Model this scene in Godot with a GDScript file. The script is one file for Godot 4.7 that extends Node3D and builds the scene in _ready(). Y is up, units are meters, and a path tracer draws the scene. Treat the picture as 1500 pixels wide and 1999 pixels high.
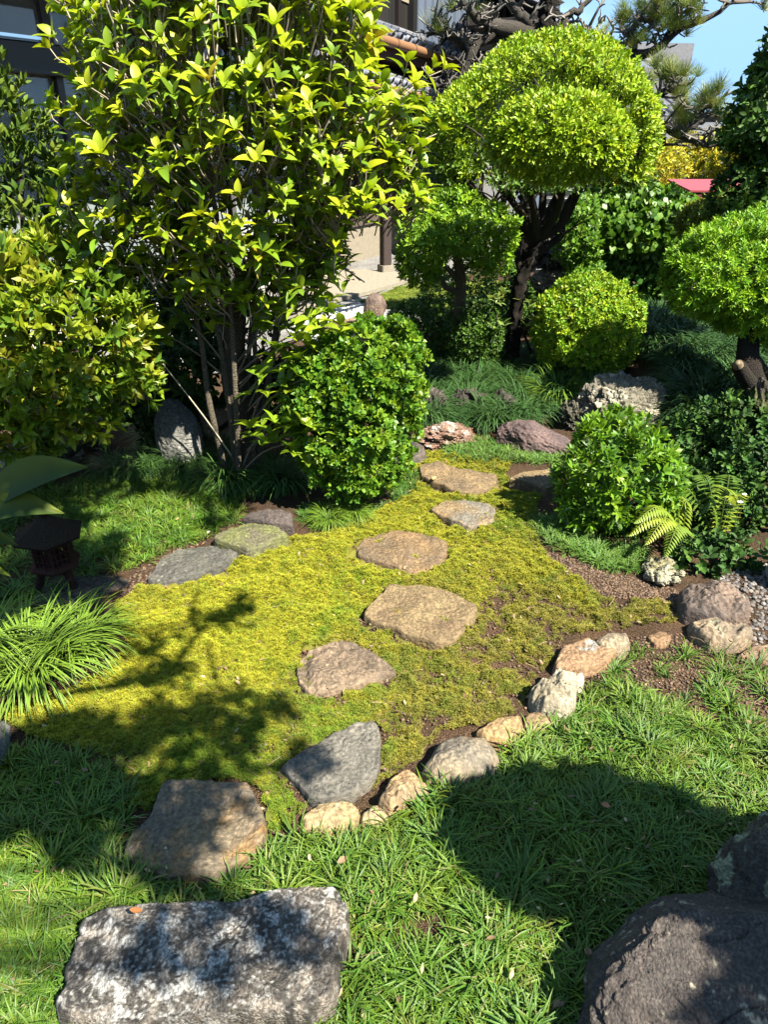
extends Node3D

# ---------------------------------------------------------------- helpers
class MB:
	var v := PackedVector3Array()
	var n := PackedVector3Array()
	var c := PackedColorArray()
	var ix := PackedInt32Array()

	func vert(p: Vector3, nn: Vector3, col: Color) -> int:
		v.append(p)
		n.append(nn)
		c.append(col)
		return v.size() - 1

	func tri(a: int, b: int, d: int) -> void:
		ix.append(a)
		ix.append(b)
		ix.append(d)

	func quad(a: Vector3, b: Vector3, d: Vector3, e: Vector3, col: Color) -> void:
		# a b d e run clockwise seen from the front
		var nn := (e - a).cross(b - a).normalized()
		var k := vert(a, nn, col)
		vert(b, nn, col)
		vert(d, nn, col)
		vert(e, nn, col)
		tri(k, k + 1, k + 2)
		tri(k, k + 2, k + 3)

	func box(x: Transform3D, s: Vector3, col: Color) -> void:
		var h := s * 0.5
		var p := []
		for k in 8:
			p.append(x * Vector3(h.x * (1 if k & 1 else -1), h.y * (1 if k & 2 else -1), h.z * (1 if k & 4 else -1)))
		quad(p[0], p[1], p[3], p[2], col)
		quad(p[5], p[4], p[6], p[7], col)
		quad(p[4], p[0], p[2], p[6], col)
		quad(p[1], p[5], p[7], p[3], col)
		quad(p[2], p[3], p[7], p[6], col)
		quad(p[4], p[5], p[1], p[0], col)

	# box with chamfered long edges
	func bbox(x: Transform3D, s: Vector3, b: float, col: Color) -> void:
		# cross-section in x/y chamfered, extruded along z
		var hx := s.x * 0.5
		var hy := s.y * 0.5
		var hz := s.z * 0.5
		var pr := [Vector2(-hx + b, -hy), Vector2(hx - b, -hy), Vector2(hx, -hy + b), Vector2(hx, hy - b), Vector2(hx - b, hy), Vector2(-hx + b, hy), Vector2(-hx, hy - b), Vector2(-hx, -hy + b)]
		for k in 8:
			var a: Vector2 = pr[k]
			var d: Vector2 = pr[(k + 1) % 8]
			quad(x * Vector3(d.x, d.y, hz), x * Vector3(d.x, d.y, -hz), x * Vector3(a.x, a.y, -hz), x * Vector3(a.x, a.y, hz), col)
		for e in [-1.0, 1.0]:
			var nn: Vector3 = (x.basis * Vector3(0, 0, e)).normalized()
			var k0 := v.size()
			for k in 8:
				vert(x * Vector3(pr[k].x, pr[k].y, hz * e), nn, col)
			for k in range(1, 7):
				if e > 0:
					tri(k0, k0 + k + 1, k0 + k)
				else:
					tri(k0, k0 + k, k0 + k + 1)

	func tube(pts: PackedVector3Array, rad: PackedFloat32Array, sides: int, col: Color, col2: Color, bump := 0.0, nz: FastNoiseLite = null) -> void:
		var m := pts.size()
		var up := Vector3(0.31, 0.2, 0.93).normalized()
		var k0 := v.size()
		for k in m:
			var t := (pts[mini(k + 1, m - 1)] - pts[maxi(k - 1, 0)]).normalized()
			var s := up.cross(t)
			if s.length() < 0.05:
				s = Vector3(1, 0, 0).cross(t)
			s = s.normalized()
			up = t.cross(s).normalized()
			for j in sides:
				var a := TAU * j / sides
				var d := s * cos(a) + up * sin(a)
				var r := rad[k]
				var f := float(k) / maxf(1.0, m - 1)
				var cc := col.lerp(col2, f)
				if nz:
					var q := nz.get_noise_3dv(pts[k] + d * r)
					r *= 1.0 + bump * q
					cc = cc * (1.0 + 0.9 * q)
					cc.a = 1.0
				vert(pts[k] + d * r, d, cc)
		for k in m - 1:
			for j in sides:
				var a := k0 + k * sides + j
				var b := k0 + k * sides + (j + 1) % sides
				tri(a, a + sides, b)
				tri(b, a + sides, b + sides)
		var e := vert(pts[m - 1] + (pts[m - 1] - pts[m - 2]).normalized() * rad[m - 1] * 0.4, (pts[m - 1] - pts[m - 2]).normalized(), col2)
		for j in sides:
			tri(e, k0 + (m - 1) * sides + (j + 1) % sides, k0 + (m - 1) * sides + j)

	# grass blade: arching strip, folded a little along its middle
	func blade(base: Vector3, out: Vector3, lift: float, length: float, width: float, droop: float, segs: int, c0: Color, c1: Color) -> void:
		var o := Vector3(out.x, 0, out.z).normalized()
		var side := o.cross(Vector3.UP).normalized()
		var p := base
		var ang := lift
		var k0 := v.size()
		for k in segs + 1:
			var t := float(k) / segs
			var w := width * (0.55 + 0.9 * t if t < 0.5 else 1.0) * (1.0 if t < 0.6 else (1.0 - t) / 0.4)
			var dir := o * cos(ang) + Vector3.UP * sin(ang)
			var nn := (-o * sin(ang) + Vector3.UP * cos(ang)).normalized()
			var cc := c0.lerp(c1, t)
			if k == segs:
				vert(p, nn, cc)
			else:
				vert(p - side * w * 0.5 + nn * w * 0.14, (nn + side * 0.45).normalized(), cc)
				vert(p + side * w * 0.5 + nn * w * 0.14, (nn - side * 0.45).normalized(), cc)
			p += dir * length / segs
			ang -= droop / segs
		for k in segs:
			var a := k0 + k * 2
			if k == segs - 1:
				tri(a, a + 2, a + 1)
			else:
				tri(a, a + 2, a + 1)
				tri(a + 1, a + 2, a + 3)

	# leaf lying along +z of x, its face up +y; folded along the midrib and curled down at its tip
	func leaf(x: Transform3D, length: float, width: float, fold: float, curl: float, segs: int, shape: float, c0: Color, c1: Color) -> void:
		var k0 := v.size()
		for k in segs + 1:
			var t := float(k) / segs
			var w := width * 0.5 * pow(sin(PI * pow(t, shape)), 0.8)
			if k == 0:
				w = width * 0.05
			if k == segs:
				w = width * 0.01
			var a := curl * t * t
			var z := length * t * (1.0 - 0.25 * absf(curl) * t)
			var y := -length * a * 0.55
			var nn := Vector3(0, 1, a * 1.1).normalized()
			var cc := c0.lerp(c1, t)
			vert(x * Vector3(-w, y + w * fold, z), x.basis * (nn + Vector3(fold * 0.7, 0, 0)).normalized(), cc)
			vert(x * Vector3(0, y, z), x.basis * nn, cc * 1.12)
			vert(x * Vector3(w, y + w * fold, z), x.basis * (nn - Vector3(fold * 0.7, 0, 0)).normalized(), cc)
		for k in segs:
			var a := k0 + k * 3
			tri(a, a + 1, a + 3)
			tri(a + 1, a + 4, a + 3)
			tri(a + 1, a + 2, a + 4)
			tri(a + 2, a + 5, a + 4)

	func smooth() -> void:
		n.fill(Vector3.ZERO)
		for t in range(0, ix.size(), 3):
			var q := (v[ix[t + 2]] - v[ix[t]]).cross(v[ix[t + 1]] - v[ix[t]])
			n[ix[t]] += q
			n[ix[t + 1]] += q
			n[ix[t + 2]] += q
		for k in n.size():
			n[k] = n[k].normalized()

	func mesh() -> ArrayMesh:
		var a := []
		a.resize(Mesh.ARRAY_MAX)
		a[Mesh.ARRAY_VERTEX] = v
		a[Mesh.ARRAY_NORMAL] = n
		a[Mesh.ARRAY_COLOR] = c
		a[Mesh.ARRAY_INDEX] = ix
		var m := ArrayMesh.new()
		m.add_surface_from_arrays(Mesh.PRIMITIVE_TRIANGLES, a)
		return m


class Fol:      # instances gathered for one MultiMesh
	var t: Array[Transform3D] = []
	var c := PackedColorArray()
	func add(x: Transform3D, col: Color) -> void:
		t.append(x)
		c.append(col)


var rng := RandomNumberGenerator.new()
var nz := FastNoiseLite.new()       # general noise, features about 1 unit: scale the position
var nf := FastNoiseLite.new()       # fractal
var nb := FastNoiseLite.new()       # bark plates
var used := {}
var M := {}

func ra(a: float, b: float) -> float:
	return rng.randf_range(a, b)

func col(r: float, g: float, b: float) -> Color:
	return Color(r, g, b)

func vary(c: Color, amt: float) -> Color:
	var k := 1.0 + ra(-amt, amt)
	return Color(c.r * k * (1.0 + ra(-amt, amt) * 0.4), c.g * k, c.b * k * (1.0 + ra(-amt, amt) * 0.4))

func rdir() -> Vector3:
	var z := ra(-1, 1)
	var a := ra(0, TAU)
	var s := sqrt(1.0 - z * z)
	return Vector3(s * cos(a), z, s * sin(a))

func numbered(nm: String) -> String:
	var k: int = used.get(nm, 0)
	used[nm] = k + 1
	return nm if k == 0 else "%s_%03d" % [nm, k]

func tag(o: Node3D, label: String, category: String, group := "", kind := "") -> Node3D:
	if label:
		o.set_meta("label", label)
	if category:
		o.set_meta("category", category)
	if group:
		o.set_meta("group", group)
	if kind:
		o.set_meta("kind", kind)
	return o

func thing(nm: String, label: String, category: String, at := Vector3.ZERO, group := "") -> Node3D:
	var o := Node3D.new()
	o.name = numbered(nm)
	o.position = at
	add_child(o)
	tag(o, label, category, group)
	return o

func put(nm: String, mesh: Mesh, mat: Material, parent: Node = null) -> MeshInstance3D:
	var o := MeshInstance3D.new()
	o.mesh = mesh
	o.material_override = mat
	if parent == null:
		o.name = numbered(nm)
		add_child(o)
	else:
		o.name = nm
		parent.add_child(o, true)
	return o

func lay(nm: String, f: Fol, mesh: Mesh, mat: Material, parent: Node = null) -> MultiMeshInstance3D:
	var mm := MultiMesh.new()
	mm.transform_format = MultiMesh.TRANSFORM_3D
	mm.use_colors = true
	mm.mesh = mesh
	mm.instance_count = f.t.size()
	for i in f.t.size():
		mm.set_instance_transform(i, f.t[i])
		mm.set_instance_color(i, f.c[i])
	var o := MultiMeshInstance3D.new()
	o.multimesh = mm
	o.material_override = mat
	o.set_meta("kind", "stuff")
	if parent == null:
		o.name = numbered(nm)
		add_child(o)
	else:
		o.name = nm
		parent.add_child(o, true)
	return o

# splits the copies among several variants of a mesh
func lay_mix(nm: String, f: Fol, meshes: Array, mat: Material, parent: Node) -> void:
	var fs := []
	for m in meshes:
		fs.append(Fol.new())
	for i in f.t.size():
		fs[i % meshes.size()].add(f.t[i], f.c[i])
	for k in meshes.size():
		if fs[k].t.size():
			lay(nm, fs[k], meshes[k], mat, parent)

func mat_plain(c: Color, rough: float, spec := 0.5) -> StandardMaterial3D:
	var m := StandardMaterial3D.new()
	m.albedo_color = c.linear_to_srgb()
	m.roughness = rough
	m.metallic_specular = spec
	return m

func mat_vc(rough: float, spec := 0.5, back := 0.0, tex: Texture2D = null, texscale := 1.0, bump: Texture2D = null, bumpcm := 0.0) -> StandardMaterial3D:
	var m := StandardMaterial3D.new()
	m.vertex_color_use_as_albedo = true
	m.roughness = rough
	m.metallic_specular = spec
	m.cull_mode = BaseMaterial3D.CULL_DISABLED
	if back > 0.0:
		m.backlight_enabled = true
		m.backlight = Color(back, back, back * 0.55).linear_to_srgb()
	if tex or bump:
		m.uv1_triplanar = true
		m.uv1_world_triplanar = true
		m.uv1_scale = Vector3.ONE * texscale
	if tex:
		m.albedo_texture = tex
	if bump:
		m.heightmap_enabled = true
		m.heightmap_texture = bump
		m.heightmap_scale = bumpcm
	return m

# tileable grey texture: fractal noise plus fine grain, between lo and hi (sRGB values)
func tex_grain(size: int, freq: float, oct: int, seed_: int, lo: float, hi: float, contrast := 1.0, kind := FastNoiseLite.TYPE_SIMPLEX_SMOOTH) -> ImageTexture:
	var f := FastNoiseLite.new()
	f.seed = seed_
	f.noise_type = kind
	f.frequency = freq
	f.fractal_octaves = oct
	f.fractal_gain = 0.6
	var im: Image = f.get_seamless_image(size, size)
	im.convert(Image.FORMAT_RGB8)
	var d := im.get_data()
	for i in d.size():
		var x := d[i] / 255.0
		x = clampf((x - 0.5) * contrast + 0.5, 0.0, 1.0)
		d[i] = int(255.0 * (lo + (hi - lo) * x))
	return ImageTexture.create_from_image(Image.create_from_data(size, size, false, Image.FORMAT_RGB8, d))

func inpoly(p: Vector2, poly: PackedVector2Array) -> bool:
	return Geometry2D.is_point_in_polygon(p, poly)

func edge_dist(p: Vector2, poly: PackedVector2Array) -> float:
	var best := 1e9
	for k in poly.size():
		var q := Geometry2D.get_closest_point_to_segment(p, poly[k], poly[(k + 1) % poly.size()])
		best = minf(best, q.distance_to(p))
	return best

func bounds(poly: PackedVector2Array) -> Rect2:
	var r := Rect2(poly[0], Vector2.ZERO)
	for p in poly:
		r = r.expand(p)
	return r

# height of the ground
func gh(x: float, z: float) -> float:
	var h := 0.018 * nz.get_noise_2d(x * 2.3, z * 2.3) + 0.007 * nz.get_noise_2d(x * 9.0 + 40.0, z * 9.0)
	var d := Vector2(x - 2.3, (z + 5.6) * 0.8).length()
	h += 0.32 * exp(-d * d / 0.9)
	return h

func basis_to(up: Vector3, turn: float) -> Basis:
	var s := up.cross(Vector3(0.13, 0.3, 0.95))
	if s.length() < 0.05:
		s = up.cross(Vector3(1, 0, 0))
	s = s.normalized()
	return Basis(s, up, s.cross(up).normalized()).rotated(up, turn)

func curve(pts: Array, n: int) -> PackedVector3Array:
	# Catmull-Rom through the points
	var out := PackedVector3Array()
	var m := pts.size()
	for k in n + 1:
		var t := float(k) / n * (m - 1)
		var i := mini(int(t), m - 2)
		var a: Vector3 = pts[maxi(i - 1, 0)]
		var b: Vector3 = pts[i]
		var c: Vector3 = pts[i + 1]
		var d: Vector3 = pts[mini(i + 2, m - 1)]
		out.append(b.cubic_interpolate(c, a, d, t - i))
	return out

func taper(n: int, r0: float, r1: float) -> PackedFloat32Array:
	var out := PackedFloat32Array()
	for k in n + 1:
		out.append(lerpf(r0, r1, float(k) / n))
	return out

# ---------------------------------------------------------------- rocks
# o: height, col, col2 (dark), spot (lichen), spot_at (noise threshold), dome, rough, tilt (Vector2 slope), n, rings, edge
func outline_rock(nm: String, label: String, poly: PackedVector2Array, mat: Material, o: Dictionary, group := "") -> MeshInstance3D:
	var h: float = o.get("h", 0.03)
	var n: int = o.get("n", 72)
	var rings: int = o.get("rings", 16)
	var sd: float = o.get("seed", float(used.size() * 7 + poly.size()))
	var rough: float = o.get("rough", 0.006)
	var dome: float = o.get("dome", 0.15)
	var edge: float = o.get("edge", 0.12)
	var tilt: Vector2 = o.get("tilt", Vector2.ZERO)
	var skew: Vector2 = o.get("skew", Vector2.ZERO)
	var crag: float = o.get("crag", 0.0)
	var ctr := Vector2.ZERO
	for p in poly:
		ctr += p
	ctr /= poly.size()
	var base := gh(ctr.x, ctr.y)
	var m := poly.size()
	var ol: Array[Vector2] = []
	for k in n:
		var t := float(k) / n * m
		var i := int(t)
		var q := poly[i % m].cubic_interpolate(poly[(i + 1) % m], poly[(i + m - 1) % m], poly[(i + 2) % m], t - i)
		q = q.lerp(poly[i % m].lerp(poly[(i + 1) % m], t - i), o.get("angular", 0.7))
		var d := q - ctr
		var jit := 0.045 * nz.get_noise_3d(d.x * 9.0, sd, d.y * 9.0) + 0.02 * nz.get_noise_3d(d.x * 34.0, sd, d.y * 34.0)
		ol.append(d * (1.0 + jit))
	var b := MB.new()
	var rs := []
	for k in rings:
		rs.append([(1.0 - edge) * pow(float(k + 1) / rings, 0.9), 0.0])
	for k in 5:
		var a := PI / 2 * (k + 1) / 5.0
		rs.append([1.0 - edge + edge * sin(a), 1.0 - cos(a)])
	rs.append([1.02, 1.6])
	rs.append([1.03, 2.6])
	var warm := Color(1.30, 1.26, 1.20)
	var c0: Color = o.get("col", Color(0.12, 0.09, 0.05)) * warm
	var c1: Color = o.get("col2", c0 * 0.6) * warm
	var c2: Color = o.get("spot", c0 * 1.4)
	var sw: float = o.get("spot_w", 0.12)
	var st: float = o.get("spot_at", 0.45)
	var sf: float = o.get("spot_f", 30.0)
	var edge_h := minf(h, 0.05)
	var mk := func(off: Vector2, r: float, down: float) -> int:
		var y := h * (1.0 - dome * r * r) + tilt.dot(off)
		var e := Vector3(ctr.x + off.x, 0, ctr.y + off.y)
		var q := nz.get_noise_3d(e.x * 6.0, sd, e.z * 6.0)
		y += rough * (1.6 * q + 0.8 * nz.get_noise_3d(e.x * 19.0, sd + 3.0, e.z * 19.0) + 0.5 * nz.get_noise_3d(e.x * 60.0, sd, e.z * 60.0))
		if crag > 0.0:
			y -= crag * maxf(0.0, 0.6 - 4.0 * absf(nz.get_noise_3d(e.x * 2.6, sd + 9.0, e.z * 2.6)))
		y -= down * (edge_h if down <= 1.0 else edge_h + (h - edge_h + 0.05) * (down - 1.0) * 0.7)
		e.y = base + y
		var g := nf.get_noise_3d(e.x * 5.0, e.y * 5.0 + sd, e.z * 5.0)
		var cc := c0.lerp(c1, clampf(0.5 + 1.1 * g, 0.0, 1.0))
		var s := nf.get_noise_3d(e.x * sf, e.y * sf + sd * 1.7, e.z * sf)
		var s2 := nz.get_noise_3d(e.x * 3.0, sd + 20.0, e.z * 3.0)
		cc = cc.lerp(c2, smoothstep(st, st + sw, s + 0.25 * s2))
		if o.has("fleck"):
			cc = cc.lerp(c2, 0.6 * smoothstep(0.25, 0.5, nz.get_noise_3d(e.x * 75.0, e.y * 75.0, e.z * 75.0) + 0.3 * s2))
			cc = cc.lerp(c0 * 2.6, 0.6 * smoothstep(0.1, 0.6, nz.get_noise_3d(e.x * 22.0 + 5.0, sd, e.z * 22.0)))
		cc = cc * (1.0 + 0.35 * nz.get_noise_3d(e.x * 90.0, e.y * 90.0, e.z * 90.0))
		return b.vert(e, Vector3.UP, Color(cc.r, cc.g, cc.b))
	mk.call(Vector2.ZERO, 0.0, 0.0)
	for k in rs.size():
		var lastr: float = rs[k][0]
		for j in n:
			mk.call(ol[j] * lastr + skew * maxf(0.0, rs[k][1] - 1.0), minf(lastr, 1.0), rs[k][1])
	for j in n:
		b.tri(0, 1 + (j + 1) % n, 1 + j)
	for k in rs.size() - 1:
		for j in n:
			var a := 1 + k * n + j
			var d := 1 + k * n + (j + 1) % n
			b.tri(a, d, a + n)
			b.tri(d, d + n, a + n)
	# the outline may run either way round
	var area := 0.0
	for k in m:
		area += poly[k].cross(poly[(k + 1) % m])
	if area > 0.0:
		for t in range(0, b.ix.size(), 3):
			var w := b.ix[t + 1]
			b.ix[t + 1] = b.ix[t + 2]
			b.ix[t + 2] = w
	b.smooth()
	for k in b.v.size():
		b.v[k] -= Vector3(ctr.x, base, ctr.y)
	var r := put(nm, b.mesh(), mat)
	r.position = Vector3(ctr.x, base, ctr.y)
	tag(r, label, o.get("cat", "stone"), group)
	return r

# free-standing rock: faceted by random planes, then roughened
func boulder(nm: String, label: String, at: Vector3, rad: Vector3, turn: float, mat: Material, o: Dictionary, parent: Node = null) -> MeshInstance3D:
	var n: int = o.get("n", 26)
	var sd: float = o.get("seed", float(used.size() * 3))
	var planes: int = o.get("planes", 12)
	var rough: float = o.get("rough", 0.05)
	var strata: float = o.get("strata", 0.0)
	var rr := RandomNumberGenerator.new()
	rr.seed = int(sd * 13.0) + 5
	var pl := []
	for k in planes:
		var d := Vector3(rr.randf_range(-1, 1), rr.randf_range(-0.8, 1), rr.randf_range(-1, 1)).normalized()
		pl.append([d, rr.randf_range(0.62, 0.95)])
	var c0: Color = o.get("col", Color(0.12, 0.1, 0.08))
	var c1: Color = o.get("col2", c0 * 0.5)
	var c2: Color = o.get("spot", c0 * 1.5)
	var st: float = o.get("spot_at", 0.4)
	var sf: float = o.get("spot_f", 14.0)
	var b := MB.new()
	var bs := Basis(Vector3.UP, turn) * Basis.from_scale(rad)
	if o.has("lean"):
		bs = Basis(Vector3(0, 0, 1), o.lean) * bs
	for f in 6:
		var k0 := b.v.size()
		for i in n + 1:
			for j in n + 1:
				var a := tan((float(i) / n - 0.5) * PI / 2)
				var e := tan((float(j) / n - 0.5) * PI / 2)
				var d: Vector3
				match f:
					0: d = Vector3(1, a, e)
					1: d = Vector3(-1, e, a)
					2: d = Vector3(e, 1, a)
					3: d = Vector3(a, -1, e)
					4: d = Vector3(a, e, 1)
					5: d = Vector3(e, a, -1)
				d = d.normalized()
				var r := 1.0
				for q in pl:
					var dt: float = d.dot(q[0])
					if dt > 0.05:
						var x: float = q[1] / dt
						r = minf(r, x) if absf(r - x) > 0.06 else minf(r, x) - 0.015
				var w := d * 1.7 + Vector3(sd, sd * 0.7, 0)
				r *= 1.0 + rough * (1.5 * nz.get_noise_3dv(w * 1.5) + nz.get_noise_3dv(w * 4.0) + 0.5 * nz.get_noise_3dv(w * 11.0) + 0.3 * nz.get_noise_3dv(w * 27.0))
				var p := bs * (d * r)
				if o.has("crack"):
					r -= o.crack * maxf(0.0, 1.0 - 26.0 * absf(nz.get_noise_3dv(d * 0.9 + Vector3(sd, 2.0, 0)) + 0.06 * nz.get_noise_3dv(d * 5.0)))
					p = bs * (d * r)
				if strata > 0.0:
					p += bs.x.normalized() * strata * nz.get_noise_2d(p.y * 28.0 + 3.0 * p.x, sd)
				var wp := p + Vector3(sd, 0, 0)
				var g := nf.get_noise_3dv(wp * 5.0)
				var cc := c0.lerp(c1, clampf(0.5 + 1.2 * g, 0.0, 1.0))
				cc = cc.lerp(c2, smoothstep(st, st + 0.12, nf.get_noise_3dv(wp * sf) + 0.25 * nz.get_noise_3dv(wp * 3.0 + Vector3(9, 0, 0))))
				cc = cc * (1.0 + 0.35 * nz.get_noise_3dv(wp * 70.0))
				b.vert(p, Vector3.UP, Color(cc.r, cc.g, cc.b))
		for i in n:
			for j in n:
				var a := k0 + i * (n + 1) + j
				b.tri(a, a + 1, a + n + 1)
				b.tri(a + 1, a + n + 2, a + n + 1)
	b.smooth()
	# weld normals across the cube's seams
	var acc := {}
	for k in b.v.size():
		var key := Vector3i((b.v[k] * 4000.0).round())
		acc[key] = acc.get(key, Vector3.ZERO) + b.n[k]
	for k in b.v.size():
		b.n[k] = (acc[Vector3i((b.v[k] * 4000.0).round())] as Vector3).normalized()
	var r := put(nm, b.mesh(), mat, parent)
	r.position = at
	if parent == null:
		tag(r, label, o.get("cat", "rock"), o.get("group", ""))
	return r

# ---------------------------------------------------------------- foliage
func sprig(leaves: int, length: float, width: float, open: float, c0: Color, c1: Color, segs := 2, stem := 0.6) -> ArrayMesh:
	var b := MB.new()
	for k in leaves:
		var t := float(k) / leaves
		var az := k * 2.4 + ra(-0.3, 0.3)
		var tilt := lerpf(open, open * 0.35, t) + ra(-0.15, 0.15)
		var up := Vector3(cos(az) * sin(tilt), cos(tilt), sin(az) * sin(tilt))
		var face := (Vector3.UP - up * up.y).normalized() if absf(up.y) < 0.98 else Vector3(1, 0, 0)
		var s := face.cross(up).normalized()
		var x := Transform3D(Basis(s, face, up), Vector3(0, length * stem * t, 0) + up * length * 0.06)
		b.leaf(x, length * lerpf(1.0, 0.62, t) * ra(0.85, 1.1), width * lerpf(1.0, 0.7, t), 0.35, ra(0.15, 0.5), segs, 0.8, c0, c1)
	return b.mesh()

# leaves over the union of ellipsoids; lobes: [centre, radii]
func dome(f: Fol, lobes: Array, count: int, inner: int, size: Vector2, cols: Array, o := {}) -> void:
	var floor_y: float = o.get("floor", -1e9)
	var upness: float = o.get("up", 0.5)
	var jitter: float = o.get("jitter", 0.4)
	var thick: float = o.get("thick", 0.1)
	var ragged: float = o.get("ragged", 0.0)
	var holes: float = o.get("holes", -1.0)
	var holef: float = o.get("hole_f", 4.0)
	var area := 0.0
	var areas := []
	for l in lobes:
		var r: Vector3 = l[1]
		var a := r.x * r.y + r.y * r.z + r.x * r.z
		area += a
		areas.append(a)
	for li in lobes.size():
		var ctr: Vector3 = lobes[li][0]
		var rad: Vector3 = lobes[li][1]
		var n := int(count * areas[li] / area)
		var ni := int(inner * areas[li] / area)
		for k in n + ni:
			var d := rdir()
			var depth := 1.0 - thick * pow(rng.randf(), 2.0) if k < n else pow(rng.randf(), 0.45) * 0.93
			depth += ragged * nz.get_noise_3dv((ctr + d * rad) * 5.0)
			var p := ctr + d * rad * depth
			if p.y < floor_y:
				continue
			var hid := false
			for lj in lobes.size():
				if lj != li:
					var q: Vector3 = (p - lobes[lj][0]) / lobes[lj][1]
					if q.length() < 0.86 and k < n:
						hid = true
						break
			for av in o.get("avoid", []):
				if ((p - (av[0] as Vector3)) / (av[1] as Vector3)).length() < 1.0:
					hid = true
			if hid:
				continue
			if holes > -1.0 and nz.get_noise_3dv(p * holef) < holes:
				continue
			var nn := (d / rad).normalized()
			var up := (nn * (1.0 - upness) + Vector3.UP * upness + rdir() * jitter).normalized()
			var s := ra(size.x, size.y)
			var c: Color = cols[rng.randi() % cols.size()]
			f.add(Transform3D(basis_to(up, ra(0, TAU)).scaled(Vector3.ONE * s), p), vary(c, 0.22))

# ---------------------------------------------------------------- scene
const SUN := Vector3(0.45, 0.77, 0.45)      # towards the sun

func _ready():
	rng.seed = 11
	nz.noise_type = FastNoiseLite.TYPE_SIMPLEX_SMOOTH
	nz.frequency = 1.0
	nz.fractal_type = FastNoiseLite.FRACTAL_NONE
	nz.seed = 3
	nf.noise_type = FastNoiseLite.TYPE_SIMPLEX_SMOOTH
	nf.frequency = 1.0
	nf.fractal_octaves = 4
	nf.seed = 8
	nb.noise_type = FastNoiseLite.TYPE_CELLULAR
	nb.cellular_return_type = FastNoiseLite.RETURN_DISTANCE2_SUB
	nb.frequency = 14.0
	nb.fractal_type = FastNoiseLite.FRACTAL_NONE
	camera_sky_sun()
	materials()
	build_ground()
	build_house()
	build_background()
	build_stones()
	build_moss()
	build_turf()
	build_clumps()
	build_big_shrub()
	build_left_shrub()
	build_clipped()
	build_dome_tree()
	build_pine()
	build_right_side()
	build_small_things()
	build_overhang()

func camera_sky_sun() -> void:
	var cam := Camera3D.new()
	cam.name = "camera"
	cam.position = Vector3(0, 1.6, 0)
	cam.rotation_degrees = Vector3(-27.4, 0, 0)
	cam.fov = 73.03
	cam.far = 300.0
	cam.near = 0.05
	add_child(cam)
	var sky := ProceduralSkyMaterial.new()
	sky.sky_top_color = Color(0.095, 0.165, 0.275).linear_to_srgb()
	sky.sky_horizon_color = Color(0.085, 0.150, 0.225).linear_to_srgb()
	sky.sky_curve = 0.15
	sky.ground_horizon_color = Color(0.12, 0.12, 0.10).linear_to_srgb()
	sky.ground_bottom_color = Color(0.06, 0.06, 0.04).linear_to_srgb()
	sky.sun_angle_max = 1.0
	sky.sky_cover = clouds()
	sky.sky_cover_modulate = Color(1, 1, 1, 1)
	var env := Environment.new()
	env.background_mode = Environment.BG_SKY
	env.sky = Sky.new()
	env.sky.sky_material = sky
	env.tonemap_mode = Environment.TONE_MAPPER_LINEAR
	env.tonemap_exposure = 5.4
	env.sdfgi_enabled = true
	env.ssao_enabled = true
	env.ssil_enabled = true
	var we := WorldEnvironment.new()
	we.name = "world"
	we.environment = env
	add_child(we)
	var sun := DirectionalLight3D.new()
	sun.name = "sun"
	sun.light_energy = 1.6
	sun.light_color = Color(1.0, 0.965, 0.905)
	sun.light_angular_distance = 0.5
	sun.shadow_enabled = true
	add_child(sun)
	sun.look_at_from_position(SUN * 10.0, Vector3.ZERO)

func clouds() -> ImageTexture:
	var w := 1024
	var h := 512
	var im := Image.create_empty(w, h, false, Image.FORMAT_RGBA8)
	for y in h / 2:
		var el := (0.5 - (y + 0.5) / h) * PI
		for x in w:
			var az := (x + 0.5) / w * TAU
			var d := Vector3(cos(az) * cos(el), sin(el) * 2.6, sin(az) * cos(el))
			var q := nf.get_noise_3dv(d * 2.6 + Vector3(4.1, 0, 2.2)) + 0.35 * nf.get_noise_3dv(d * 9.0)
			var a := smoothstep(-0.05, 0.55, q) * 0.7
			im.set_pixel(x, y, Color(0.30, 0.30, 0.29, a))
	return ImageTexture.create_from_image(im)

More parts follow.
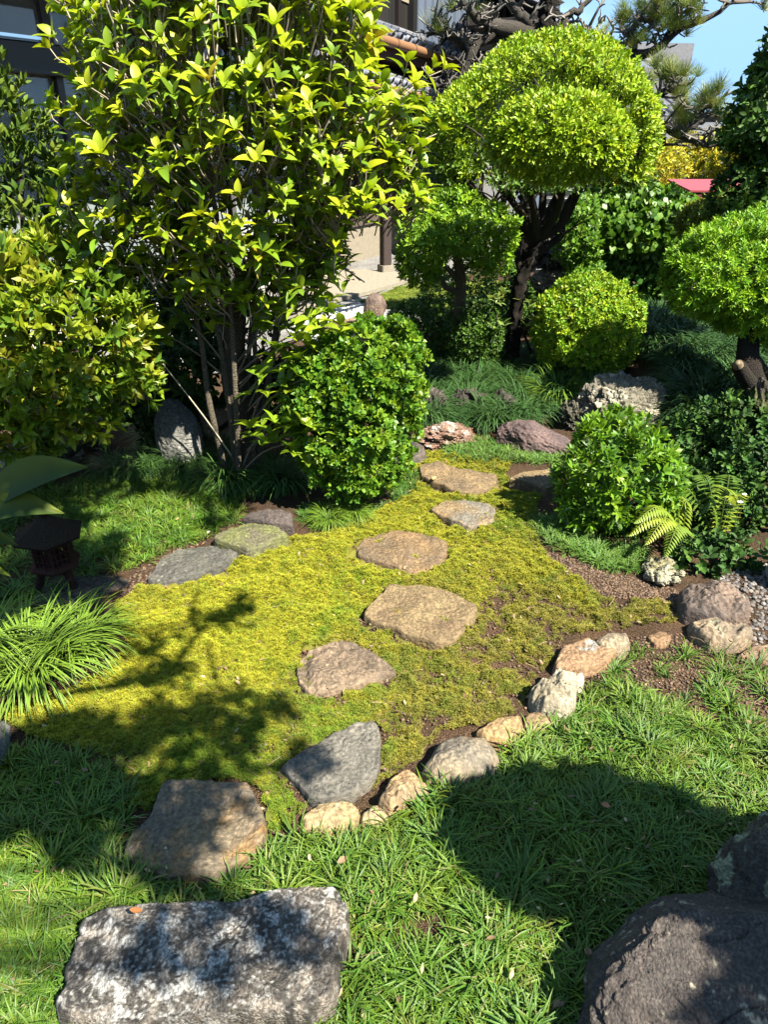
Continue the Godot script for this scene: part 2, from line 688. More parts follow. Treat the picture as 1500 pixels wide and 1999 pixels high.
func materials() -> void:
	var grain := tex_grain(512, 0.035, 5, 5, 0.62, 1.0, 1.5)
	var bump := tex_grain(512, 0.03, 6, 9, 0.0, 1.0, 1.6)
	var fine := tex_grain(512, 0.12, 4, 21, 0.0, 1.0, 1.8)
	M.fine = fine
	M.bump = bump
	M.grain = grain
	M.stone = mat_vc(0.82, 0.35, 0.0, grain, 3.2, bump, 0.35)
	M.rock = mat_vc(0.85, 0.3, 0.0, grain, 2.6, bump, 0.9)
	M.granite = mat_vc(0.8, 0.4, 0.0, tex_grain(512, 0.09, 4, 31, 0.45, 1.0, 2.2), 2.4, fine, 0.22)
	M.soil = mat_vc(0.95, 0.2, 0.0, tex_grain(512, 0.06, 5, 41, 0.55, 1.0, 1.9), 3.0, fine, 0.8)
	M.gravel = mat_vc(0.9, 0.3, 0.0, tex_grain(512, 0.12, 3, 45, 0.5, 1.0, 2.4), 1.2, fine, 1.2)
	M.grass = mat_vc(0.5, 0.34, 0.3)
	M.moss = mat_vc(0.75, 0.25, 0.35)
	M.leaf = mat_vc(0.46, 0.45, 0.8)
	M.leaf_soft = mat_vc(0.5, 0.4, 0.5)
	M.leaf_dark = mat_vc(0.55, 0.25, 0.2)
	M.needle = mat_vc(0.5, 0.35, 0.2)
	M.bark = mat_vc(0.9, 0.25, 0.0, grain, 6.0, bump, 1.6)
	M.twig = mat_vc(0.85, 0.25)
	M.paint = mat_vc(0.55, 0.4)
	M.wood = mat_vc(0.7, 0.35, 0.0, tex_grain(512, 0.05, 4, 61, 0.6, 1.0, 1.5), 2.0)
	M.alu = mat_plain(Color(0.06, 0.058, 0.054), 0.45, 0.4)
	M.alu.metallic = 0.3
	M.tile = mat_vc(0.42, 0.5, 0.0, grain, 4.0)
	M.plaster = mat_vc(0.9, 0.2, 0.0, tex_grain(256, 0.05, 4, 71, 0.88, 1.0, 1.2), 0.8)
	M.glass = StandardMaterial3D.new()
	M.glass.transparency = BaseMaterial3D.TRANSPARENCY_ALPHA
	M.glass.albedo_color = Color(0.8, 0.85, 0.85, 0.12)
	M.glass.roughness = 0.03
	M.glass.cull_mode = BaseMaterial3D.CULL_DISABLED

# ---------------------------------------------------------------- ground
func build_ground() -> void:
	var b := MB.new()
	var n := 170
	var sx := func(t: float) -> float: return signf(t) * (absf(t) * 3.2 + pow(absf(t), 6.0) * 60.0)
	for i in n + 1:
		for j in n + 1:
			var x: float = sx.call(float(i) / n * 2.0 - 1.0)
			var z: float = sx.call(float(j) / n * 2.0 - 1.0) - 2.6
			var g := nf.get_noise_2d(x * 3.0, z * 3.0)
			var cc := Color(0.125, 0.078, 0.045).lerp(Color(0.075, 0.05, 0.032), clampf(0.5 + g, 0, 1))
			b.vert(Vector3(x, gh(x, z) + 0.004 * nf.get_noise_2d(x * 40.0, z * 40.0), z), Vector3.UP, cc)
	for i in n:
		for j in n:
			var a := i * (n + 1) + j
			b.tri(a, a + n + 1, a + 1)
			b.tri(a + 1, a + n + 1, a + n + 2)
	b.smooth()
	tag(put("ground", b.mesh(), M.soil), "reddish brown bare soil of the garden", "ground", "", "structure")
	# pale gravel court by the house
	var g := MB.new()
	var poly := PackedVector2Array([Vector2(-2.701, -6.017), Vector2(-2.026, -6.017), Vector2(-1.366, -5.466), Vector2(-0.772, -6.994), Vector2(-0.053, -7.224), Vector2(0.530, -7.224), Vector2(0.831, -9.699), Vector2(2.499, -14.372), Vector2(-0.529, -15.265), Vector2(-3.150, -12.854), Vector2(-4.501, -9.699)])
	var r := bounds(poly)
	sheet(g, poly, 0.12, 0.02, Color(0.33, 0.325, 0.31), Color(0.21, 0.205, 0.195))
	tag(put("gravel", g.mesh(), M.gravel), "white gravel court in front of the house", "gravel", "", "structure")
	# concrete slab that carries the porch post
	var s := MB.new()
	var sp := PackedVector2Array([Vector2(-1.037, -7.468), Vector2(-0.660, -8.297), Vector2(-0.161, -8.983), Vector2(0.352, -9.864), Vector2(0.421, -10.208), Vector2(0.150, -10.576), Vector2(-0.460, -10.818), Vector2(-1.316, -9.699)])
	slab(s, sp, 0.03, 0.075, Color(0.17, 0.155, 0.12))
	tag(put("porch_slab", s.mesh(), M.plaster), "pale concrete slab beneath the wooden porch post", "pavement", "", "structure")
	# lawn beyond
	var f := Fol.new()
	var lp := PackedVector2Array([Vector2(-0.304, -8.420), Vector2(-0.128, -8.879), Vector2(0.384, -9.781), Vector2(1.758, -9.864), Vector2(1.385, -7.595), Vector2(0.059, -8.118)])
	var lg := MB.new()
	sheet(lg, lp, 0.12, 0.034, Color(0.10, 0.15, 0.018), Color(0.14, 0.17, 0.025))
	tag(put("lawn", lg.mesh(), M.soil), "sunlit strip of lawn between the porch slab and the dark azalea mounds", "lawn", "", "structure")
	var tuft := grass_tuft(9, 0.05, 0.003, 0.9, 0.6)
	scatter(f, lp, 0.035, func(p): return true, Vector2(0.8, 1.3), [Color(0.13, 0.18, 0.02), Color(0.17, 0.19, 0.03), Color(0.10, 0.15, 0.015)], 0.015, 0.034)
	tag(lay("lawn_grass", f, tuft, M.grass), "short sunlit lawn grass beside the porch slab", "grass", "", "stuff")

# flat sheet over a polygon, broken into cells and draped on the ground
func sheet(b: MB, poly: PackedVector2Array, cell: float, lift: float, c0: Color, c1: Color) -> void:
	var r := bounds(poly)
	var nx := int(r.size.x / cell) + 1
	var ny := int(r.size.y / cell) + 1
	for i in nx:
		for j in ny:
			var o := r.position + Vector2(i, j) * cell
			var q := PackedVector2Array([o, o + Vector2(cell, 0), o + Vector2(cell, cell), o + Vector2(0, cell)])
			for piece in Geometry2D.intersect_polygons(q, poly):
				var t := Geometry2D.triangulate_polygon(piece)
				var k0 := b.v.size()
				for p in piece:
					var g := nf.get_noise_2d(p.x * 6.0, p.y * 6.0)
					b.vert(Vector3(p.x, gh(p.x, p.y) + lift, p.y), Vector3.UP, c0.lerp(c1, clampf(0.5 + g, 0, 1)))
				for k in range(0, t.size(), 3):
					var a := b.v[k0 + t[k]]
					var d := b.v[k0 + t[k + 1]]
					var e := b.v[k0 + t[k + 2]]
					if (e - a).cross(d - a).y < 0.0:
						b.tri(k0 + t[k], k0 + t[k + 2], k0 + t[k + 1])
					else:
						b.tri(k0 + t[k], k0 + t[k + 1], k0 + t[k + 2])

func slab(b: MB, poly: PackedVector2Array, y0: float, y1: float, c: Color) -> void:
	var t := Geometry2D.triangulate_polygon(poly)
	var k0 := b.v.size()
	for p in poly:
		b.vert(Vector3(p.x, y1, p.y), Vector3.UP, c)
	var area := 0.0
	for k in poly.size():
		area += poly[k].cross(poly[(k + 1) % poly.size()])
	for k in range(0, t.size(), 3):
		var p := poly[t[k]]
		if (poly[t[k + 1]] - p).cross(poly[t[k + 2]] - p) > 0.0:
			b.tri(k0 + t[k], k0 + t[k + 1], k0 + t[k + 2])
		else:
			b.tri(k0 + t[k], k0 + t[k + 2], k0 + t[k + 1])
	for k in poly.size():
		var a := poly[k]
		var d := poly[(k + 1) % poly.size()]
		if area > 0.0:
			a = poly[(k + 1) % poly.size()]
			d = poly[k]
		b.quad(Vector3(a.x, y1, a.y), Vector3(d.x, y1, d.y), Vector3(d.x, y0, d.y), Vector3(a.x, y0, a.y), c)

func grass_tuft(n: int, length: float, width: float, lift: float, droop: float) -> ArrayMesh:
	var b := MB.new()
	for k in n:
		var a := TAU * k / n + ra(-0.5, 0.5)
		var o := Vector3(cos(a), 0, sin(a))
		var g := ra(0.75, 1.2)
		b.blade(o * length * ra(0.0, 0.14), o, lift + ra(-0.35, 0.35), length * ra(0.65, 1.15), width * ra(0.8, 1.2), droop * ra(0.6, 1.4), 4, Color(0.6, 0.62, 0.5) * g, Color(1.0, 1.0, 1.0) * g)
	return b.mesh()

# jittered grid of copies over a polygon; keep(p) says where
func scatter(f: Fol, poly: PackedVector2Array, step: float, keep: Callable, size: Vector2, cols: Array, lean := 0.12, lift := 0.0) -> void:
	var r := bounds(poly)
	var nx := int(r.size.x / step) + 1
	var ny := int(r.size.y / step) + 1
	for i in nx:
		for j in ny:
			var p := r.position + Vector2(i + ra(-0.1, 1.1), j + ra(-0.1, 1.1)) * step
			if not inpoly(p, poly) or not keep.call(p):
				continue
			var up := (Vector3.UP + Vector3(ra(-1, 1), 0, ra(-1, 1)) * lean).normalized()
			var s := ra(size.x, size.y)
			var c: Color = cols[rng.randi() % cols.size()]
			f.add(Transform3D(basis_to(up, ra(0, TAU)).scaled(Vector3.ONE * s), Vector3(p.x, gh(p.x, p.y) + lift, p.y)), vary(c, 0.2))

# ---------------------------------------------------------------- stones
var stone_polys := []

func flat_stone(label: String, poly: PackedVector2Array, o: Dictionary, group := "stepping stones set in the moss") -> void:
	stone_polys.append(poly)
	o.cat = "stepping stone" if group.begins_with("stepping") else "stone"
	outline_rock("stepping_stone" if group.begins_with("stepping") else "edging_stone", label, poly, M.stone, o, group)

func build_stones() -> void:
	var br := Color(0.135, 0.098, 0.052)
	var brd := Color(0.085, 0.064, 0.04)
	var gr := Color(0.10, 0.095, 0.08)
	var grd := Color(0.05, 0.05, 0.045)
	var tan_ := Color(0.22, 0.165, 0.09)
	var pale := Color(0.26, 0.235, 0.18)
	flat_stone("wide brown stepping stone farthest up the path, beside the reddish rock", PackedVector2Array([Vector2(0.209, -3.606), Vector2(0.315, -3.620), Vector2(0.441, -3.520), Vector2(0.617, -3.492), Vector2(0.609, -3.364), Vector2(0.523, -3.269), Vector2(0.412, -3.232), Vector2(0.299, -3.326), Vector2(0.191, -3.458)]), {h = 0.045, col = br, col2 = brd, rough = 0.006, dome = 0.05, edge = 0.06})
	flat_stone("thin brown slab with a dark broken front edge, right of the farthest stone", PackedVector2Array([Vector2(0.672, -3.373), Vector2(0.763, -3.468), Vector2(0.988, -3.496), Vector2(0.998, -3.440), Vector2(0.872, -3.270), Vector2(0.843, -3.258), Vector2(0.761, -3.334)]), {h = 0.065, col = Color(0.16, 0.12, 0.06), col2 = brd, rough = 0.004, dome = 0.03, edge = 0.04})
	flat_stone("greyish oval stepping stone, second from the top of the path", PackedVector2Array([Vector2(0.225, -3.070), Vector2(0.313, -3.156), Vector2(0.445, -3.168), Vector2(0.563, -3.110), Vector2(0.531, -2.940), Vector2(0.413, -2.878), Vector2(0.321, -2.946)]), {h = 0.04, col = br, col2 = gr, dome = 0.1, edge = 0.07})
	flat_stone("brown rounded stepping stone in the middle of yellow moss", PackedVector2Array([Vector2(-0.138, -2.676), Vector2(-0.083, -2.788), Vector2(0.048, -2.837), Vector2(0.192, -2.827), Vector2(0.293, -2.740), Vector2(0.270, -2.597), Vector2(0.174, -2.496), Vector2(0.108, -2.472), Vector2(0.022, -2.541), Vector2(-0.113, -2.614)]), {h = 0.034, col = Color(0.135, 0.09, 0.045), col2 = brd, dome = 0.12, edge = 0.07})
	flat_stone("largest flat four-cornered stepping stone at the path centre", PackedVector2Array([Vector2(-0.075, -2.167), Vector2(0.021, -2.364), Vector2(0.209, -2.364), Vector2(0.364, -2.221), Vector2(0.340, -2.138), Vector2(0.261, -2.011), Vector2(0.185, -1.990), Vector2(0.075, -2.044), Vector2(-0.048, -2.128)]), {h = 0.034, col = Color(0.13, 0.1, 0.052), col2 = Color(0.10, 0.07, 0.04), dome = 0.06, edge = 0.05, spot = Color(0.15, 0.11, 0.035), spot_at = 0.25, spot_f = 7.0})
	flat_stone("pointed stepping stone with a crack across its front half", PackedVector2Array([Vector2(-0.304, -1.909), Vector2(-0.275, -1.974), Vector2(-0.177, -2.018), Vector2(-0.093, -2.009), Vector2(0.044, -1.868), Vector2(0.014, -1.842), Vector2(-0.068, -1.790), Vector2(-0.176, -1.743), Vector2(-0.252, -1.746), Vector2(-0.296, -1.803)]), {h = 0.032, col = Color(0.14, 0.105, 0.07), col2 = Color(0.07, 0.055, 0.04), rough = 0.008, dome = 0.1, edge = 0.05, crag = 0.018, seed = 4.0, rings = 24, n = 96})
	flat_stone("dark grey stepping stone with pale lichen patches near the tan edging stones", PackedVector2Array([Vector2(-0.293, -1.427), Vector2(-0.241, -1.485), Vector2(-0.170, -1.545), Vector2(-0.079, -1.609), Vector2(-0.032, -1.614), Vector2(-0.006, -1.577), Vector2(-0.017, -1.408), Vector2(-0.084, -1.334), Vector2(-0.153, -1.310), Vector2(-0.209, -1.316), Vector2(-0.249, -1.363)]), {h = 0.038, col = gr, col2 = grd, spot = Color(0.22, 0.21, 0.12), spot_at = 0.42, spot_f = 9.0, rough = 0.006, dome = 0.12, edge = 0.05, rings = 24, n = 96})
	flat_stone("rusty grey stepping stone nearest the viewer, half in tree shade", PackedVector2Array([Vector2(-0.619, -1.367), Vector2(-0.504, -1.376), Vector2(-0.383, -1.362), Vector2(-0.348, -1.324), Vector2(-0.312, -1.250), Vector2(-0.304, -1.181), Vector2(-0.350, -1.124), Vector2(-0.436, -1.083), Vector2(-0.548, -1.083), Vector2(-0.655, -1.142), Vector2(-0.667, -1.189), Vector2(-0.628, -1.266)]), {h = 0.038, col = Color(0.105, 0.085, 0.055), col2 = Color(0.065, 0.06, 0.05), spot = Color(0.19, 0.11, 0.04), spot_at = 0.0, spot_w = 0.7, spot_f = 9.0, rough = 0.006, dome = 0.1, edge = 0.05, rings = 26, n = 110})
	flat_stone("dark flat stone at the left edge of the moss, longer of two", PackedVector2Array([Vector2(-0.990, -2.425), Vector2(-0.978, -2.567), Vector2(-0.927, -2.668), Vector2(-0.760, -2.686), Vector2(-0.646, -2.632), Vector2(-0.704, -2.530), Vector2(-0.796, -2.456), Vector2(-0.907, -2.394)]), {h = 0.04, col = Color(0.075, 0.075, 0.06), col2 = grd, dome = 0.05, edge = 0.06})
	flat_stone("mossy green flat stone below the round clipped bush", PackedVector2Array([Vector2(-0.779, -2.729), Vector2(-0.717, -2.825), Vector2(-0.630, -2.875), Vector2(-0.528, -2.840), Vector2(-0.443, -2.772), Vector2(-0.557, -2.651), Vector2(-0.614, -2.624)]), {h = 0.055, col = Color(0.09, 0.10, 0.035), col2 = Color(0.07, 0.065, 0.045), dome = 0.08, edge = 0.06})
	flat_stone("shaded dark stone behind the mossy green flat stone", PackedVector2Array([Vector2(-0.689, -2.930), Vector2(-0.581, -3.026), Vector2(-0.449, -2.983), Vector2(-0.424, -2.868), Vector2(-0.533, -2.868)]), {h = 0.05, col = Color(0.06, 0.05, 0.045), col2 = Color(0.035, 0.03, 0.028)})
	flat_stone("dark flat stone tucked between the clipped bush and the reddish rock", PackedVector2Array([Vector2(0.006, -3.836), Vector2(0.096, -4.065), Vector2(0.241, -3.893), Vector2(0.253, -3.780), Vector2(0.145, -3.613), Vector2(0.042, -3.485)]), {h = 0.05, col = Color(0.07, 0.06, 0.05), col2 = Color(0.04, 0.036, 0.032), dome = 0.08})
	# edging of the mondo grass bed
	var gp := "edging stones between moss and grass"
	flat_stone("large rounded grey-brown edging stone, like a loaf", PackedVector2Array([Vector2(0.105, -1.414), Vector2(0.148, -1.505), Vector2(0.222, -1.533), Vector2(0.313, -1.523), Vector2(0.342, -1.456), Vector2(0.310, -1.403), Vector2(0.242, -1.370), Vector2(0.170, -1.356), Vector2(0.117, -1.377)]), {h = 0.10, col = Color(0.165, 0.135, 0.09), col2 = Color(0.085, 0.08, 0.068), rough = 0.006, dome = 0.45, edge = 0.3, rings = 26, n = 96}, gp)
	flat_stone("pinkish tan edging stone left of the large rounded one", PackedVector2Array([Vector2(-0.017, -1.300), Vector2(0.007, -1.376), Vector2(0.066, -1.419), Vector2(0.125, -1.363), Vector2(0.137, -1.328), Vector2(0.069, -1.300), Vector2(0.016, -1.267)]), {h = 0.07, col = Color(0.24, 0.16, 0.085), col2 = Color(0.13, 0.10, 0.06), rough = 0.01, dome = 0.4, edge = 0.25, crag = 0.02}, gp)
	flat_stone("low tan edging stone beside the dark grey stepping stone", PackedVector2Array([Vector2(-0.225, -1.263), Vector2(-0.184, -1.312), Vector2(-0.087, -1.316), Vector2(-0.061, -1.282), Vector2(-0.068, -1.242), Vector2(-0.147, -1.219), Vector2(-0.212, -1.227)]), {h = 0.05, col = tan_, col2 = Color(0.15, 0.12, 0.06), dome = 0.3, edge = 0.22}, gp)
	flat_stone("small sandy stone wedged between two tan edging stones", PackedVector2Array([Vector2(-0.069, -1.273), Vector2(-0.035, -1.313), Vector2(0.007, -1.310), Vector2(0.022, -1.270), Vector2(-0.020, -1.242), Vector2(-0.061, -1.251)]), {h = 0.04, col = tan_, col2 = Color(0.16, 0.14, 0.08), dome = 0.35, edge = 0.25}, gp)
	flat_stone("smooth orange-tan edging stone above the large rounded one", PackedVector2Array([Vector2(0.278, -1.561), Vector2(0.352, -1.617), Vector2(0.434, -1.630), Vector2(0.427, -1.565), Vector2(0.361, -1.520), Vector2(0.305, -1.532)]), {h = 0.045, col = Color(0.23, 0.155, 0.075), col2 = Color(0.16, 0.11, 0.055), dome = 0.3, edge = 0.2}, gp)
	flat_stone("soil-covered brownish edging stone below the jagged pale rock", PackedVector2Array([Vector2(0.441, -1.636), Vector2(0.491, -1.672), Vector2(0.548, -1.663), Vector2(0.523, -1.607), Vector2(0.464, -1.575), Vector2(0.431, -1.588)]), {h = 0.03, col = Color(0.17, 0.125, 0.07), col2 = Color(0.13, 0.09, 0.05), dome = 0.3}, gp)
	flat_stone("jagged pale grey rock with a split face on the moss edge", PackedVector2Array([Vector2(0.469, -1.713), Vector2(0.526, -1.782), Vector2(0.596, -1.828), Vector2(0.645, -1.782), Vector2(0.617, -1.685), Vector2(0.579, -1.634), Vector2(0.501, -1.643), Vector2(0.474, -1.671)]), {h = 0.10, col = pale, col2 = Color(0.13, 0.115, 0.08), rough = 0.02, dome = 0.35, edge = 0.25, crag = 0.03, rings = 26, n = 96, seed = 2.0}, gp)
	flat_stone("wide brown edging stone dusted with soil and a pale rim", PackedVector2Array([Vector2(0.588, -1.884), Vector2(0.639, -1.985), Vector2(0.736, -2.024), Vector2(0.767, -2.003), Vector2(0.840, -1.968), Vector2(0.781, -1.889), Vector2(0.681, -1.847), Vector2(0.593, -1.857)]), {h = 0.055, col = Color(0.185, 0.12, 0.07), col2 = Color(0.14, 0.09, 0.05), spot = Color(0.26, 0.24, 0.2), spot_at = 0.42, spot_f = 6.0, dome = 0.2, edge = 0.12}, gp)
	flat_stone("grey lichened edging stone behind the soil-dusted brown one", PackedVector2Array([Vector2(0.750, -1.990), Vector2(0.815, -2.044), Vector2(0.891, -2.032), Vector2(0.885, -1.976), Vector2(0.838, -1.938), Vector2(0.775, -1.938)]), {h = 0.07, col = Color(0.21, 0.17, 0.11), col2 = Color(0.12, 0.10, 0.07), dome = 0.3, edge = 0.2}, gp)
	flat_stone("tiny whitish stone on top of the jagged pale rock's right end", PackedVector2Array([Vector2(0.624, -1.782), Vector2(0.648, -1.807), Vector2(0.674, -1.802), Vector2(0.664, -1.777), Vector2(0.638, -1.767)]), {h = 0.085, col = Color(0.33, 0.31, 0.26), dome = 0.4, n = 32, rings = 6}, gp)
	flat_stone("dark brown wedge rock by the gravel at the right", PackedVector2Array([Vector2(1.171, -2.289), Vector2(1.225, -2.337), Vector2(1.327, -2.311), Vector2(1.377, -2.232), Vector2(1.374, -2.124), Vector2(1.303, -2.079), Vector2(1.217, -2.098), Vector2(1.129, -2.157)]), {h = 0.11, col = Color(0.115, 0.085, 0.065), col2 = Color(0.055, 0.045, 0.04), rough = 0.012, dome = 0.25, edge = 0.14, tilt = Vector2(0.15, 0.05), rings = 24, n = 96}, gp)
	flat_stone("lichen-spotted tan rock in front of the dark wedge rock", PackedVector2Array([Vector2(1.146, -2.119), Vector2(1.220, -2.142), Vector2(1.337, -2.110), Vector2(1.355, -2.035), Vector2(1.248, -1.978), Vector2(1.176, -1.990), Vector2(1.135, -2.063)]), {h = 0.075, col = Color(0.19, 0.145, 0.095), col2 = Color(0.11, 0.09, 0.065), spot = Color(0.28, 0.27, 0.17), spot_at = 0.4, spot_f = 9.0, rough = 0.014, dome = 0.3, edge = 0.2}, gp)
	flat_stone("low flat brown stone at the right picture edge", PackedVector2Array([Vector2(1.255, -1.947), Vector2(1.337, -2.005), Vector2(1.461, -2.029), Vector2(1.478, -1.956), Vector2(1.348, -1.914)]), {h = 0.03, col = Color(0.15, 0.105, 0.065), col2 = Color(0.11, 0.075, 0.05)}, gp)
	flat_stone("half-buried brown stone among the sparse grass tufts", PackedVector2Array([Vector2(0.963, -2.041), Vector2(1.031, -2.084), Vector2(1.064, -2.059), Vector2(1.031, -2.005), Vector2(0.980, -1.993)]), {h = 0.022, col = Color(0.16, 0.105, 0.06), dome = 0.3, n = 40, rings = 8}, gp)
	for k in 7:
		var p: Vector3 = [Vector3(1.165, 0.000, -2.544), Vector3(1.205, 0.000, -2.503), Vector3(1.161, 0.000, -2.451), Vector3(1.218, 0.000, -2.432), Vector3(1.124, 0.000, -2.471), Vector3(1.231, 0.000, -2.574), Vector3(1.258, 0.000, -2.479)][k]
		var l: String = ["whitish rough lump at the tip of the short grass strip", "whitish rough lump right of the grass strip tip", "mossy pale lump in front of the whitish rough lumps", "small pale stone nearest the dark wedge rock", "pale lump half covered by the short grass strip", "topmost whitish lump beneath the fern", "small bright stone touching the dark wedge rock"][k]
		boulder("limestone_lump", l, p + Vector3(0, 0.02, 0), Vector3(0.05, 0.035, 0.04) * [1.1, 0.9, 0.85, 0.5, 0.7, 0.8, 0.45][k], k * 1.1, M.rock, {n = 9, rough = 0.16, col = Color(0.3, 0.29, 0.22), col2 = Color(0.16, 0.15, 0.08), seed = k + 20.0, cat = "stone", group = "pale rough lumps below the fern"})
	# foreground
	outline_rock("lichened_slab", "long dark granite slab spotted with white lichen at the bottom left", PackedVector2Array([Vector2(-0.671, -0.934), Vector2(-0.634, -0.955), Vector2(-0.513, -0.966), Vector2(-0.400, -0.972), Vector2(-0.288, -0.983), Vector2(-0.175, -1.008), Vector2(-0.111, -1.004), Vector2(-0.076, -0.975), Vector2(-0.073, -0.922), Vector2(-0.088, -0.868), Vector2(-0.102, -0.788), Vector2(-0.150, -0.755), Vector2(-0.250, -0.755), Vector2(-0.398, -0.746), Vector2(-0.512, -0.731), Vector2(-0.645, -0.764), Vector2(-0.667, -0.837)]), M.granite, {h = 0.13, n = 260, rings = 84, angular = 0.85, col = Color(0.07, 0.062, 0.052), col2 = Color(0.014, 0.0135, 0.012), fleck = 1, spot = Color(0.29, 0.285, 0.26), spot_at = 0.2, spot_w = 0.16, spot_f = 18.0, rough = 0.006, dome = 0.05, edge = 0.05, tilt = Vector2(0.0, -0.14), cat = "rock", seed = 3.0})
	boulder("cracked_boulder", "big purplish brown cracked boulder at the bottom right, half in shade", Vector3(0.693, 0.000, -0.792) + Vector3(0.06, 0.05, 0.02), Vector3(0.42, 0.27, 0.31), 0.55, M.granite, {n = 110, planes = 14, rough = 0.014, crack = 0.03, col = Color(0.075, 0.06, 0.049), col2 = Color(0.04, 0.033, 0.028), spot = Color(0.25, 0.22, 0.16), spot_at = 0.36, spot_f = 26.0, seed = 17.0})
	boulder("side_boulder", "second boulder with pale green lichen behind the cracked one at the right edge", Vector3(0.949, 0.000, -0.985) + Vector3(0.06, 0.03, 0.0), Vector3(0.29, 0.25, 0.25), 0.9, M.granite, {n = 80, planes = 12, crack = 0.02, rough = 0.03, col = Color(0.075, 0.064, 0.05), col2 = Color(0.04, 0.035, 0.028), spot = Color(0.2, 0.22, 0.14), spot_at = 0.22, spot_f = 12.0, seed = 5.0})
	boulder("edge_boulder", "smooth grey rock cut by the left picture edge beside the moss", Vector3(-1.186, 0.000, -1.512) + Vector3(-0.02, 0.0, 0.02), Vector3(0.1, 0.11, 0.13), 0.2, M.stone, {n = 30, rough = 0.03, col = Color(0.13, 0.125, 0.115), col2 = Color(0.07, 0.07, 0.068), seed = 2.0})
	# middle distance
	boulder("reddish_rock", "rough whitish red rock at the far end of the moss path", Vector3(0.372, 0.000, -3.959) + Vector3(0, 0.04, -0.05), Vector3(0.21, 0.105, 0.12), 0.12, M.rock, {n = 40, rough = 0.11, col = Color(0.2, 0.13, 0.095), col2 = Color(0.11, 0.055, 0.035), spot = Color(0.36, 0.33, 0.29), spot_at = 0.08, spot_f = 9.0, seed = 3.0})
	boulder("purple_rock", "smooth purplish brown lying rock behind the short grass", Vector3(0.913, 0.000, -3.861) + Vector3(0, 0.05, -0.05), Vector3(0.235, 0.125, 0.13), -0.25, M.stone, {n = 40, planes = 7, rough = 0.035, col = Color(0.115, 0.078, 0.07), col2 = Color(0.07, 0.05, 0.048), spot = Color(0.2, 0.16, 0.15), spot_at = 0.55, seed = 8.0, lean = -0.12})
	boulder("craggy_rock", "large craggy grey rock with a lit pale flank behind the leafy low bush", Vector3(1.501, 0.000, -4.079) + Vector3(0.03, 0.1, -0.18), Vector3(0.34, 0.27, 0.24), 0.35, M.rock, {n = 64, planes = 14, rough = 0.07, col = Color(0.19, 0.175, 0.13), col2 = Color(0.065, 0.06, 0.046), spot = Color(0.30, 0.28, 0.21), spot_at = 0.2, spot_f = 5.0, seed = 6.0, strata = 0.006})
	boulder("craggy_rock", "lower knobbly rock leaning on the left of the craggy one", Vector3(1.238, 0.000, -4.151) + Vector3(0.0, 0.06, -0.12), Vector3(0.12, 0.13, 0.13), 0.5, M.rock, {n = 36, rough = 0.16, col = Color(0.15, 0.14, 0.10), col2 = Color(0.05, 0.05, 0.035), seed = 12.0})
	for k in 3:
		boulder("shaded_rock", ["dark shaded rock behind the reddish rock, leftmost of the row", "dark shaded rock behind the reddish rock, the middle block of the row", "dark shaded rock left of the sunlit arching grass"][k], [Vector3(0.345, 0.000, -4.418), Vector3(0.559, 0.000, -4.418), Vector3(0.806, 0.000, -4.388)][k] + Vector3(0, 0.06, -0.1), Vector3([0.12, 0.15, 0.13][k], 0.13, 0.12), 0.3 * k, M.rock, {n = 22, rough = 0.09, col = Color(0.07, 0.06, 0.048), col2 = Color(0.035, 0.03, 0.026), seed = 30.0 + k, group = "shaded rocks holding the grass bank"})
	boulder("standing_stone", "upright rounded grey stone under the big leafy shrub", Vector3(-1.147, 0.000, -3.553) + Vector3(0, 0.17, -0.08), Vector3(0.125, 0.25, 0.11), 0.2, M.rock, {n = 40, planes = 3, rough = 0.025, col = Color(0.18, 0.18, 0.16), col2 = Color(0.11, 0.11, 0.10), spot = Color(0.26, 0.25, 0.2), spot_at = 0.35, spot_f = 6.0, seed = 14.0, lean = 0.1})
	for k in 6:
		var p: Vector3 = [Vector3(-2.056, 0.000, -3.464), Vector3(-1.977, 0.000, -3.625), Vector3(-2.293, 0.000, -3.698), Vector3(-1.861, 0.000, -3.736), Vector3(-2.168, 0.000, -3.813), Vector3(-1.755, 0.000, -3.893)][k]
		boulder("bed_rock", ["pale mossy rock at the left edge under the broad-leaved bush", "tan rock right of the pale mossy one at the left edge", "grey rock cut by the left picture edge", "dark rock in the row under the broad-leaved bush", "rear rock of the row at the left edge", "rightmost rock of the row under the broad-leaved bush"][k], p + Vector3(0, 0.03, -0.05), Vector3(0.12, 0.085, 0.1) * [1.0, 0.8, 1.1, 0.9, 0.8, 0.8][k], k * 0.7, M.rock, {n = 22, rough = 0.12, col = Color(0.21, 0.18, 0.13), col2 = Color(0.09, 0.08, 0.05), seed = 40.0 + k, group = "rocks bordering the bed at the left"})
	boulder("stacked_rock", "flat pale lichened rock slab behind the sunlit round azalea", Vector3(1.653, 0.481, -6.900), Vector3(0.34, 0.16, 0.26), 0.3, M.rock, {n = 36, rough = 0.1, planes = 10, col = Color(0.25, 0.2, 0.14), col2 = Color(0.13, 0.11, 0.07), spot = Color(0.34, 0.32, 0.24), spot_at = 0.2, spot_f = 5.0, seed = 50.0})
	boulder("stacked_rock", "dark pitted block standing on the pale rock slab", Vector3(1.596, 0.814, -6.900), Vector3(0.2, 0.24, 0.2), 0.8, M.rock, {n = 36, rough = 0.16, planes = 12, col = Color(0.15, 0.135, 0.11), col2 = Color(0.05, 0.046, 0.04), seed = 53.0})
	boulder("stacked_rock", "mossy shaded rock carrying the pale rock slab", Vector3(1.563, 0.122, -6.900), Vector3(0.42, 0.42, 0.3), 0.1, M.rock, {n = 30, rough = 0.1, col = Color(0.09, 0.085, 0.05), col2 = Color(0.04, 0.04, 0.03), seed = 55.0})
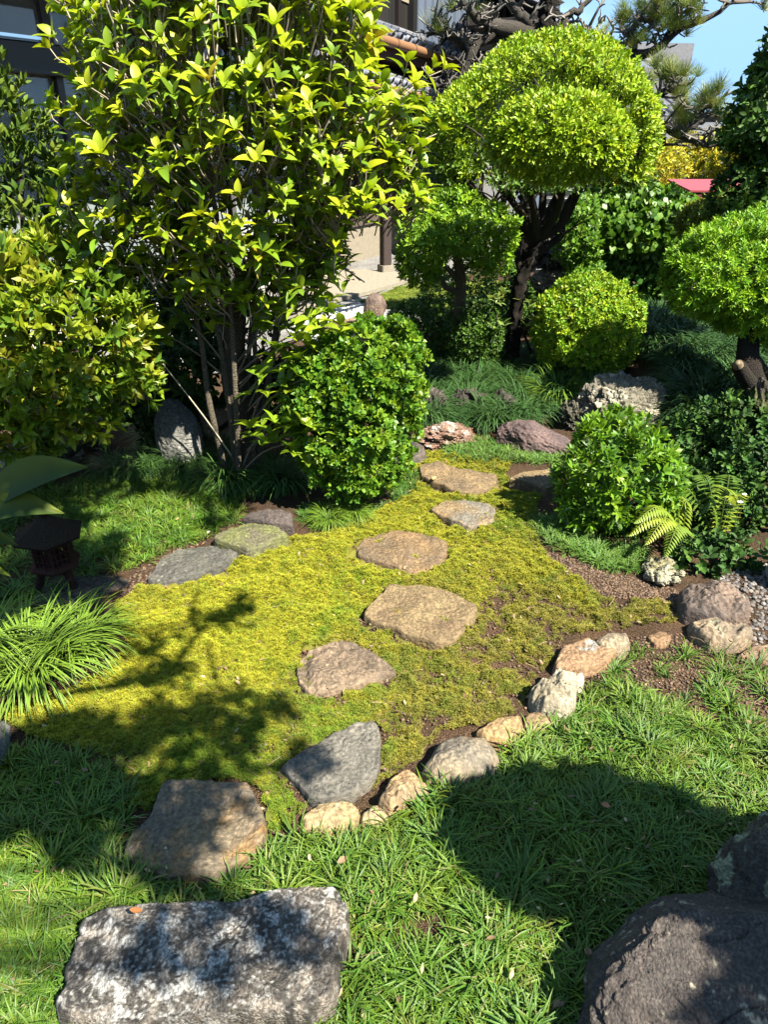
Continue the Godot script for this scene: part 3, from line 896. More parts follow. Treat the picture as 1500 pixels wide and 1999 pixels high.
	boulder("court_rock", "small pointed brown rock at the edge of the gravel court", Vector3(-0.093, 0.000, -7.518) + Vector3(0, 0.1, 0), Vector3(0.13, 0.2, 0.12), 0.4, M.stone, {n = 26, rough = 0.02, planes = 9, col = Color(0.16, 0.115, 0.085), col2 = Color(0.06, 0.045, 0.04), seed = 61.0})
	boulder("court_rock", "low tan rock lying left of the small pointed brown rock", Vector3(-0.352, 0.000, -7.039) + Vector3(0, 0.03, 0), Vector3(0.25, 0.1, 0.16), 0.1, M.rock, {n = 26, rough = 0.06, col = Color(0.22, 0.15, 0.095), col2 = Color(0.11, 0.08, 0.05), seed = 63.0})
	boulder("dark_rock", "dark mossy rock mass under the yew pad at the right edge", Vector3(2.086, 0.291, -3.550), Vector3(0.2, 0.34, 0.2), 0.4, M.rock, {n = 40, planes = 10, rough = 0.1, col = Color(0.055, 0.048, 0.034), col2 = Color(0.022, 0.02, 0.015), spot = Color(0.06, 0.07, 0.025), spot_at = 0.15, spot_f = 8.0, seed = 91.0})
	boulder("pale_stone", "smooth pale upright stone cut by the right picture edge", Vector3(1.664, 0.000, -2.394) + Vector3(0.02, 0.08, -0.03), Vector3(0.1, 0.16, 0.1), 0.0, M.stone, {n = 26, planes = 5, rough = 0.03, col = Color(0.28, 0.28, 0.27), col2 = Color(0.2, 0.2, 0.19), seed = 70.0})

# ---------------------------------------------------------------- moss
var moss_poly := PackedVector2Array()

func moss_poly_make() -> void:
	moss_poly = PackedVector2Array([Vector2(0.264, -3.893), Vector2(0.374, -3.910), Vector2(0.454, -3.774), Vector2(0.742, -3.683), Vector2(0.672, -3.519), Vector2(0.866, -3.353), Vector2(0.759, -3.084), Vector2(0.716, -2.823), Vector2(0.730, -2.638), Vector2(0.786, -2.491), Vector2(0.893, -2.327), Vector2(1.100, -2.327), Vector2(1.184, -2.249), Vector2(1.158, -2.155), Vector2(0.951, -2.123), Vector2(0.854, -2.123), Vector2(0.689, -2.079), Vector2(0.591, -1.938), Vector2(0.498, -1.825), Vector2(0.491, -1.703), Vector2(0.288, -1.606), Vector2(0.175, -1.591), Vector2(0.106, -1.483), Vector2(-0.015, -1.389), Vector2(-0.071, -1.342), Vector2(-0.211, -1.314), Vector2(-0.259, -1.246), Vector2(-0.313, -1.238), Vector2(-0.336, -1.345), Vector2(-0.396, -1.398), Vector2(-0.616, -1.402), Vector2(-0.648, -1.311), Vector2(-0.715, -1.345), Vector2(-0.786, -1.492), Vector2(-0.930, -1.528), Vector2(-1.086, -1.563), Vector2(-1.237, -1.680), Vector2(-1.164, -1.736), Vector2(-0.976, -1.870), Vector2(-0.938, -2.024), Vector2(-1.063, -2.249), Vector2(-1.000, -2.394), Vector2(-0.805, -2.479), Vector2(-0.643, -2.660), Vector2(-0.455, -2.813), Vector2(-0.270, -2.898), Vector2(-0.076, -3.002), Vector2(0.026, -3.170), Vector2(0.177, -3.321), Vector2(0.186, -3.519), Vector2(0.149, -3.698)])

func blob(p: Vector2, c: Vector3, r: float) -> float:
	return exp(-p.distance_squared_to(Vector2(c.x, c.z)) / (r * r))

func moss_mix(p: Vector2) -> Vector3:
	# shares of yellow, green and olive
	var w := Vector2(nz.get_noise_2d(p.x * 3.0, p.y * 3.0), nz.get_noise_2d(p.x * 3.0 + 50.0, p.y * 3.0)) * 0.16
	var q := p + w
	var y := 1.1 * blob(q, Vector3(-0.487, 0.000, -2.394), 0.55) + 0.9 * blob(q, Vector3(-0.797, 0.000, -2.054), 0.4) + 0.9 * blob(q, Vector3(0.025, 0.000, -3.029), 0.5) + 0.7 * blob(q, Vector3(0.518, 0.000, -2.595), 0.3) + 0.8 * blob(q, Vector3(-1.065, 0.000, -1.661), 0.25) + 0.6 * blob(q, Vector3(0.349, 0.000, -3.589), 0.4) + 0.4 * blob(q, Vector3(0.716, 0.000, -2.471), 0.18)
	var g := 1.0 * blob(q, Vector3(-0.571, 0.000, -1.454), 0.2) + 0.9 * blob(q, Vector3(-0.251, 0.000, -1.295), 0.12) + 0.9 * blob(q, Vector3(-0.099, 0.000, -1.673), 0.14) + 0.7 * blob(q, Vector3(-0.213, 0.000, -2.116), 0.15) + 0.7 * blob(q, Vector3(-0.065, 0.000, -2.471), 0.14) + 0.5 * blob(q, Vector3(0.198, 0.000, -1.910), 0.16) + 0.6 * blob(q, Vector3(0.695, 0.000, -3.084), 0.3) + 0.5 * blob(q, Vector3(0.768, 0.000, -2.413), 0.1) + 0.35 * blob(q, Vector3(-0.381, 0.000, -1.805), 0.1)
	var o := 0.45 + 1.0 * blob(q, Vector3(0.687, 0.000, -1.995), 0.5) + 0.7 * blob(q, Vector3(0.337, 0.000, -1.731), 0.3) + 0.4 * blob(q, Vector3(0.500, 0.000, -2.215), 0.35)
	var s := y + g + o
	return Vector3(y, g, o) / s

func moss_cover(p: Vector2, mx: Vector3) -> float:
	var bare := nz.get_noise_2d(p.x * 5.0, p.y * 5.0 + 70.0) * 0.6 + nz.get_noise_2d(p.x * 16.0, p.y * 16.0) * 0.45
	return clampf(1.0 - mx.z * 0.52 + bare * (0.3 + 0.95 * mx.z), 0.0, 1.0)

func build_moss() -> void:
	moss_poly_make()
	var root := thing("moss", "low carpet of yellow-green moss around the stepping stones", "moss")
	root.set_meta("kind", "stuff")
	var b := MB.new()
	sheet_moss(b)
	put("moss_mat", b.mesh(), M.moss, root)
	var m := MB.new()
	for k in 9:
		var a := k * 2.4
		m.blade(Vector3.ZERO, Vector3(cos(a), 0, sin(a)), 1.35 if k < 3 else ra(0.35, 1.0), ra(0.008, 0.013), 0.0022, ra(0.2, 0.9), 2, Color(0.5, 0.5, 0.5), Color(1.05, 1.05, 1.05))
	var f := Fol.new()
	var r := bounds(moss_poly)
	var step := 0.0043
	for i in int(r.size.x / step):
		for j in int(r.size.y / step):
			var p := r.position + Vector2(i + rng.randf(), j + rng.randf()) * step
			if not inpoly(p, moss_poly):
				continue
			var mx := moss_mix(p)
			var cv := moss_cover(p, mx)
			if rng.randf() > cv * 1.25:
				continue
			var near := 1.0
			for q in stone_polys:
				if absf(q[0].x - p.x) < 0.6 and absf(q[0].y - p.y) < 0.6:
					if inpoly(p, q):
						near = 0.0
						break
					near = minf(near, edge_dist(p, q))
			if near < 0.016 + 0.03 * nz.get_noise_2d(p.x * 9.0, p.y * 9.0):
				continue
			var c := moss_color(p, mx)
			f.add(Transform3D(basis_to((Vector3.UP + Vector3(ra(-1, 1), 0, ra(-1, 1)) * 0.35).normalized(), ra(0, TAU)).scaled(Vector3.ONE * ra(0.6, 1.3) * (0.6 + 0.55 * cv)), Vector3(p.x, gh(p.x, p.y) + moss_h(p, cv) - 0.003, p.y)), vary(c, 0.3))
	lay("moss_sprigs", f, m.mesh(), M.moss, root)

func moss_color(p: Vector2, mx: Vector3) -> Color:
	var y := Color(0.255, 0.262, 0.014)
	var g := Color(0.085, 0.17, 0.008)
	var o := Color(0.145, 0.13, 0.026)
	var k := nz.get_noise_2d(p.x * 22.0, p.y * 22.0) * 0.5 + nz.get_noise_2d(p.x * 7.0 + 30.0, p.y * 7.0) * 0.45
	var t := Vector3(maxf(0.0, mx.x + k * 0.6), maxf(0.0, mx.y - k * 0.5), mx.z)
	t /= t.x + t.y + t.z
	return Color(y.r * t.x + g.r * t.y + o.r * t.z, y.g * t.x + g.g * t.y + o.g * t.z, y.b * t.x + g.b * t.y + o.b * t.z)

func moss_h(p: Vector2, cv: float) -> float:
	return 0.003 + 0.012 * cv * (0.8 + 0.9 * nz.get_noise_2d(p.x * 12.0, p.y * 12.0) + 0.8 * nz.get_noise_2d(p.x * 30.0, p.y * 30.0) + 0.6 * nz.get_noise_2d(p.x * 65.0, p.y * 65.0))

func sheet_moss(b: MB) -> void:
	var r := bounds(moss_poly)
	var step := 0.010
	var nx := int(r.size.x / step) + 2
	var ny := int(r.size.y / step) + 2
	var id := PackedInt32Array()
	id.resize(nx * ny)
	id.fill(-1)
	for i in nx:
		for j in ny:
			var p := r.position + Vector2(i, j) * step
			if not inpoly(p, moss_poly):
				continue
			var mx := moss_mix(p)
			var cv := moss_cover(p, mx)
			if cv < 0.5:
				continue
			var c := moss_color(p, mx) * 0.5
			c = c.lerp(Color(0.06, 0.045, 0.02), 0.35)
			id[i * ny + j] = b.vert(Vector3(p.x, gh(p.x, p.y) + moss_h(p, cv) - 0.004, p.y), Vector3.UP, c)
	for i in nx - 1:
		for j in ny - 1:
			var a := id[i * ny + j]
			var d := id[(i + 1) * ny + j]
			var e := id[i * ny + j + 1]
			var g := id[(i + 1) * ny + j + 1]
			if a >= 0 and d >= 0 and e >= 0:
				b.tri(a, d, e)
			if d >= 0 and e >= 0 and g >= 0:
				b.tri(e, d, g)
	b.smooth()

# ---------------------------------------------------------------- mondo grass and arching clumps
func build_turf() -> void:
	var kinds := [grass_tuft(25, 0.070, 0.0037, 0.95, 1.1), grass_tuft(23, 0.083, 0.0036, 0.85, 1.3), grass_tuft(28, 0.060, 0.0037, 0.7, 1.0), grass_tuft(20, 0.09, 0.0042, 1.05, 1.5)]
	var lit := [Color(0.075, 0.15, 0.010), Color(0.09, 0.165, 0.014), Color(0.06, 0.135, 0.012), Color(0.115, 0.175, 0.014), Color(0.075, 0.14, 0.02), Color(0.06, 0.125, 0.014), Color(0.05, 0.115, 0.014), Color(0.07, 0.15, 0.012), Color(0.08, 0.14, 0.014), Color(0.06, 0.13, 0.016), Color(0.09, 0.15, 0.014), Color(0.12, 0.15, 0.025)]
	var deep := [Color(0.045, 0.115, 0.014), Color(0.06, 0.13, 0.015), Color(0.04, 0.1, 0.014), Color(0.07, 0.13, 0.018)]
	var front := PackedVector2Array([Vector2(-1.463, -1.512), Vector2(-0.997, -1.502), Vector2(-0.862, -1.469), Vector2(-0.748, -1.444), Vector2(-0.707, -1.328), Vector2(-0.686, -1.200), Vector2(-0.640, -1.117), Vector2(-0.472, -1.111), Vector2(-0.326, -1.156), Vector2(-0.255, -1.208), Vector2(-0.149, -1.234), Vector2(-0.069, -1.259), Vector2(0.014, -1.295), Vector2(0.160, -1.389), Vector2(0.345, -1.450), Vector2(0.392, -1.553), Vector2(0.496, -1.606), Vector2(0.637, -1.719), Vector2(0.724, -1.857), Vector2(0.890, -1.989), Vector2(1.094, -2.039), Vector2(1.531, -1.910), Vector2(1.577, -1.454), Vector2(1.251, -0.693), Vector2(-1.351, -0.693)])
	var slab_p := PackedVector2Array([Vector2(-0.660, -0.934), Vector2(-0.399, -0.966), Vector2(-0.174, -0.999), Vector2(-0.080, -0.969), Vector2(-0.091, -0.868), Vector2(-0.107, -0.788), Vector2(-0.252, -0.764), Vector2(-0.507, -0.746), Vector2(-0.639, -0.788)])
	var sparse := PackedVector2Array([Vector2(0.595, -1.830), Vector2(0.751, -2.024), Vector2(1.124, -2.116), Vector2(1.783, -2.024), Vector2(1.515, -1.595), Vector2(1.155, -1.512), Vector2(0.983, -1.661), Vector2(0.780, -1.805), Vector2(0.595, -1.684)])
	var f := Fol.new()
	var keep := func(p: Vector2) -> bool:
		if inpoly(p, slab_p):
			return false
		for q in stone_polys:
			if absf(q[0].x - p.x) < 0.5 and absf(q[0].y - p.y) < 0.5 and inpoly(p, q):
				return false
		var q2 := nz.get_noise_2d(p.x * 6.0 + 9.0, p.y * 6.0)
		if inpoly(p, sparse):
			return q2 > 0.05 and rng.randf() < 0.3
		return q2 > -0.5 or rng.randf() < 0.35
	scatter(f, front, 0.0245, keep, Vector2(0.65, 1.2), lit, 0.35)
	# the turf grows in clumps: taller and darker in some, short and yellowish in others
	for i in f.t.size():
		var q := f.t[i].origin
		var g := nz.get_noise_2d(q.x * 5.5, q.z * 5.5 + 13.0) + 0.5 * nz.get_noise_2d(q.x * 13.0, q.z * 13.0)
		f.t[i].basis = f.t[i].basis.scaled(Vector3.ONE * (1.0 + 0.32 * g))
		f.c[i] = (f.c[i] * (0.86 - 0.16 * g)).lerp(Color(0.10, 0.12, 0.012), clampf(-0.5 * g, 0.0, 0.4))
	var root := thing("mondo_grass", "bright dark-green mondo grass turf filling the foreground", "grass")
	root.set_meta("kind", "stuff")
	lay_mix("grass_tufts", f, kinds, M.grass, root)
	var left := PackedVector2Array([Vector2(-1.855, -3.259), Vector2(-1.560, -3.484), Vector2(-1.135, -3.484), Vector2(-0.710, -3.170), Vector2(-0.706, -2.975), Vector2(-0.805, -2.823), Vector2(-0.962, -2.738), Vector2(-1.036, -2.595), Vector2(-1.178, -2.520), Vector2(-1.446, -2.775)])
	f = Fol.new()
	scatter(f, left, 0.035, func(p): return rng.randf() < 0.95, Vector2(0.7, 1.1), lit, 0.3)
	root = thing("mondo_grass", "patch of short grass between the little lantern and the big shrub", "grass")
	root.set_meta("kind", "stuff")
	lay_mix("grass_tufts", f, kinds, M.grass, root)
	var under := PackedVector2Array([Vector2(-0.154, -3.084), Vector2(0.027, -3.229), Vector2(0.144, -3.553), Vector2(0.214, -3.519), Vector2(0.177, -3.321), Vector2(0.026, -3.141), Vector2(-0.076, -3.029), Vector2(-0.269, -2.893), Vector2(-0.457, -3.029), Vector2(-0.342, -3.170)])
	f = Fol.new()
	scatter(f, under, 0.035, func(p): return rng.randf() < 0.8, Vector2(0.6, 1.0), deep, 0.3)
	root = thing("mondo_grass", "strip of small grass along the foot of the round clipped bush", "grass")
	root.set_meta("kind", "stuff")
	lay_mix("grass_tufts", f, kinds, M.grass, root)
	var mid := PackedVector2Array([Vector2(0.365, -3.877), Vector2(0.481, -4.044), Vector2(0.745, -3.993), Vector2(0.955, -3.853), Vector2(1.105, -3.774), Vector2(1.066, -3.646), Vector2(0.770, -3.676), Vector2(0.567, -3.706), Vector2(0.407, -3.751)])
	f = Fol.new()
	var blue := [Color(0.075, 0.145, 0.025), Color(0.095, 0.16, 0.03), Color(0.06, 0.13, 0.02)]
	scatter(f, mid, 0.032, func(p): return true, Vector2(0.7, 1.05), blue, 0.3)
	root = thing("mondo_grass", "patch of short grass in front of the purplish lying rock", "grass")
	root.set_meta("kind", "stuff")
	lay_mix("grass_tufts", f, kinds, M.grass, root)
	var right := PackedVector2Array([Vector2(0.736, -3.029), Vector2(0.888, -3.029), Vector2(1.013, -2.752), Vector2(1.176, -2.692), Vector2(1.129, -2.511), Vector2(0.964, -2.503), Vector2(0.826, -2.660), Vector2(0.735, -2.775)])
	f = Fol.new()
	scatter(f, right, 0.03, func(p): return true, Vector2(0.7, 1.05), blue, 0.3)
	root = thing("mondo_grass", "strip of short grass curving below the leafy low bush at right", "grass")
	root.set_meta("kind", "stuff")
	lay_mix("grass_tufts", f, kinds, M.grass, root)
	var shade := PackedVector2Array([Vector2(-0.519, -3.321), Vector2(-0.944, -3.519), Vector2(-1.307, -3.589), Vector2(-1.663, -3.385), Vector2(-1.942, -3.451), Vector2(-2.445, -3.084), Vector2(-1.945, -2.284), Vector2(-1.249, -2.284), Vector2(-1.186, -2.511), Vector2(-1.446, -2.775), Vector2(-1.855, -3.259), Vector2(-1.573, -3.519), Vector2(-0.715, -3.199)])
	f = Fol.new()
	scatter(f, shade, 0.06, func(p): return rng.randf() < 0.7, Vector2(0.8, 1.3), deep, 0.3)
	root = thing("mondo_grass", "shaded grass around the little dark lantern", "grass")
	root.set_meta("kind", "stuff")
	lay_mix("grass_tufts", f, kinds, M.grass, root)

func clump_mesh(n: int, length: float, width: float, droop: float, spread: float, c0: Color, c1: Color) -> ArrayMesh:
	var b := MB.new()
	for k in n:
		var a := ra(0, TAU)
		var o := Vector3(cos(a), 0, sin(a))
		var g := ra(0.7, 1.25)
		b.blade(o * spread * sqrt(rng.randf()), o.rotated(Vector3.UP, ra(-0.5, 0.5)), ra(0.9, 1.5), length * ra(0.6, 1.15), width * ra(0.8, 1.2), droop * ra(0.7, 1.3), 7, c0 * g, c1 * g)
	return b.mesh()

func build_clumps() -> void:
	var lit0 := Color(0.05, 0.10, 0.012)
	var lit1 := Color(0.10, 0.16, 0.016)
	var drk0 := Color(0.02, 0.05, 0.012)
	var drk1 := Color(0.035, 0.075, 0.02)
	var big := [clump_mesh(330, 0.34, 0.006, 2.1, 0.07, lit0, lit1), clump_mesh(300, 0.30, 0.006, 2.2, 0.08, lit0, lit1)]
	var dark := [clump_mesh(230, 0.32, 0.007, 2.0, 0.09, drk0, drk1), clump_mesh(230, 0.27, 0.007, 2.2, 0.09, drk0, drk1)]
	var spots := [
		[Vector3(-1.201, 0.000, -1.857), 0, 1.0, "fountain of long arching grass blades at the left edge of the moss"],
		[Vector3(-1.114, 0.000, -1.995), 1, 0.9, "arching grass clump behind the fountain of long blades at the left"],
		[Vector3(-1.401, 0.000, -1.938), 0, 0.9, "arching grass clump cut by the left picture edge"],
		[Vector3(1.207, 0.000, -4.648), 0, 1.05, "sunlit fountain of arching grass beside the craggy rock"],
		[Vector3(1.470, 0.000, -4.760), 1, 0.8, "smaller arching grass clump touching the craggy rock"],
		[Vector3(-0.263, 0.000, -2.975), 1, 0.5, "small tuft of arching grass at the foot of the clipped bush"],
		[Vector3(-0.152, 0.000, -3.018), 0, 0.42, "smallest tuft of arching grass right of the one by the clipped bush"],
	]
	for s in spots:
		var o := put("grass_clump", big[s[1]], M.grass)
		o.position = Vector3(s[0].x, gh(s[0].x, s[0].z), s[0].z)
		o.scale = Vector3.ONE * s[2]
		o.rotation.y = ra(0, TAU)
		tag(o, s[3], "grass clump", "arching grass clumps")
	# dark bank of the same grass, in shade, at the back and on the right slope
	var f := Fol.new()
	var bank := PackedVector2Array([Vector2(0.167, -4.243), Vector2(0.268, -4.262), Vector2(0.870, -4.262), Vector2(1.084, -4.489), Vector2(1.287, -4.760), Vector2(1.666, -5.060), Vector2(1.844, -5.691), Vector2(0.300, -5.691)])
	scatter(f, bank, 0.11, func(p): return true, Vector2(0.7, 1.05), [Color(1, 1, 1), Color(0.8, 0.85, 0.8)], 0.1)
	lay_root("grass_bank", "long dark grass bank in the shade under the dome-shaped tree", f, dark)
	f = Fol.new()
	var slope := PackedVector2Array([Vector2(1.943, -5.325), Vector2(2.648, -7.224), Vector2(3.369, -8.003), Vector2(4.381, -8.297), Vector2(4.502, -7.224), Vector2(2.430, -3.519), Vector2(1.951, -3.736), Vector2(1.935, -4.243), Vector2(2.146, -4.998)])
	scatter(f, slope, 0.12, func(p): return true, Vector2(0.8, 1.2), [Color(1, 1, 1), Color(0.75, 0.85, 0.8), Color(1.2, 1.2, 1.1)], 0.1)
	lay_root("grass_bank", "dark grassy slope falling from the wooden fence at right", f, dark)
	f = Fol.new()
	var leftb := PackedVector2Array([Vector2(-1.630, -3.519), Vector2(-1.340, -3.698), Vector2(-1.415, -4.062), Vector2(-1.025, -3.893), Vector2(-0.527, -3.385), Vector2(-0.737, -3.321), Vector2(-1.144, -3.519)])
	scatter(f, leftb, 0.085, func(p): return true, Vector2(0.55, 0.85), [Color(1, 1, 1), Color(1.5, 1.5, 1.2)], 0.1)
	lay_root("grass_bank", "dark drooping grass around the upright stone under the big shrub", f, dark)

func lay_root(nm: String, label: String, f: Fol, meshes: Array) -> void:
	var root := thing(nm, label, "grass")
	root.set_meta("kind", "stuff")
	lay_mix("grass_blades", f, meshes, M.grass, root)

# ---------------------------------------------------------------- house
func along(o: Vector3, d: Vector3, t: float, y: float, out := 0.0) -> Vector3:
	var nrm := Vector3(-d.z, 0, d.x)
	return Vector3(o.x + d.x * t + nrm.x * out, y, o.z + d.z * t + nrm.z * out)

# bar between two points of a wall: from (t0,y0) to (t1,y1), standing out by `out`, thick `th`
func wall_bar(b: MB, o: Vector3, d: Vector3, t0: float, t1: float, y0: float, y1: float, out: float, th: float, c: Color) -> void:
	var nrm := Vector3(-d.z, 0, d.x)
	var x := Transform3D(Basis(nrm, Vector3.UP, -d), along(o, d, (t0 + t1) * 0.5, (y0 + y1) * 0.5, out))
	x.basis = Basis(nrm, Vector3.UP, nrm.cross(Vector3.UP))
	b.box(x, Vector3(th, y1 - y0, absf(t1 - t0)), c)

func bar_part(nm: String, root: Node3D, o: Vector3, d: Vector3, t0: float, t1: float, y0: float, y1: float, out: float, th: float, m: Material, c := Color(1, 1, 1)) -> MeshInstance3D:
	var b := MB.new()
	wall_bar(b, o, d, t0, t1, y0, y1, out, th, c)
	return put(nm, b.mesh(), m, root)

func build_house() -> void:
	var o := Vector3(-2.527, 0.450, -7.090)
	var d := Vector3(sin(deg_to_rad(38.0)), 0, -cos(deg_to_rad(38.0)))
	var house := thing("garden_house", "old single-storey house wing with dark aluminium sliding glass doors at left", "house")
	var brown := Color(0.045, 0.028, 0.018)
	bar_part("foundation", house, o, d, -4.0, 1.9, 0.0, 0.36, -0.06, 0.12, M.plaster, Color(0.3, 0.3, 0.27))
	bar_part("sill", house, o, d, -4.0, 1.9, 0.36, 0.45, 0.0, 0.2, M.alu)
	bar_part("head_rail", house, o, d, -4.0, 1.9, 2.2, 2.38, 0.02, 0.14, M.alu)
	bar_part("rail_lip", house, o, d, -4.0, 1.9, 2.17, 2.198, 0.06, 0.16, M.alu)
	bar_part("top_beam", house, o, d, -4.0, 1.9, 2.74, 3.1, 0.0, 0.18, M.wood, brown)
	var t := -3.9
	var k := 0
	while t < 1.6:
		# a sliding door leaf: stiles, middle rail, glass; the leaves stand in two tracks
		var tr := 0.03 if k % 2 == 0 else -0.03
		var w := 0.93
		var door := bar_part("door_glass", house, o, d, t + 0.05, t + w - 0.05, 0.5, 2.17, tr, 0.006, M.glass)
		for e in [[t, t + 0.055], [t + w - 0.055, t + w]]:
			bar_part("stile", door, o, d, e[0], e[1], 0.455, 2.165, tr, 0.035, M.alu)
		bar_part("middle_rail", door, o, d, t + 0.057, t + w - 0.057, 1.33, 1.375, tr, 0.033, M.alu)
		bar_part("bottom_rail", door, o, d, t + 0.057, t + w - 0.057, 0.455, 0.53, tr, 0.033, M.alu)
		bar_part("transom_glass", house, o, d, t + 0.02, t + w - 0.02, 2.4, 2.72, 0.0, 0.006, M.glass)
		bar_part("transom_post", house, o, d, t - 0.035, t + 0.035, 2.382, 2.738, 0.02, 0.07, M.alu)
		t += w - 0.05
		k += 1
	# room behind the glass
	bar_part("room_floor", house, o, d, -4.0, 1.9, 0.3, 0.42, -2.2, 3.8, M.wood, Color(0.06, 0.045, 0.03))
	bar_part("room_back_wall", house, o, d, -4.0, 1.9, 0.422, 2.9, -3.8, 0.12, M.plaster, Color(0.05, 0.048, 0.045))
	bar_part("room_ceiling", house, o, d, -4.0, 1.9, 2.95, 3.05, -2.0, 3.7, M.wood, Color(0.05, 0.035, 0.025))
	bar_part("end_wall", house, o, d, -4.12, -4.0, 0.0, 3.1, -1.9, 3.9, M.plaster, Color(0.2, 0.19, 0.17))
	bar_part("end_wall", house, o, d, 1.9, 2.02, 0.0, 3.1, -1.9, 3.9, M.plaster, Color(0.3, 0.29, 0.26))
	# pale curtains in the right-hand leaves, gathered in folds
	for span in [[0.6, 1.0], [1.3, 1.85]]:
		var b := MB.new()
		var n := 60
		for i in n + 1:
			var u: float = lerpf(span[0], span[1], float(i) / n)
			var f := 0.025 * sin(u * 62.0) + 0.01 * sin(u * 23.0)
			for y in [0.5, 2.72]:
				b.vert(along(o, d, u, y, -0.2 + f), Vector3(-d.z, 0, d.x), Color(0.3, 0.3, 0.28))
		for i in n:
			b.tri(i * 2, i * 2 + 1, i * 2 + 2)
			b.tri(i * 2 + 1, i * 2 + 3, i * 2 + 2)
		b.smooth()
		put("curtain", b.mesh(), M.leaf_soft, house)
	# eaves: boarded soffit, fascia, roof deck
	var b2 := MB.new()
	var nrm := Vector3(-d.z, 0, d.x)
	b2.quad(along(o, d, -4.2, 2.86, 1.35), along(o, d, 2.0, 2.86, 1.35), along(o, d, 2.0, 3.15, 0.05), along(o, d, -4.2, 3.15, 0.05), brown)
	b2.quad(along(o, d, -4.2, 2.95, 1.37), along(o, d, -4.2, 4.6, -4.0), along(o, d, 2.0, 4.6, -4.0), along(o, d, 2.0, 2.95, 1.37), Color(0.12, 0.125, 0.13))
	put("roof", b2.mesh(), M.tile, house)
	bar_part("fascia", house, o, d, -4.2, 2.0, 2.84, 2.96, 1.36, 0.04, M.wood, brown)
	# a louvred meter cover beside the doors, seen through the shrub
	var vent := thing("louvred_cabinet", "grey slatted metal cabinet behind the stems of the big shrub", "cabinet")
	var vb := MB.new()
	var vo := Vector3(-2.223, 0.000, -8.611) 
	vb.box(Transform3D(Basis(Vector3.UP, deg_to_rad(-52)), vo + Vector3(0, 0.35, 0)), Vector3(0.5, 0.7, 0.3), Color(0.3, 0.31, 0.3))
	put("body", vb.mesh(), M.paint, vent)
	for i in 11:
		var sb := MB.new()
		sb.box(Transform3D(Basis(Vector3.UP, deg_to_rad(-52)) * Basis(Vector3.RIGHT, 0.6), vo + Basis(Vector3.UP, deg_to_rad(-52)) * Vector3(0, 0.1 + i * 0.05, 0.16)), Vector3(0.44, 0.03, 0.012), Color(0.55, 0.56, 0.54))
		put("slat", sb.mesh(), M.paint, vent)

	# ------------------------------------------------ entrance wing with tiled eaves
	var ent := thing("entrance_wing", "two-storey wooden wing with grey tiled eaves and copper gutters behind the shrub", "house")
	var ga := Vector3(-0.033, 2.943, -10.800)
	ga.y = 2.95
	var gb := Vector3(1.194, 2.948, -13.400)
	gb.y = 2.95
	var e := (gb - ga).normalized()
	var len := (gb - ga).length()
	var wl := -0.95
	tile_roof(ent, ga, e, -2.4, len, 2.95, 0.95, 0.42, 3)
	gutter(ent, ga, e, -2.4, len, 2.90, 0.06)
	# wall of the upper storey
	bar_part("upper_wall", ent, ga, e, -4.0, len + 0.25, 3.2, 7.0, wl - 0.1, 0.18, M.wood, Color(0.007, 0.0065, 0.0065))
	var q := -3.9
	while q < len:
		bar_part("wall_post", ent, ga, e, q, q + 0.12, 3.3, 7.0, wl + 0.03, 0.1, M.wood, Color(0.008, 0.006, 0.005))
		bar_part("white_band", ent, ga, e, q + 0.125, q + 1.05, 3.78, 4.0, wl + 0.01, 0.05, M.plaster, Color(0.19, 0.17, 0.12))
		var bd := 0.13
		while bd < 1.0:
			bar_part("wall_board", ent, ga, e, q + bd, q + bd + 0.11, 3.32, 3.775, wl + 0.0, 0.03, M.wood, vary(Color(0.012, 0.011, 0.0105), 0.3))
			bd += 0.118
		q += 1.06
	var wn := bar_part("window", ent, ga, e, -1.6, 0.15, 4.05, 5.6, wl + 0.04, 0.01, M.glass)
	bar_part("frame", wn, ga, e, -1.7, -1.6, 4.03, 5.65, wl + 0.05, 0.06, M.alu)
	bar_part("frame", wn, ga, e, 0.15, 0.25, 4.03, 5.65, wl + 0.05, 0.06, M.alu)
	bar_part("frame", wn, ga, e, -1.6, 0.15, 4.0, 4.05, wl + 0.05, 0.06, M.alu)
	bar_part("corner_post", ent, ga, e, len + 0.1, len + 0.26, 0.0, 7.0, wl + 0.02, 0.2, M.wood, Color(0.007, 0.005, 0.004))
	bar_part("fascia_board", ent, ga, e, -2.4, len, 2.72, 2.96, -0.03, 0.05, M.wood, Color(0.07, 0.035, 0.02))
	bar_part("soffit", ent, ga, e, -2.4, len, 2.74, 2.78, -0.55, 0.8, M.wood, Color(0.06, 0.032, 0.02))
	bar_part("lower_wall", ent, ga, e, -3.0, len + 0.1, 0.0, 2.73, wl - 0.12, 0.2, M.plaster, Color(0.15, 0.145, 0.135))
	bar_part("base_wall", ent, ga, e, -3.0, len + 0.1, 0.0, 0.55, wl + 0.02, 0.06, M.plaster, Color(0.17, 0.15, 0.115))
	bar_part("sill_beam", ent, ga, e, -3.0, len + 0.1, 0.56, 0.7, wl + 0.04, 0.1, M.wood, Color(0.09, 0.07, 0.055))
	var sq := -2.8
	while sq < len:
		bar_part("lower_post", ent, ga, e, sq, sq + 0.11, 0.705, 2.72, wl + 0.02, 0.09, M.wood, Color(0.06, 0.045, 0.036))
		sq += 0.95
	# porch: lower tiled eave on a post
	var porch := thing("porch", "low porch eave of grey tiles with a wooden post on a stone foot", "porch")
	var la := Vector3(0.363, 2.354, -11.000)
	la.y = 2.35
	var lb := Vector3(1.079, 2.335, -13.000)
	lb.y = 2.35
	var le := (lb - la).normalized()
	var ll := (lb - la).length()
	tile_roof(porch, la, le, -2.2, ll + 1.2, 2.35, 0.95, 0.42, 3)
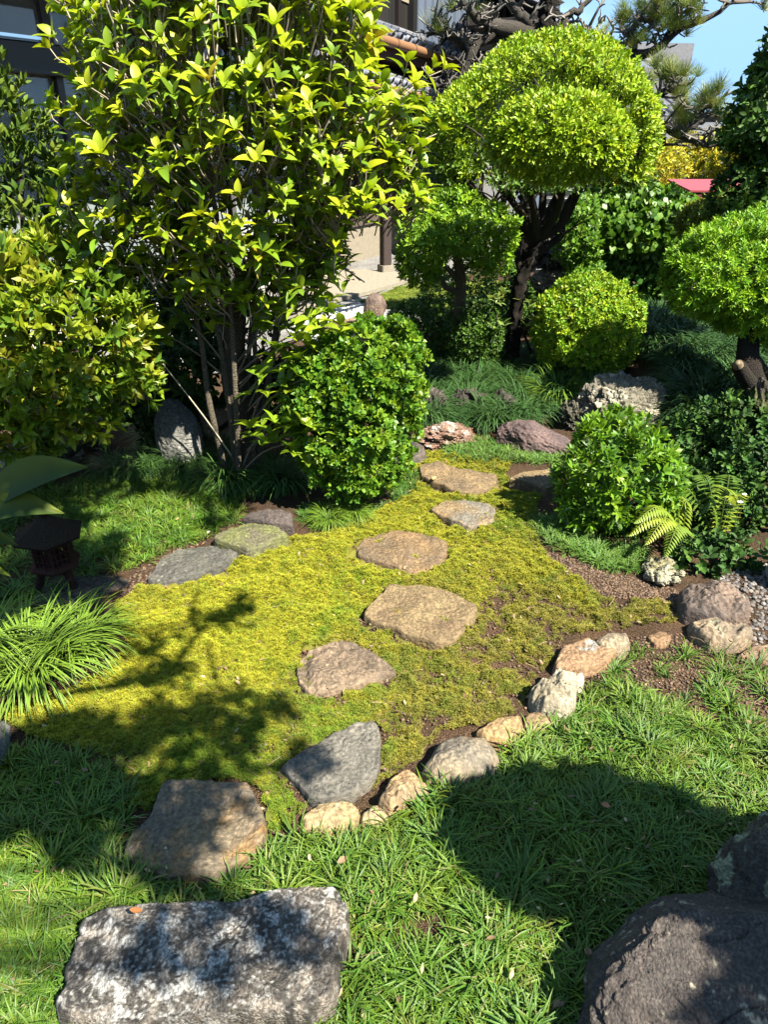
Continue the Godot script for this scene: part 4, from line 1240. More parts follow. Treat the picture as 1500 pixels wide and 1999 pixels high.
	gutter(porch, la, le, -2.2, ll + 1.2, 2.30, 0.05)
	bar_part("fascia_board", porch, la, le, -2.2, ll + 1.2, 2.14, 2.36, -0.03, 0.05, M.wood, Color(0.07, 0.04, 0.025))
	bar_part("ridge_board", porch, la, le, -2.2, ll + 1.2, 2.74, 2.85, -0.98, 0.06, M.plaster, Color(0.17, 0.168, 0.16))
	var pb := MB.new()
	var pp := Vector3(0.023, 0.000, -10.576)
	pb.bbox(Transform3D(Basis(Vector3.UP, 0.5) * Basis(Vector3.RIGHT, PI / 2), pp + Vector3(0, 1.22, 0)), Vector3(0.135, 0.135, 2.1), 0.012, Color(0.042, 0.030, 0.024))
	put("post", pb.mesh(), M.wood, porch)
	var fb := MB.new()
	fb.bbox(Transform3D(Basis(Vector3.UP, 0.5) * Basis(Vector3.RIGHT, PI / 2), pp + Vector3(0, 0.115, 0)), Vector3(0.19, 0.19, 0.1), 0.015, Color(0.17, 0.15, 0.12))
	put("post_foot", fb.mesh(), M.plaster, porch)
	# bluish corrugated shed wall behind the pine
	var shed := thing("corrugated_building", "tall blue-grey corrugated metal building behind the old pine", "building")
	var sa := Vector3(0.447, 2.391, -14.000)
	var sz := Vector3(3.154, 2.459, -15.200)
	sa.y = 0
	sz.y = 0
	var sd := (sz - sa).normalized()
	var sl := (sz - sa).length()
	var cb := MB.new()
	var cn := int(sl / 0.035)
	for i in cn + 1:
		var u := sl * i / cn
		var ph := i % 4
		for y in [0.0, 6.2]:
			cb.vert(along(sa, sd, u, y, 0.02 if ph < 2 else -0.01), Vector3(-sd.z, 0, sd.x), Color(0.05, 0.066, 0.092))
	for i in cn:
		cb.tri(i * 2, i * 2 + 1, i * 2 + 2)
		cb.tri(i * 2 + 1, i * 2 + 3, i * 2 + 2)
	cb.smooth()
	put("corrugated_wall", cb.mesh(), M.paint, shed)
	bar_part("wall_core", shed, sa, sd, 0.0, sl, 0.0, 6.2, -0.12, 0.2, M.paint, Color(0.1, 0.11, 0.13))
	# long tiled roof of the big house, its eave falling away to the right
	var big := thing("big_house_roof", "long dark tiled roof edge of a tall house seen against the sky", "house")
	var ra_ := Vector3(2.220, 3.309, -11.500)
	var rb := Vector3(5.453, 3.630, -19.000)
	var re := (rb - ra_)
	re.y = 0
	var rl := re.length()
	re = re.normalized()
	var hy: float = ra_.y
	bar_part("eave_soffit", big, ra_, re, -0.5, rl, hy - 0.16, hy - 0.1, -0.5, 1.0, M.wood, Color(0.03, 0.026, 0.024))
	bar_part("eave_board", big, ra_, re, -0.5, rl, hy - 0.098, hy - 0.02, -0.02, 0.05, M.wood, Color(0.06, 0.05, 0.045))
	bar_part("upper_wall", big, ra_, re, 0.9, rl - 0.3, 0.0, hy - 0.165, -1.1, 0.2, M.plaster, Color(0.12, 0.12, 0.12))
	tile_roof(big, ra_, re, -0.5, rl, hy, 1.6, 0.75, 3)

func gutter(root: Node3D, o: Vector3, d: Vector3, t0: float, t1: float, y: float, r: float) -> void:
	var b := MB.new()
	b.tube(PackedVector3Array([along(o, d, t0, y, 0.06), along(o, d, t1, y, 0.06)]), PackedFloat32Array([r, r]), 10, Color(0.13, 0.07, 0.035), Color(0.13, 0.07, 0.035))
	var g := put("gutter", b.mesh(), M.paint, root)
	var t := t0 + 0.3
	while t < t1:
		var h := MB.new()
		h.tube(PackedVector3Array([along(o, d, t, y, 0.06), along(o, d, t + 0.025, y, 0.06)]), PackedFloat32Array([r * 1.12, r * 1.12]), 10, Color(0.1, 0.055, 0.03), Color(0.1, 0.055, 0.03))
		put("gutter_clip", h.mesh(), M.paint, g)
		t += 0.6

# pantile roof strip: real tiles, each a curved plate with a rolled side
func tile_roof(root: Node3D, o: Vector3, d: Vector3, t0: float, t1: float, y: float, deep: float, rise: float, rows: int) -> void:
	var nrm := Vector3(-d.z, 0, d.x)
	var w := 0.27
	var step := deep / rows
	var slope := atan2(rise, deep)
	var back := (-nrm * cos(slope) + Vector3.UP * sin(slope))
	var upv := (nrm * sin(slope) + Vector3.UP * cos(slope))
	var b := MB.new()
	var ln := step / cos(slope) + 0.05
	var prof := [Vector2(-0.5, 0.0), Vector2(-0.25, -0.035), Vector2(0.05, -0.04), Vector2(0.25, -0.01), Vector2(0.33, 0.035), Vector2(0.42, 0.05), Vector2(0.5, 0.03)]
	for i in prof.size() - 1:
		var p0: Vector2 = prof[i]
		var p1: Vector2 = prof[i + 1]
		b.quad(d * p0.x * w + upv * (p0.y + 0.035) , d * p0.x * w + upv * p0.y + back * ln, d * p1.x * w + upv * p1.y + back * ln, d * p1.x * w + upv * (p1.y + 0.035), Color(0.17, 0.18, 0.2))
		b.quad(d * p0.x * w + upv * (p0.y + 0.035), d * p1.x * w + upv * (p1.y + 0.035), d * p1.x * w + upv * (p1.y + 0.005), d * p0.x * w + upv * (p0.y + 0.005), Color(0.14, 0.148, 0.16))
	var c := Color(0.17, 0.18, 0.2)
	# round cap at the eave end of the roll
	var cap := MB.new()
	cap.v = b.v.duplicate()
	cap.n = b.n.duplicate()
	cap.c = b.c.duplicate()
	cap.ix = b.ix.duplicate()
	cap.tube(PackedVector3Array([d * 0.42 * w + upv * 0.06 - back * 0.02, d * 0.42 * w + upv * 0.06 + back * 0.03]), PackedFloat32Array([0.05, 0.05]), 10, c, c)
	var plain := b.mesh()
	var capped := cap.mesh()
	var mats := []
	for k in 4:
		var m: StandardMaterial3D = M.tile.duplicate()
		m.albedo_color = [Color(1, 1, 1), Color(0.85, 0.86, 0.88), Color(1.0, 0.98, 0.95), Color(0.75, 0.77, 0.8)][k]
		mats.append(m)
	for r in rows:
		var t := t0 + w * 0.5
		while t < t1:
			var s := put("roof_tile", capped if r == 0 else plain, mats[rng.randi() % 4], root)
			s.position = along(o, d, t, y, 0.0) + back * (step / cos(slope)) * r + upv * ra(-0.003, 0.003)
			t += w
	var ub := MB.new()
	ub.quad(along(o, d, t0, y - 0.03, 0.0), along(o, d, t0, y - 0.03 + rise, -deep), along(o, d, t1, y - 0.03 + rise, -deep), along(o, d, t1, y - 0.03, 0.0), Color(0.05, 0.05, 0.05))
	put("roof_bed", ub.mesh(), M.tile, root)

# ---------------------------------------------------------------- background beyond the garden
func build_background() -> void:
	# white house with grey tiled roofs
	var w := thing("white_house", "distant white-walled house with grey tiled roofs behind the pine branches", "house")
	var a := Vector3(6.876, 1.243, -20.000)
	var d := Vector3(1, 0, -0.12).normalized()
	a.y = 0
	bar_part("wall", w, a, d, -1.5, 2.8, 0.0, 2.3, 0.0, 0.3, M.plaster, Color(0.125, 0.135, 0.15))
	bar_part("upper_wall", w, a, d, -2.5, 1.2, 2.3, 4.1, -1.2, 0.3, M.plaster, Color(0.12, 0.125, 0.135))
	tile_roof(w, Vector3(a.x, 0, a.z), d, -2.0, 0.75, 2.45, 1.0, 0.4, 3)
	tile_roof(w, Vector3(a.x, 0, a.z - 1.4), d, -2.5, 0.9, 3.35, 1.2, 0.5, 3)
	bar_part("window", w, a, d, -0.9, -0.2, 0.9, 1.9, 0.16, 0.03, M.alu)
	var w2 := thing("grey_house", "pale grey gable end of a house with a white gutter above the round tree", "house")
	var g := Vector3(4.838, 3.202, -17.000)
	g.y = 0
	bar_part("wall", w2, g, d, -2.0, 0.7, 0.0, 3.3, -0.9, 0.3, M.plaster, Color(0.085, 0.085, 0.083))
	var gm := MB.new()
	var p0 := Vector3(4.020, 3.681, -17.600)
	var p1 := Vector3(5.944, 3.148, -17.000)
	var p2 := Vector3(5.278, 3.585, -18.400)
	var p3 := Vector3(4.665, 3.163, -16.400)
	gm.quad(p0, p2, p1, p3, Color(0.10, 0.10, 0.105))
	gm.quad(p3 - Vector3(0, 0.12, 0), p1 - Vector3(0, 0.12, 0), p2 - Vector3(0, 0.12, 0), p0 - Vector3(0, 0.12, 0), Color(0.07, 0.07, 0.07))
	gm.quad(p3, p1, p1 - Vector3(0, 0.12, 0), p3 - Vector3(0, 0.12, 0), Color(0.12, 0.12, 0.12))
	gm.quad(p1, p2, p2 - Vector3(0, 0.12, 0), p1 - Vector3(0, 0.12, 0), Color(0.12, 0.12, 0.12))
	put("roof", gm.mesh(), M.tile, w2)
	var gf := MB.new()
	gf.tube(PackedVector3Array([p2 + Vector3(0, 0.02, 0.06), p1 + Vector3(0, 0, 0.06)]), PackedFloat32Array([0.06, 0.06]), 8, Color(0.16, 0.16, 0.16), Color(0.16, 0.16, 0.16))
	put("gutter", gf.mesh(), M.paint, w2)
	var pale := thing("pale_building", "low white flat building far behind the golden hedge", "building")
	var q := Vector3(13.575, 1.595, -32.000)
	q.y = 0
	bar_part("wall", pale, q, Vector3(1, 0, 0), -3.0, 5.0, 0.0, 2.9, 0.0, 0.4, M.plaster, Color(0.12, 0.13, 0.15))
	bar_part("roof_edge", pale, q, Vector3(1, 0, 0), -3.2, 3.3, 2.9, 3.05, 0.1, 1.0, M.paint, Color(0.2, 0.21, 0.23))
	var far := thing("far_house", "distant grey-roofed house filling the view between the trees", "house")
	var fq := Vector3(6.577, 1.594, -40.000)
	fq.y = 0
	bar_part("wall", far, fq, Vector3(1, 0, 0), -14.0, 6.5, 0.0, 3.4, 0.0, 0.4, M.plaster, Color(0.1, 0.1, 0.1))
	# red sheet roof of a small shelter
	var rs := thing("red_roof_shelter", "low shelter with a faded red sheet-metal roof beyond the ivy", "shelter")
	var ra_ := Vector3(3.587, 1.277, -9.000)
	var rb := Vector3(4.457, 1.294, -9.000)
	var m := MB.new()
	m.box(Transform3D(Basis(Vector3.RIGHT, 0.12), (ra_ + rb) * 0.5 + Vector3(0, -0.03, -0.3)), Vector3((rb - ra_).length(), 0.02, 0.8), Color(0.16, 0.03, 0.033))
	put("roof", m.mesh(), M.paint, rs)
	m = MB.new()
	m.box(Transform3D(Basis.IDENTITY, (ra_ + rb) * 0.5 + Vector3(0, -0.15, 0.08)), Vector3((rb - ra_).length(), 0.07, 0.04), Color(0.07, 0.015, 0.014))
	put("edge_board", m.mesh(), M.paint, rs)
	for e in [0.1, 0.9]:
		m = MB.new()
		var pp := ra_.lerp(rb, e)
		m.box(Transform3D(Basis.IDENTITY, Vector3(pp.x, (pp.y - 0.2) * 0.5, pp.z - 0.1)), Vector3(0.08, pp.y - 0.2, 0.08), Color(0.06, 0.05, 0.04))
		put("post", m.mesh(), M.wood, rs)
	# wooden fence under the ivy
	var fn := thing("wooden_fence", "weathered dark wooden fence mostly hidden by ivy at the back", "fence")
	var fa := Vector3(1.867, 0.000, -7.518)
	var fb := Vector3(3.747, 0.000, -7.674)
	var fd := (fb - fa).normalized()
	var fl := (fb - fa).length()
	var t := 0.0
	var k := 0
	while t < fl:
		var c := vary(Color(0.075, 0.06, 0.045), 0.35)
		bar_part("board", fn, fa, fd, t, t + 0.11, 0.05 + ra(0, 0.05), 0.85 + ra(-0.03, 0.03), ra(-0.01, 0.01), 0.025, M.wood, c)
		t += 0.13 + ra(0, 0.05)
		k += 1
	for e in [0.32, 1.25, 1.42]:
		bar_part("post", fn, fa, fd, e * 0.8, e * 0.8 + 0.1, 0.0, 1.05, 0.1, 0.1, M.wood, Color(0.13, 0.105, 0.075))
	bar_part("rail", fn, fa, fd, 0.0, fl, 0.28, 0.36, 0.05, 0.06, M.wood, Color(0.13, 0.115, 0.09))
	bar_part("rail", fn, fa, fd, 0.0, fl, 0.72, 0.79, 0.05, 0.06, M.wood, Color(0.1, 0.085, 0.065))
	var lv := thing("louvred_screen", "grey horizontal slatted screen behind the trunk of the round tree", "screen")
	for i in 16:
		var sb := MB.new()
		var c0 := Vector3(1.841, 1.046, -7.600)
		sb.box(Transform3D(Basis(Vector3.RIGHT, 0.5), Vector3(c0.x, 0.2 + i * 0.075, c0.z)), Vector3(0.5, 0.06, 0.012), Color(0.2, 0.21, 0.2))
		put("slat", sb.mesh(), M.paint, lv)
	# golden hedge
	var gold := [Color(0.29, 0.275, 0.015), Color(0.33, 0.30, 0.018), Color(0.21, 0.24, 0.014), Color(0.29, 0.23, 0.014)]
	var sp := [sprig(7, 0.10, 0.035, 0.9, Color(0.8, 0.8, 0.8), Color(1, 1, 1)), sprig(8, 0.09, 0.03, 0.8, Color(0.8, 0.8, 0.8), Color(1, 1, 1))]
	var gl := [Vector3(3.840, 1.257, -11.500), Vector3(4.824, 1.317, -12.500), Vector3(5.344, 1.350, -12.000), Vector3(5.657, 1.361, -11.500), Vector3(3.240, 1.192, -10.500)]
	var gn := ["leftmost golden bush, beside the round tree", "tallest golden bush in the middle of the row", "golden bush above the red roof", "golden bush at the right end of the row", "small orange-tinged golden bush in front of the row"]
	for i in 5:
		var bush := thing("golden_bush", gn[i], "bush", Vector3.ZERO, "golden bushes beyond the ivy fence")
		var f := Fol.new()
		var r := Vector3(0.6, 0.5, 0.5) if i < 4 else Vector3(0.35, 0.22, 0.3)
		dome(f, [[gl[i], r]], 800, 200, Vector2(0.7, 1.2), gold, {ragged = 0.25, jitter = 0.7, up = 0.55})
		lay_mix("foliage", f, sp, M.leaf_soft, bush)
		stem_to(bush, Vector3(gl[i].x, 0, gl[i].z), gl[i], 0.04)
	# a row of dark trees closes the view low down at the far back
	var fh := thing("back_hedge", "dark evergreen hedge running along the back of the garden", "hedge")
	var hf := Fol.new()
	var lobes := []
	for i in 9:
		lobes.append([Vector3(3.0 + i * 1.0, 0.55, -9.6 - 0.3 * sin(i * 2.0)), Vector3(0.75, 0.62, 0.5)])
	dome(hf, lobes, 3000, 800, Vector2(0.9, 1.4), [Color(0.035, 0.075, 0.012), Color(0.05, 0.095, 0.015), Color(0.06, 0.12, 0.015)], {ragged = 0.12})
	lay_mix("foliage", hf, sp, M.leaf_dark, fh)

func stem_to(root: Node3D, a: Vector3, c: Vector3, r: float, nm := "trunk") -> void:
	var b := MB.new()
	b.tube(curve([a, a.lerp(c, 0.4) + Vector3(ra(-1, 1), 0, ra(-1, 1)) * 0.06, a.lerp(c, 0.75) + Vector3(ra(-1, 1), 0, ra(-1, 1)) * 0.05, c], 8), taper(8, r, r * 0.5), 7, Color(0.09, 0.07, 0.05), Color(0.07, 0.055, 0.04))
	put(nm, b.mesh(), M.bark, root)

# ---------------------------------------------------------------- plants
var W := Color(1, 1, 1)
var G8 := Color(0.82, 0.82, 0.82)

func one_leaf(length: float, width: float, fold: float, curl: float, segs := 4) -> ArrayMesh:
	var b := MB.new()
	b.leaf(Transform3D.IDENTITY, length, width, fold, curl, segs, 0.85, G8, W)
	return b.mesh()

# leaf frame: along direction d, face turned towards f
func leaf_frame(p: Vector3, d: Vector3, f: Vector3, s: float) -> Transform3D:
	d = d.normalized()
	var x := f.cross(d)
	if x.length() < 0.02:
		x = Vector3(1, 0.1, 0).cross(d)
	x = x.normalized()
	return Transform3D(Basis(x * s, d.cross(x).normalized() * s, d * s), p)

# the nearest leaves are parts of their own, the rest one mass
func leaves_with_parts(root: Node3D, f: Fol, meshes: Array, mat: StandardMaterial3D, tones: Array, most: int, piece := "leaf") -> void:
	var eye := Vector3(0, 1.6, 0)
	var order := range(f.t.size())
	order.sort_custom(func(a, b): return f.t[a].origin.distance_squared_to(eye) < f.t[b].origin.distance_squared_to(eye))
	var mats := []
	for c in tones:
		var m: StandardMaterial3D = mat.duplicate()
		m.albedo_color = c.linear_to_srgb()
		mats.append(m)
	var rest := Fol.new()
	for k in order.size():
		var i: int = order[k]
		if k < most:
			var best := 0
			var bd := 1e9
			for q in tones.size():
				var e: Color = tones[q]
				var dd := absf(e.r - f.c[i].r) + absf(e.g - f.c[i].g)
				if dd < bd:
					bd = dd
					best = q
			var o := put(piece, meshes[k % meshes.size()], mats[best], root)
			o.transform = f.t[i]
		else:
			rest.add(f.t[i], f.c[i])
	lay_mix("foliage", rest, meshes, mat, root)

func rosette(f: Fol, p: Vector3, axis: Vector3, n: int, size: float, open: float, c: Color) -> void:
	var b := basis_to(axis.normalized(), ra(0, TAU))
	for k in n:
		var az := TAU * k / n + ra(-0.35, 0.35)
		var tl := open * ra(0.65, 1.25)
		var d := b * Vector3(cos(az) * sin(tl), cos(tl), sin(az) * sin(tl))
		f.add(leaf_frame(p, d, b.y + Vector3.UP * 0.4, size * ra(0.7, 1.15)), vary(c, 0.2))

func build_big_shrub() -> void:
	var root := thing("broadleaf_shrub", "tall many-stemmed shrub with long glossy yellow-green leaves, left of centre", "shrub")
	var base := Vector3(-0.766, 0.000, -3.484)
	var ctr := Vector3(-0.608, 1.736, -3.420)
	var rad := Vector3(0.79, 0.86, 0.5)
	var wood := MB.new()
	var trunk := MB.new()
	var g1 := Color(0.125, 0.105, 0.075)
	var g2 := Color(0.27, 0.24, 0.18)
	trunk.tube(curve([base + Vector3(0, -0.05, 0), base + Vector3(0.02, 0.3, 0), base + Vector3(-0.01, 0.6, 0), base + Vector3(0.03, 0.95, 0.0)], 14), taper(14, 0.085, 0.06), 12, g1 * 0.8, g1, 0.25, nf)
	put("trunk", trunk.mesh(), M.bark, root)
	var prim := []
	for k in 11:
		var a := TAU * k / 11.0 + ra(-0.2, 0.2)
		var st := base + Vector3(cos(a), 0, sin(a) * 0.8) * ra(0.04, 0.10)
		var q := Vector3(cos(a) * ra(0.35, 0.8), ra(-0.1, 0.5), sin(a) * ra(0.3, 0.8))
		var en := ctr + q * rad
		var mid := st.lerp(en, 0.5) + Vector3(-cos(a) * 0.10, -0.02, -sin(a) * 0.08)
		var c := curve([st, st.lerp(mid, 0.5) + Vector3(ra(-1, 1), 0, ra(-1, 1)) * 0.03, mid, mid.lerp(en, 0.5) + rdir() * 0.03, en], 16)
		prim.append(c)
		var b := MB.new()
		b.tube(c, taper(16, ra(0.013, 0.022), 0.006), 8, g1, g2)
		put("stem", b.mesh(), M.bark, root)
	var f := Fol.new()
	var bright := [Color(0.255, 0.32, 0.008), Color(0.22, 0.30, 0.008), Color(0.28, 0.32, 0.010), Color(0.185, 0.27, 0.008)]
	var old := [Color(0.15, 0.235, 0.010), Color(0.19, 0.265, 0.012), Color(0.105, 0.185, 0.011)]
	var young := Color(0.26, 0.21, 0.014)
	for k in 330:
		var d := rdir()
		var r := pow(rng.randf(), 0.42) * 0.97
		var tip := ctr + d * rad * r
		# the crown narrows towards its foot
		if tip.x - ctr.x > 0.40 and tip.y - ctr.y < -0.34:
			continue
		if tip.x - ctr.x > 0.56 and tip.y - ctr.y > 0.15:
			continue
		if tip.y < ctr.y - 0.35 and absf(tip.x - ctr.x) > 0.62:
			continue
		var best := 1e9
		var from := Vector3.ZERO
		for c in prim:
			for i in range(5, 17):
				var q: Vector3 = c[i]
				var dd := q.distance_to(tip) + (0.5 if q.y > tip.y - 0.08 else 0.0)
				if dd < best:
					best = dd
					from = q
		var out := (d * Vector3(0.7, 0.3, 0.7) + Vector3.UP * 0.75).normalized()
		var mid := from.lerp(tip, 0.55) - out * 0.06 + rdir() * 0.02
		var cc := curve([from, mid, tip], 6)
		wood.tube(cc, taper(6, 0.0065, 0.0032), 5, g1, g2)
		var dens: float = 1.0 if tip.x > ctr.x - 0.15 or tip.y < ctr.y else 0.8
		var m := rng.randi_range(2, 3)
		for j in m:
			var tw := (out + rdir() * 0.55).normalized()
			var ln := ra(0.05, 0.15)
			var e := tip + tw * ln
			wood.tube(PackedVector3Array([tip - out * 0.02, tip + tw * ln * 0.5 + rdir() * 0.006, e]), PackedFloat32Array([0.003, 0.0026, 0.002]), 4, g1, g2)
			if rng.randf() > dens:
				continue
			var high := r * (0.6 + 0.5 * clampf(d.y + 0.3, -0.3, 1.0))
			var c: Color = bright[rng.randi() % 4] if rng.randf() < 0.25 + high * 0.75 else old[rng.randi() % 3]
			if rng.randf() < 0.02:
				c = young
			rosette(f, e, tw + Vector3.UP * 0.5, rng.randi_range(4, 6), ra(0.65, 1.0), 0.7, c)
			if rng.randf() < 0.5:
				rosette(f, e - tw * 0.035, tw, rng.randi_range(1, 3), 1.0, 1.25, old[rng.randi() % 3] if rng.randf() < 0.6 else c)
	# the dense outer coat of upright leaf pairs
	for l in [[ctr, rad * 0.98, 1450], [Vector3(-1.100, 1.396, -3.380), Vector3(0.34, 0.33, 0.34), 230], [Vector3(-0.147, 1.449, -3.350), Vector3(0.35, 0.34, 0.35), 290], [Vector3(-0.643, 1.134, -3.380), Vector3(0.40, 0.2, 0.3), 90]]:
		for k in l[2]:
			var d := rdir()
			var p: Vector3 = l[0] + d * l[1] * (1.0 - 0.3 * pow(rng.randf(), 1.5) + 0.10 * nz.get_noise_3dv(d * 4.0))
			if p.z < ctr.z - 0.28 and rng.randf() < 0.7:
				continue
			var thin := smoothstep(-0.1, -0.6, p.x - ctr.x) * smoothstep(0.1, 0.6, p.y - ctr.y)
			if rng.randf() < 0.75 * thin or rng.randf() < 0.35 * smoothstep(-0.35, -0.6, p.x - ctr.x) or nz.get_noise_3dv(p * 4.5) < -0.42:
				continue
			if p.x - ctr.x > 0.43 and p.y - ctr.y < -0.36:
				continue
			if p.x - ctr.x > 0.58 and p.y - ctr.y > 0.12:
				continue
			var ax := (d * Vector3(0.5, 0.2, 0.5) + Vector3.UP * 0.9 + rdir() * 0.35).normalized()
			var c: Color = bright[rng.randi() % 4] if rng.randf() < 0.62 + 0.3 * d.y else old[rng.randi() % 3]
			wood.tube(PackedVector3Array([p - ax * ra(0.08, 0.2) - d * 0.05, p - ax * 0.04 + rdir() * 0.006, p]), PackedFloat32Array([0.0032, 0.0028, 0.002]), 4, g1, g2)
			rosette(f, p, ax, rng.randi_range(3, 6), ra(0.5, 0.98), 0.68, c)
			if rng.randf() < 0.45:
				rosette(f, p - ax * 0.045, ax, 2, ra(0.7, 1.0), 1.2, old[rng.randi() % 3])
	# bare pale twigs towards the top left, as on a shrub cut back hard
	for k in 90:
		var p := ctr + Vector3(ra(-0.5, 0.25), ra(0.25, 0.8), ra(-0.2, 0.42))
		var tw := (Vector3(ra(-0.35, 0.3), 1.0, ra(-0.2, 0.3))).normalized()
		wood.tube(PackedVector3Array([p - tw * ra(0.15, 0.35), p - tw * 0.05 + rdir() * 0.012, p + tw * ra(0.02, 0.1)]), PackedFloat32Array([0.005, 0.0035, 0.0018]), 4, Color(0.2, 0.17, 0.13), Color(0.32, 0.29, 0.23))
	bush("shaded_bush", "dark low bush in the shade behind the upright grey stone", [[Vector3(-1.076, 0.474, -3.900), Vector3(0.3, 0.24, 0.2)], [Vector3(-1.355, 0.289, -3.900), Vector3(0.2, 0.16, 0.2)], [Vector3(-0.561, 0.367, -3.850), Vector3(0.26, 0.22, 0.2)], [Vector3(-1.218, 0.689, -4.400), Vector3(0.42, 0.26, 0.25)]], 900, 350, Vector2(0.8, 1.2), [Color(0.02, 0.045, 0.01), Color(0.03, 0.06, 0.01)], {up = 0.4, jitter = 0.7, ragged = 0.3, thick = 0.4}, [sprig(6, 0.07, 0.03, 1.1, G8, W, 3, 0.9)], M.leaf_dark, Vector3(-1.126, 0.000, -4.062))
	# low shoots with dark leaves about the trunk
	var low := [Vector3(-0.346, 1.005, -3.200), Vector3(-0.258, 0.891, -3.200), Vector3(-0.459, 0.785, -3.250), Vector3(-0.311, 0.749, -3.200), Vector3(-0.439, 0.516, -3.150), Vector3(-0.361, 0.616, -3.150), Vector3(-0.562, 0.601, -3.200), Vector3(-0.570, 0.412, -3.150), Vector3(-0.505, 0.917, -3.300), Vector3(-1.033, 0.944, -3.400), Vector3(-0.947, 1.039, -3.400), Vector3(-1.138, 0.836, -3.450), Vector3(-0.817, 0.896, -3.400), Vector3(-0.436, 0.762, -3.150), Vector3(-0.379, 0.675, -3.120), Vector3(-0.345, 0.513, -3.050), Vector3(-0.455, 0.366, -3.100), Vector3(-0.257, 0.926, -3.200), Vector3(-0.348, 0.868, -3.150)]
	for p in low:
		var from := base + Vector3(ra(-0.04, 0.08), clampf(p.y - 0.35, 0.05, 0.9), 0.04)
		wood.tube(curve([from, from.lerp(p, 0.5) + Vector3(0, 0.04, 0), p], 6), taper(6, 0.007, 0.003), 5, g1, g1)
		for j in 6:
			rosette(f, p + rdir() * 0.08, Vector3.UP + rdir() * 0.6, rng.randi_range(3, 6), ra(0.85, 1.15), 1.05, old[rng.randi() % 3])
	for s in [[Vector3(-1.087, 0.722, -3.300), Vector3(-0.766, 0.000, -3.484)], [Vector3(-0.309, 0.418, -3.000), Vector3(-0.450, 0.000, -3.451)], [Vector3(-0.239, 0.367, -3.000), Vector3(-0.419, 0.000, -3.417)]]:
		wood.tube(curve([s[1] + Vector3(0, 0.02, 0), s[1].lerp(s[0], 0.5) + Vector3(0, 0.03, 0), s[0]], 6), taper(6, 0.006, 0.003), 5, g2, g2)
	for p in [Vector3(-0.262, 0.398, -3.000), Vector3(-0.362, 0.302, -3.000), Vector3(-0.225, 0.444, -3.000), Vector3(-0.298, 0.350, -2.980)]:
		rosette(f, p, Vector3(0.1, 1, 0.2), 5, 0.75, 0.9, Color(0.13, 0.21, 0.01))
	put("twigs", wood.mesh(), M.twig, root)
	var ms := [one_leaf(0.105, 0.042, 0.32, 0.5, 5), one_leaf(0.098, 0.038, 0.45, 0.75, 5), one_leaf(0.09, 0.040, 0.28, 0.3, 5), one_leaf(0.11, 0.043, 0.38, 0.65, 5)]
	leaves_with_parts(root, f, ms, M.leaf, bright + old + [young], 300)

func build_left_shrub() -> void:
	var root := thing("evergreen_bush", "dense olive-green bush with upright pointed leaves at the left edge", "bush")
	var cols := [Color(0.15, 0.215, 0.009), Color(0.185, 0.23, 0.010), Color(0.11, 0.185, 0.010), Color(0.19, 0.20, 0.014), Color(0.075, 0.145, 0.010)]
	var f := Fol.new()
	var lobes := [[Vector3(-1.455, 0.891, -3.200), Vector3(0.37, 0.32, 0.3)], [Vector3(-1.685, 0.616, -3.150), Vector3(0.40, 0.28, 0.3)], [Vector3(-1.277, 0.773, -3.200), Vector3(0.2, 0.22, 0.22)], [Vector3(-1.900, 0.891, -3.200), Vector3(0.37, 0.37, 0.33)], [Vector3(-1.423, 1.123, -3.300), Vector3(0.28, 0.16, 0.25)], [Vector3(-1.761, 0.405, -3.100), Vector3(0.1, 0.08, 0.1)]]
	dome(f, lobes, 2100, 450, Vector2(0.8, 1.25), cols, {up = 0.45, jitter = 0.55, ragged = 0.34, thick = 0.28})
	var f2 := Fol.new()
	var dcols := [Color(0.05, 0.085, 0.008), Color(0.07, 0.10, 0.01), Color(0.035, 0.065, 0.008)]
	dome(f2, [[Vector3(-1.890, 1.530, -3.900), Vector3(0.24, 0.36, 0.3)], [Vector3(-1.764, 1.323, -3.800), Vector3(0.22, 0.28, 0.25)], [Vector3(-2.002, 1.689, -3.900), Vector3(0.25, 0.4, 0.3)]], 520, 120, Vector2(0.8, 1.2), dcols, {up = 0.7, jitter = 0.4, ragged = 0.2, thick = 0.3})
	var ms := []
	for k in 4:
		ms.append(sprig(6, 0.075, 0.026, 0.75, G8, W, 3, 0.5))
	lay_mix("foliage", f2, ms, M.leaf_dark, root)
	leaves_with_parts(root, f, ms, M.leaf, cols, 250, "leaf_sprig")
	var b := MB.new()
	for l in lobes:
		b.tube(curve([Vector3(-1.965, 0.000, -3.698) + Vector3(ra(-0.1, 0.1), 0, ra(-0.1, 0)), (l[0] as Vector3) - Vector3(0, 0.25, 0), l[0]], 8), taper(8, 0.022, 0.006), 6, Color(0.07, 0.055, 0.04), Color(0.08, 0.06, 0.045))
	b.tube(curve([Vector3(-2.072, 0.000, -3.736), Vector3(-1.874, 0.886, -3.700), Vector3(-1.843, 1.507, -3.900)], 8), taper(8, 0.025, 0.008), 6, Color(0.07, 0.055, 0.04), Color(0.08, 0.06, 0.045))
	put("branches", b.mesh(), M.bark, root)

func bush(nm: String, label: String, lobes: Array, count: int, inner: int, size: Vector2, cols: Array, o: Dictionary, meshes: Array, mat: Material, base: Vector3, group := "", cat := "bush") -> Node3D:
	var root := thing(nm, label, cat, Vector3.ZERO, group)
	var f := Fol.new()
	dome(f, lobes, count, inner, size, cols, o)
	lay_mix("foliage", f, meshes, mat, root)
	for k in mini(lobes.size() + 1, 4):
		stem_to(root, base + Vector3(ra(-1, 1), 0, ra(-1, 1)) * 0.05, lobes[k % lobes.size()][0] + rdir() * 0.06, 0.018, "stem")
	return root

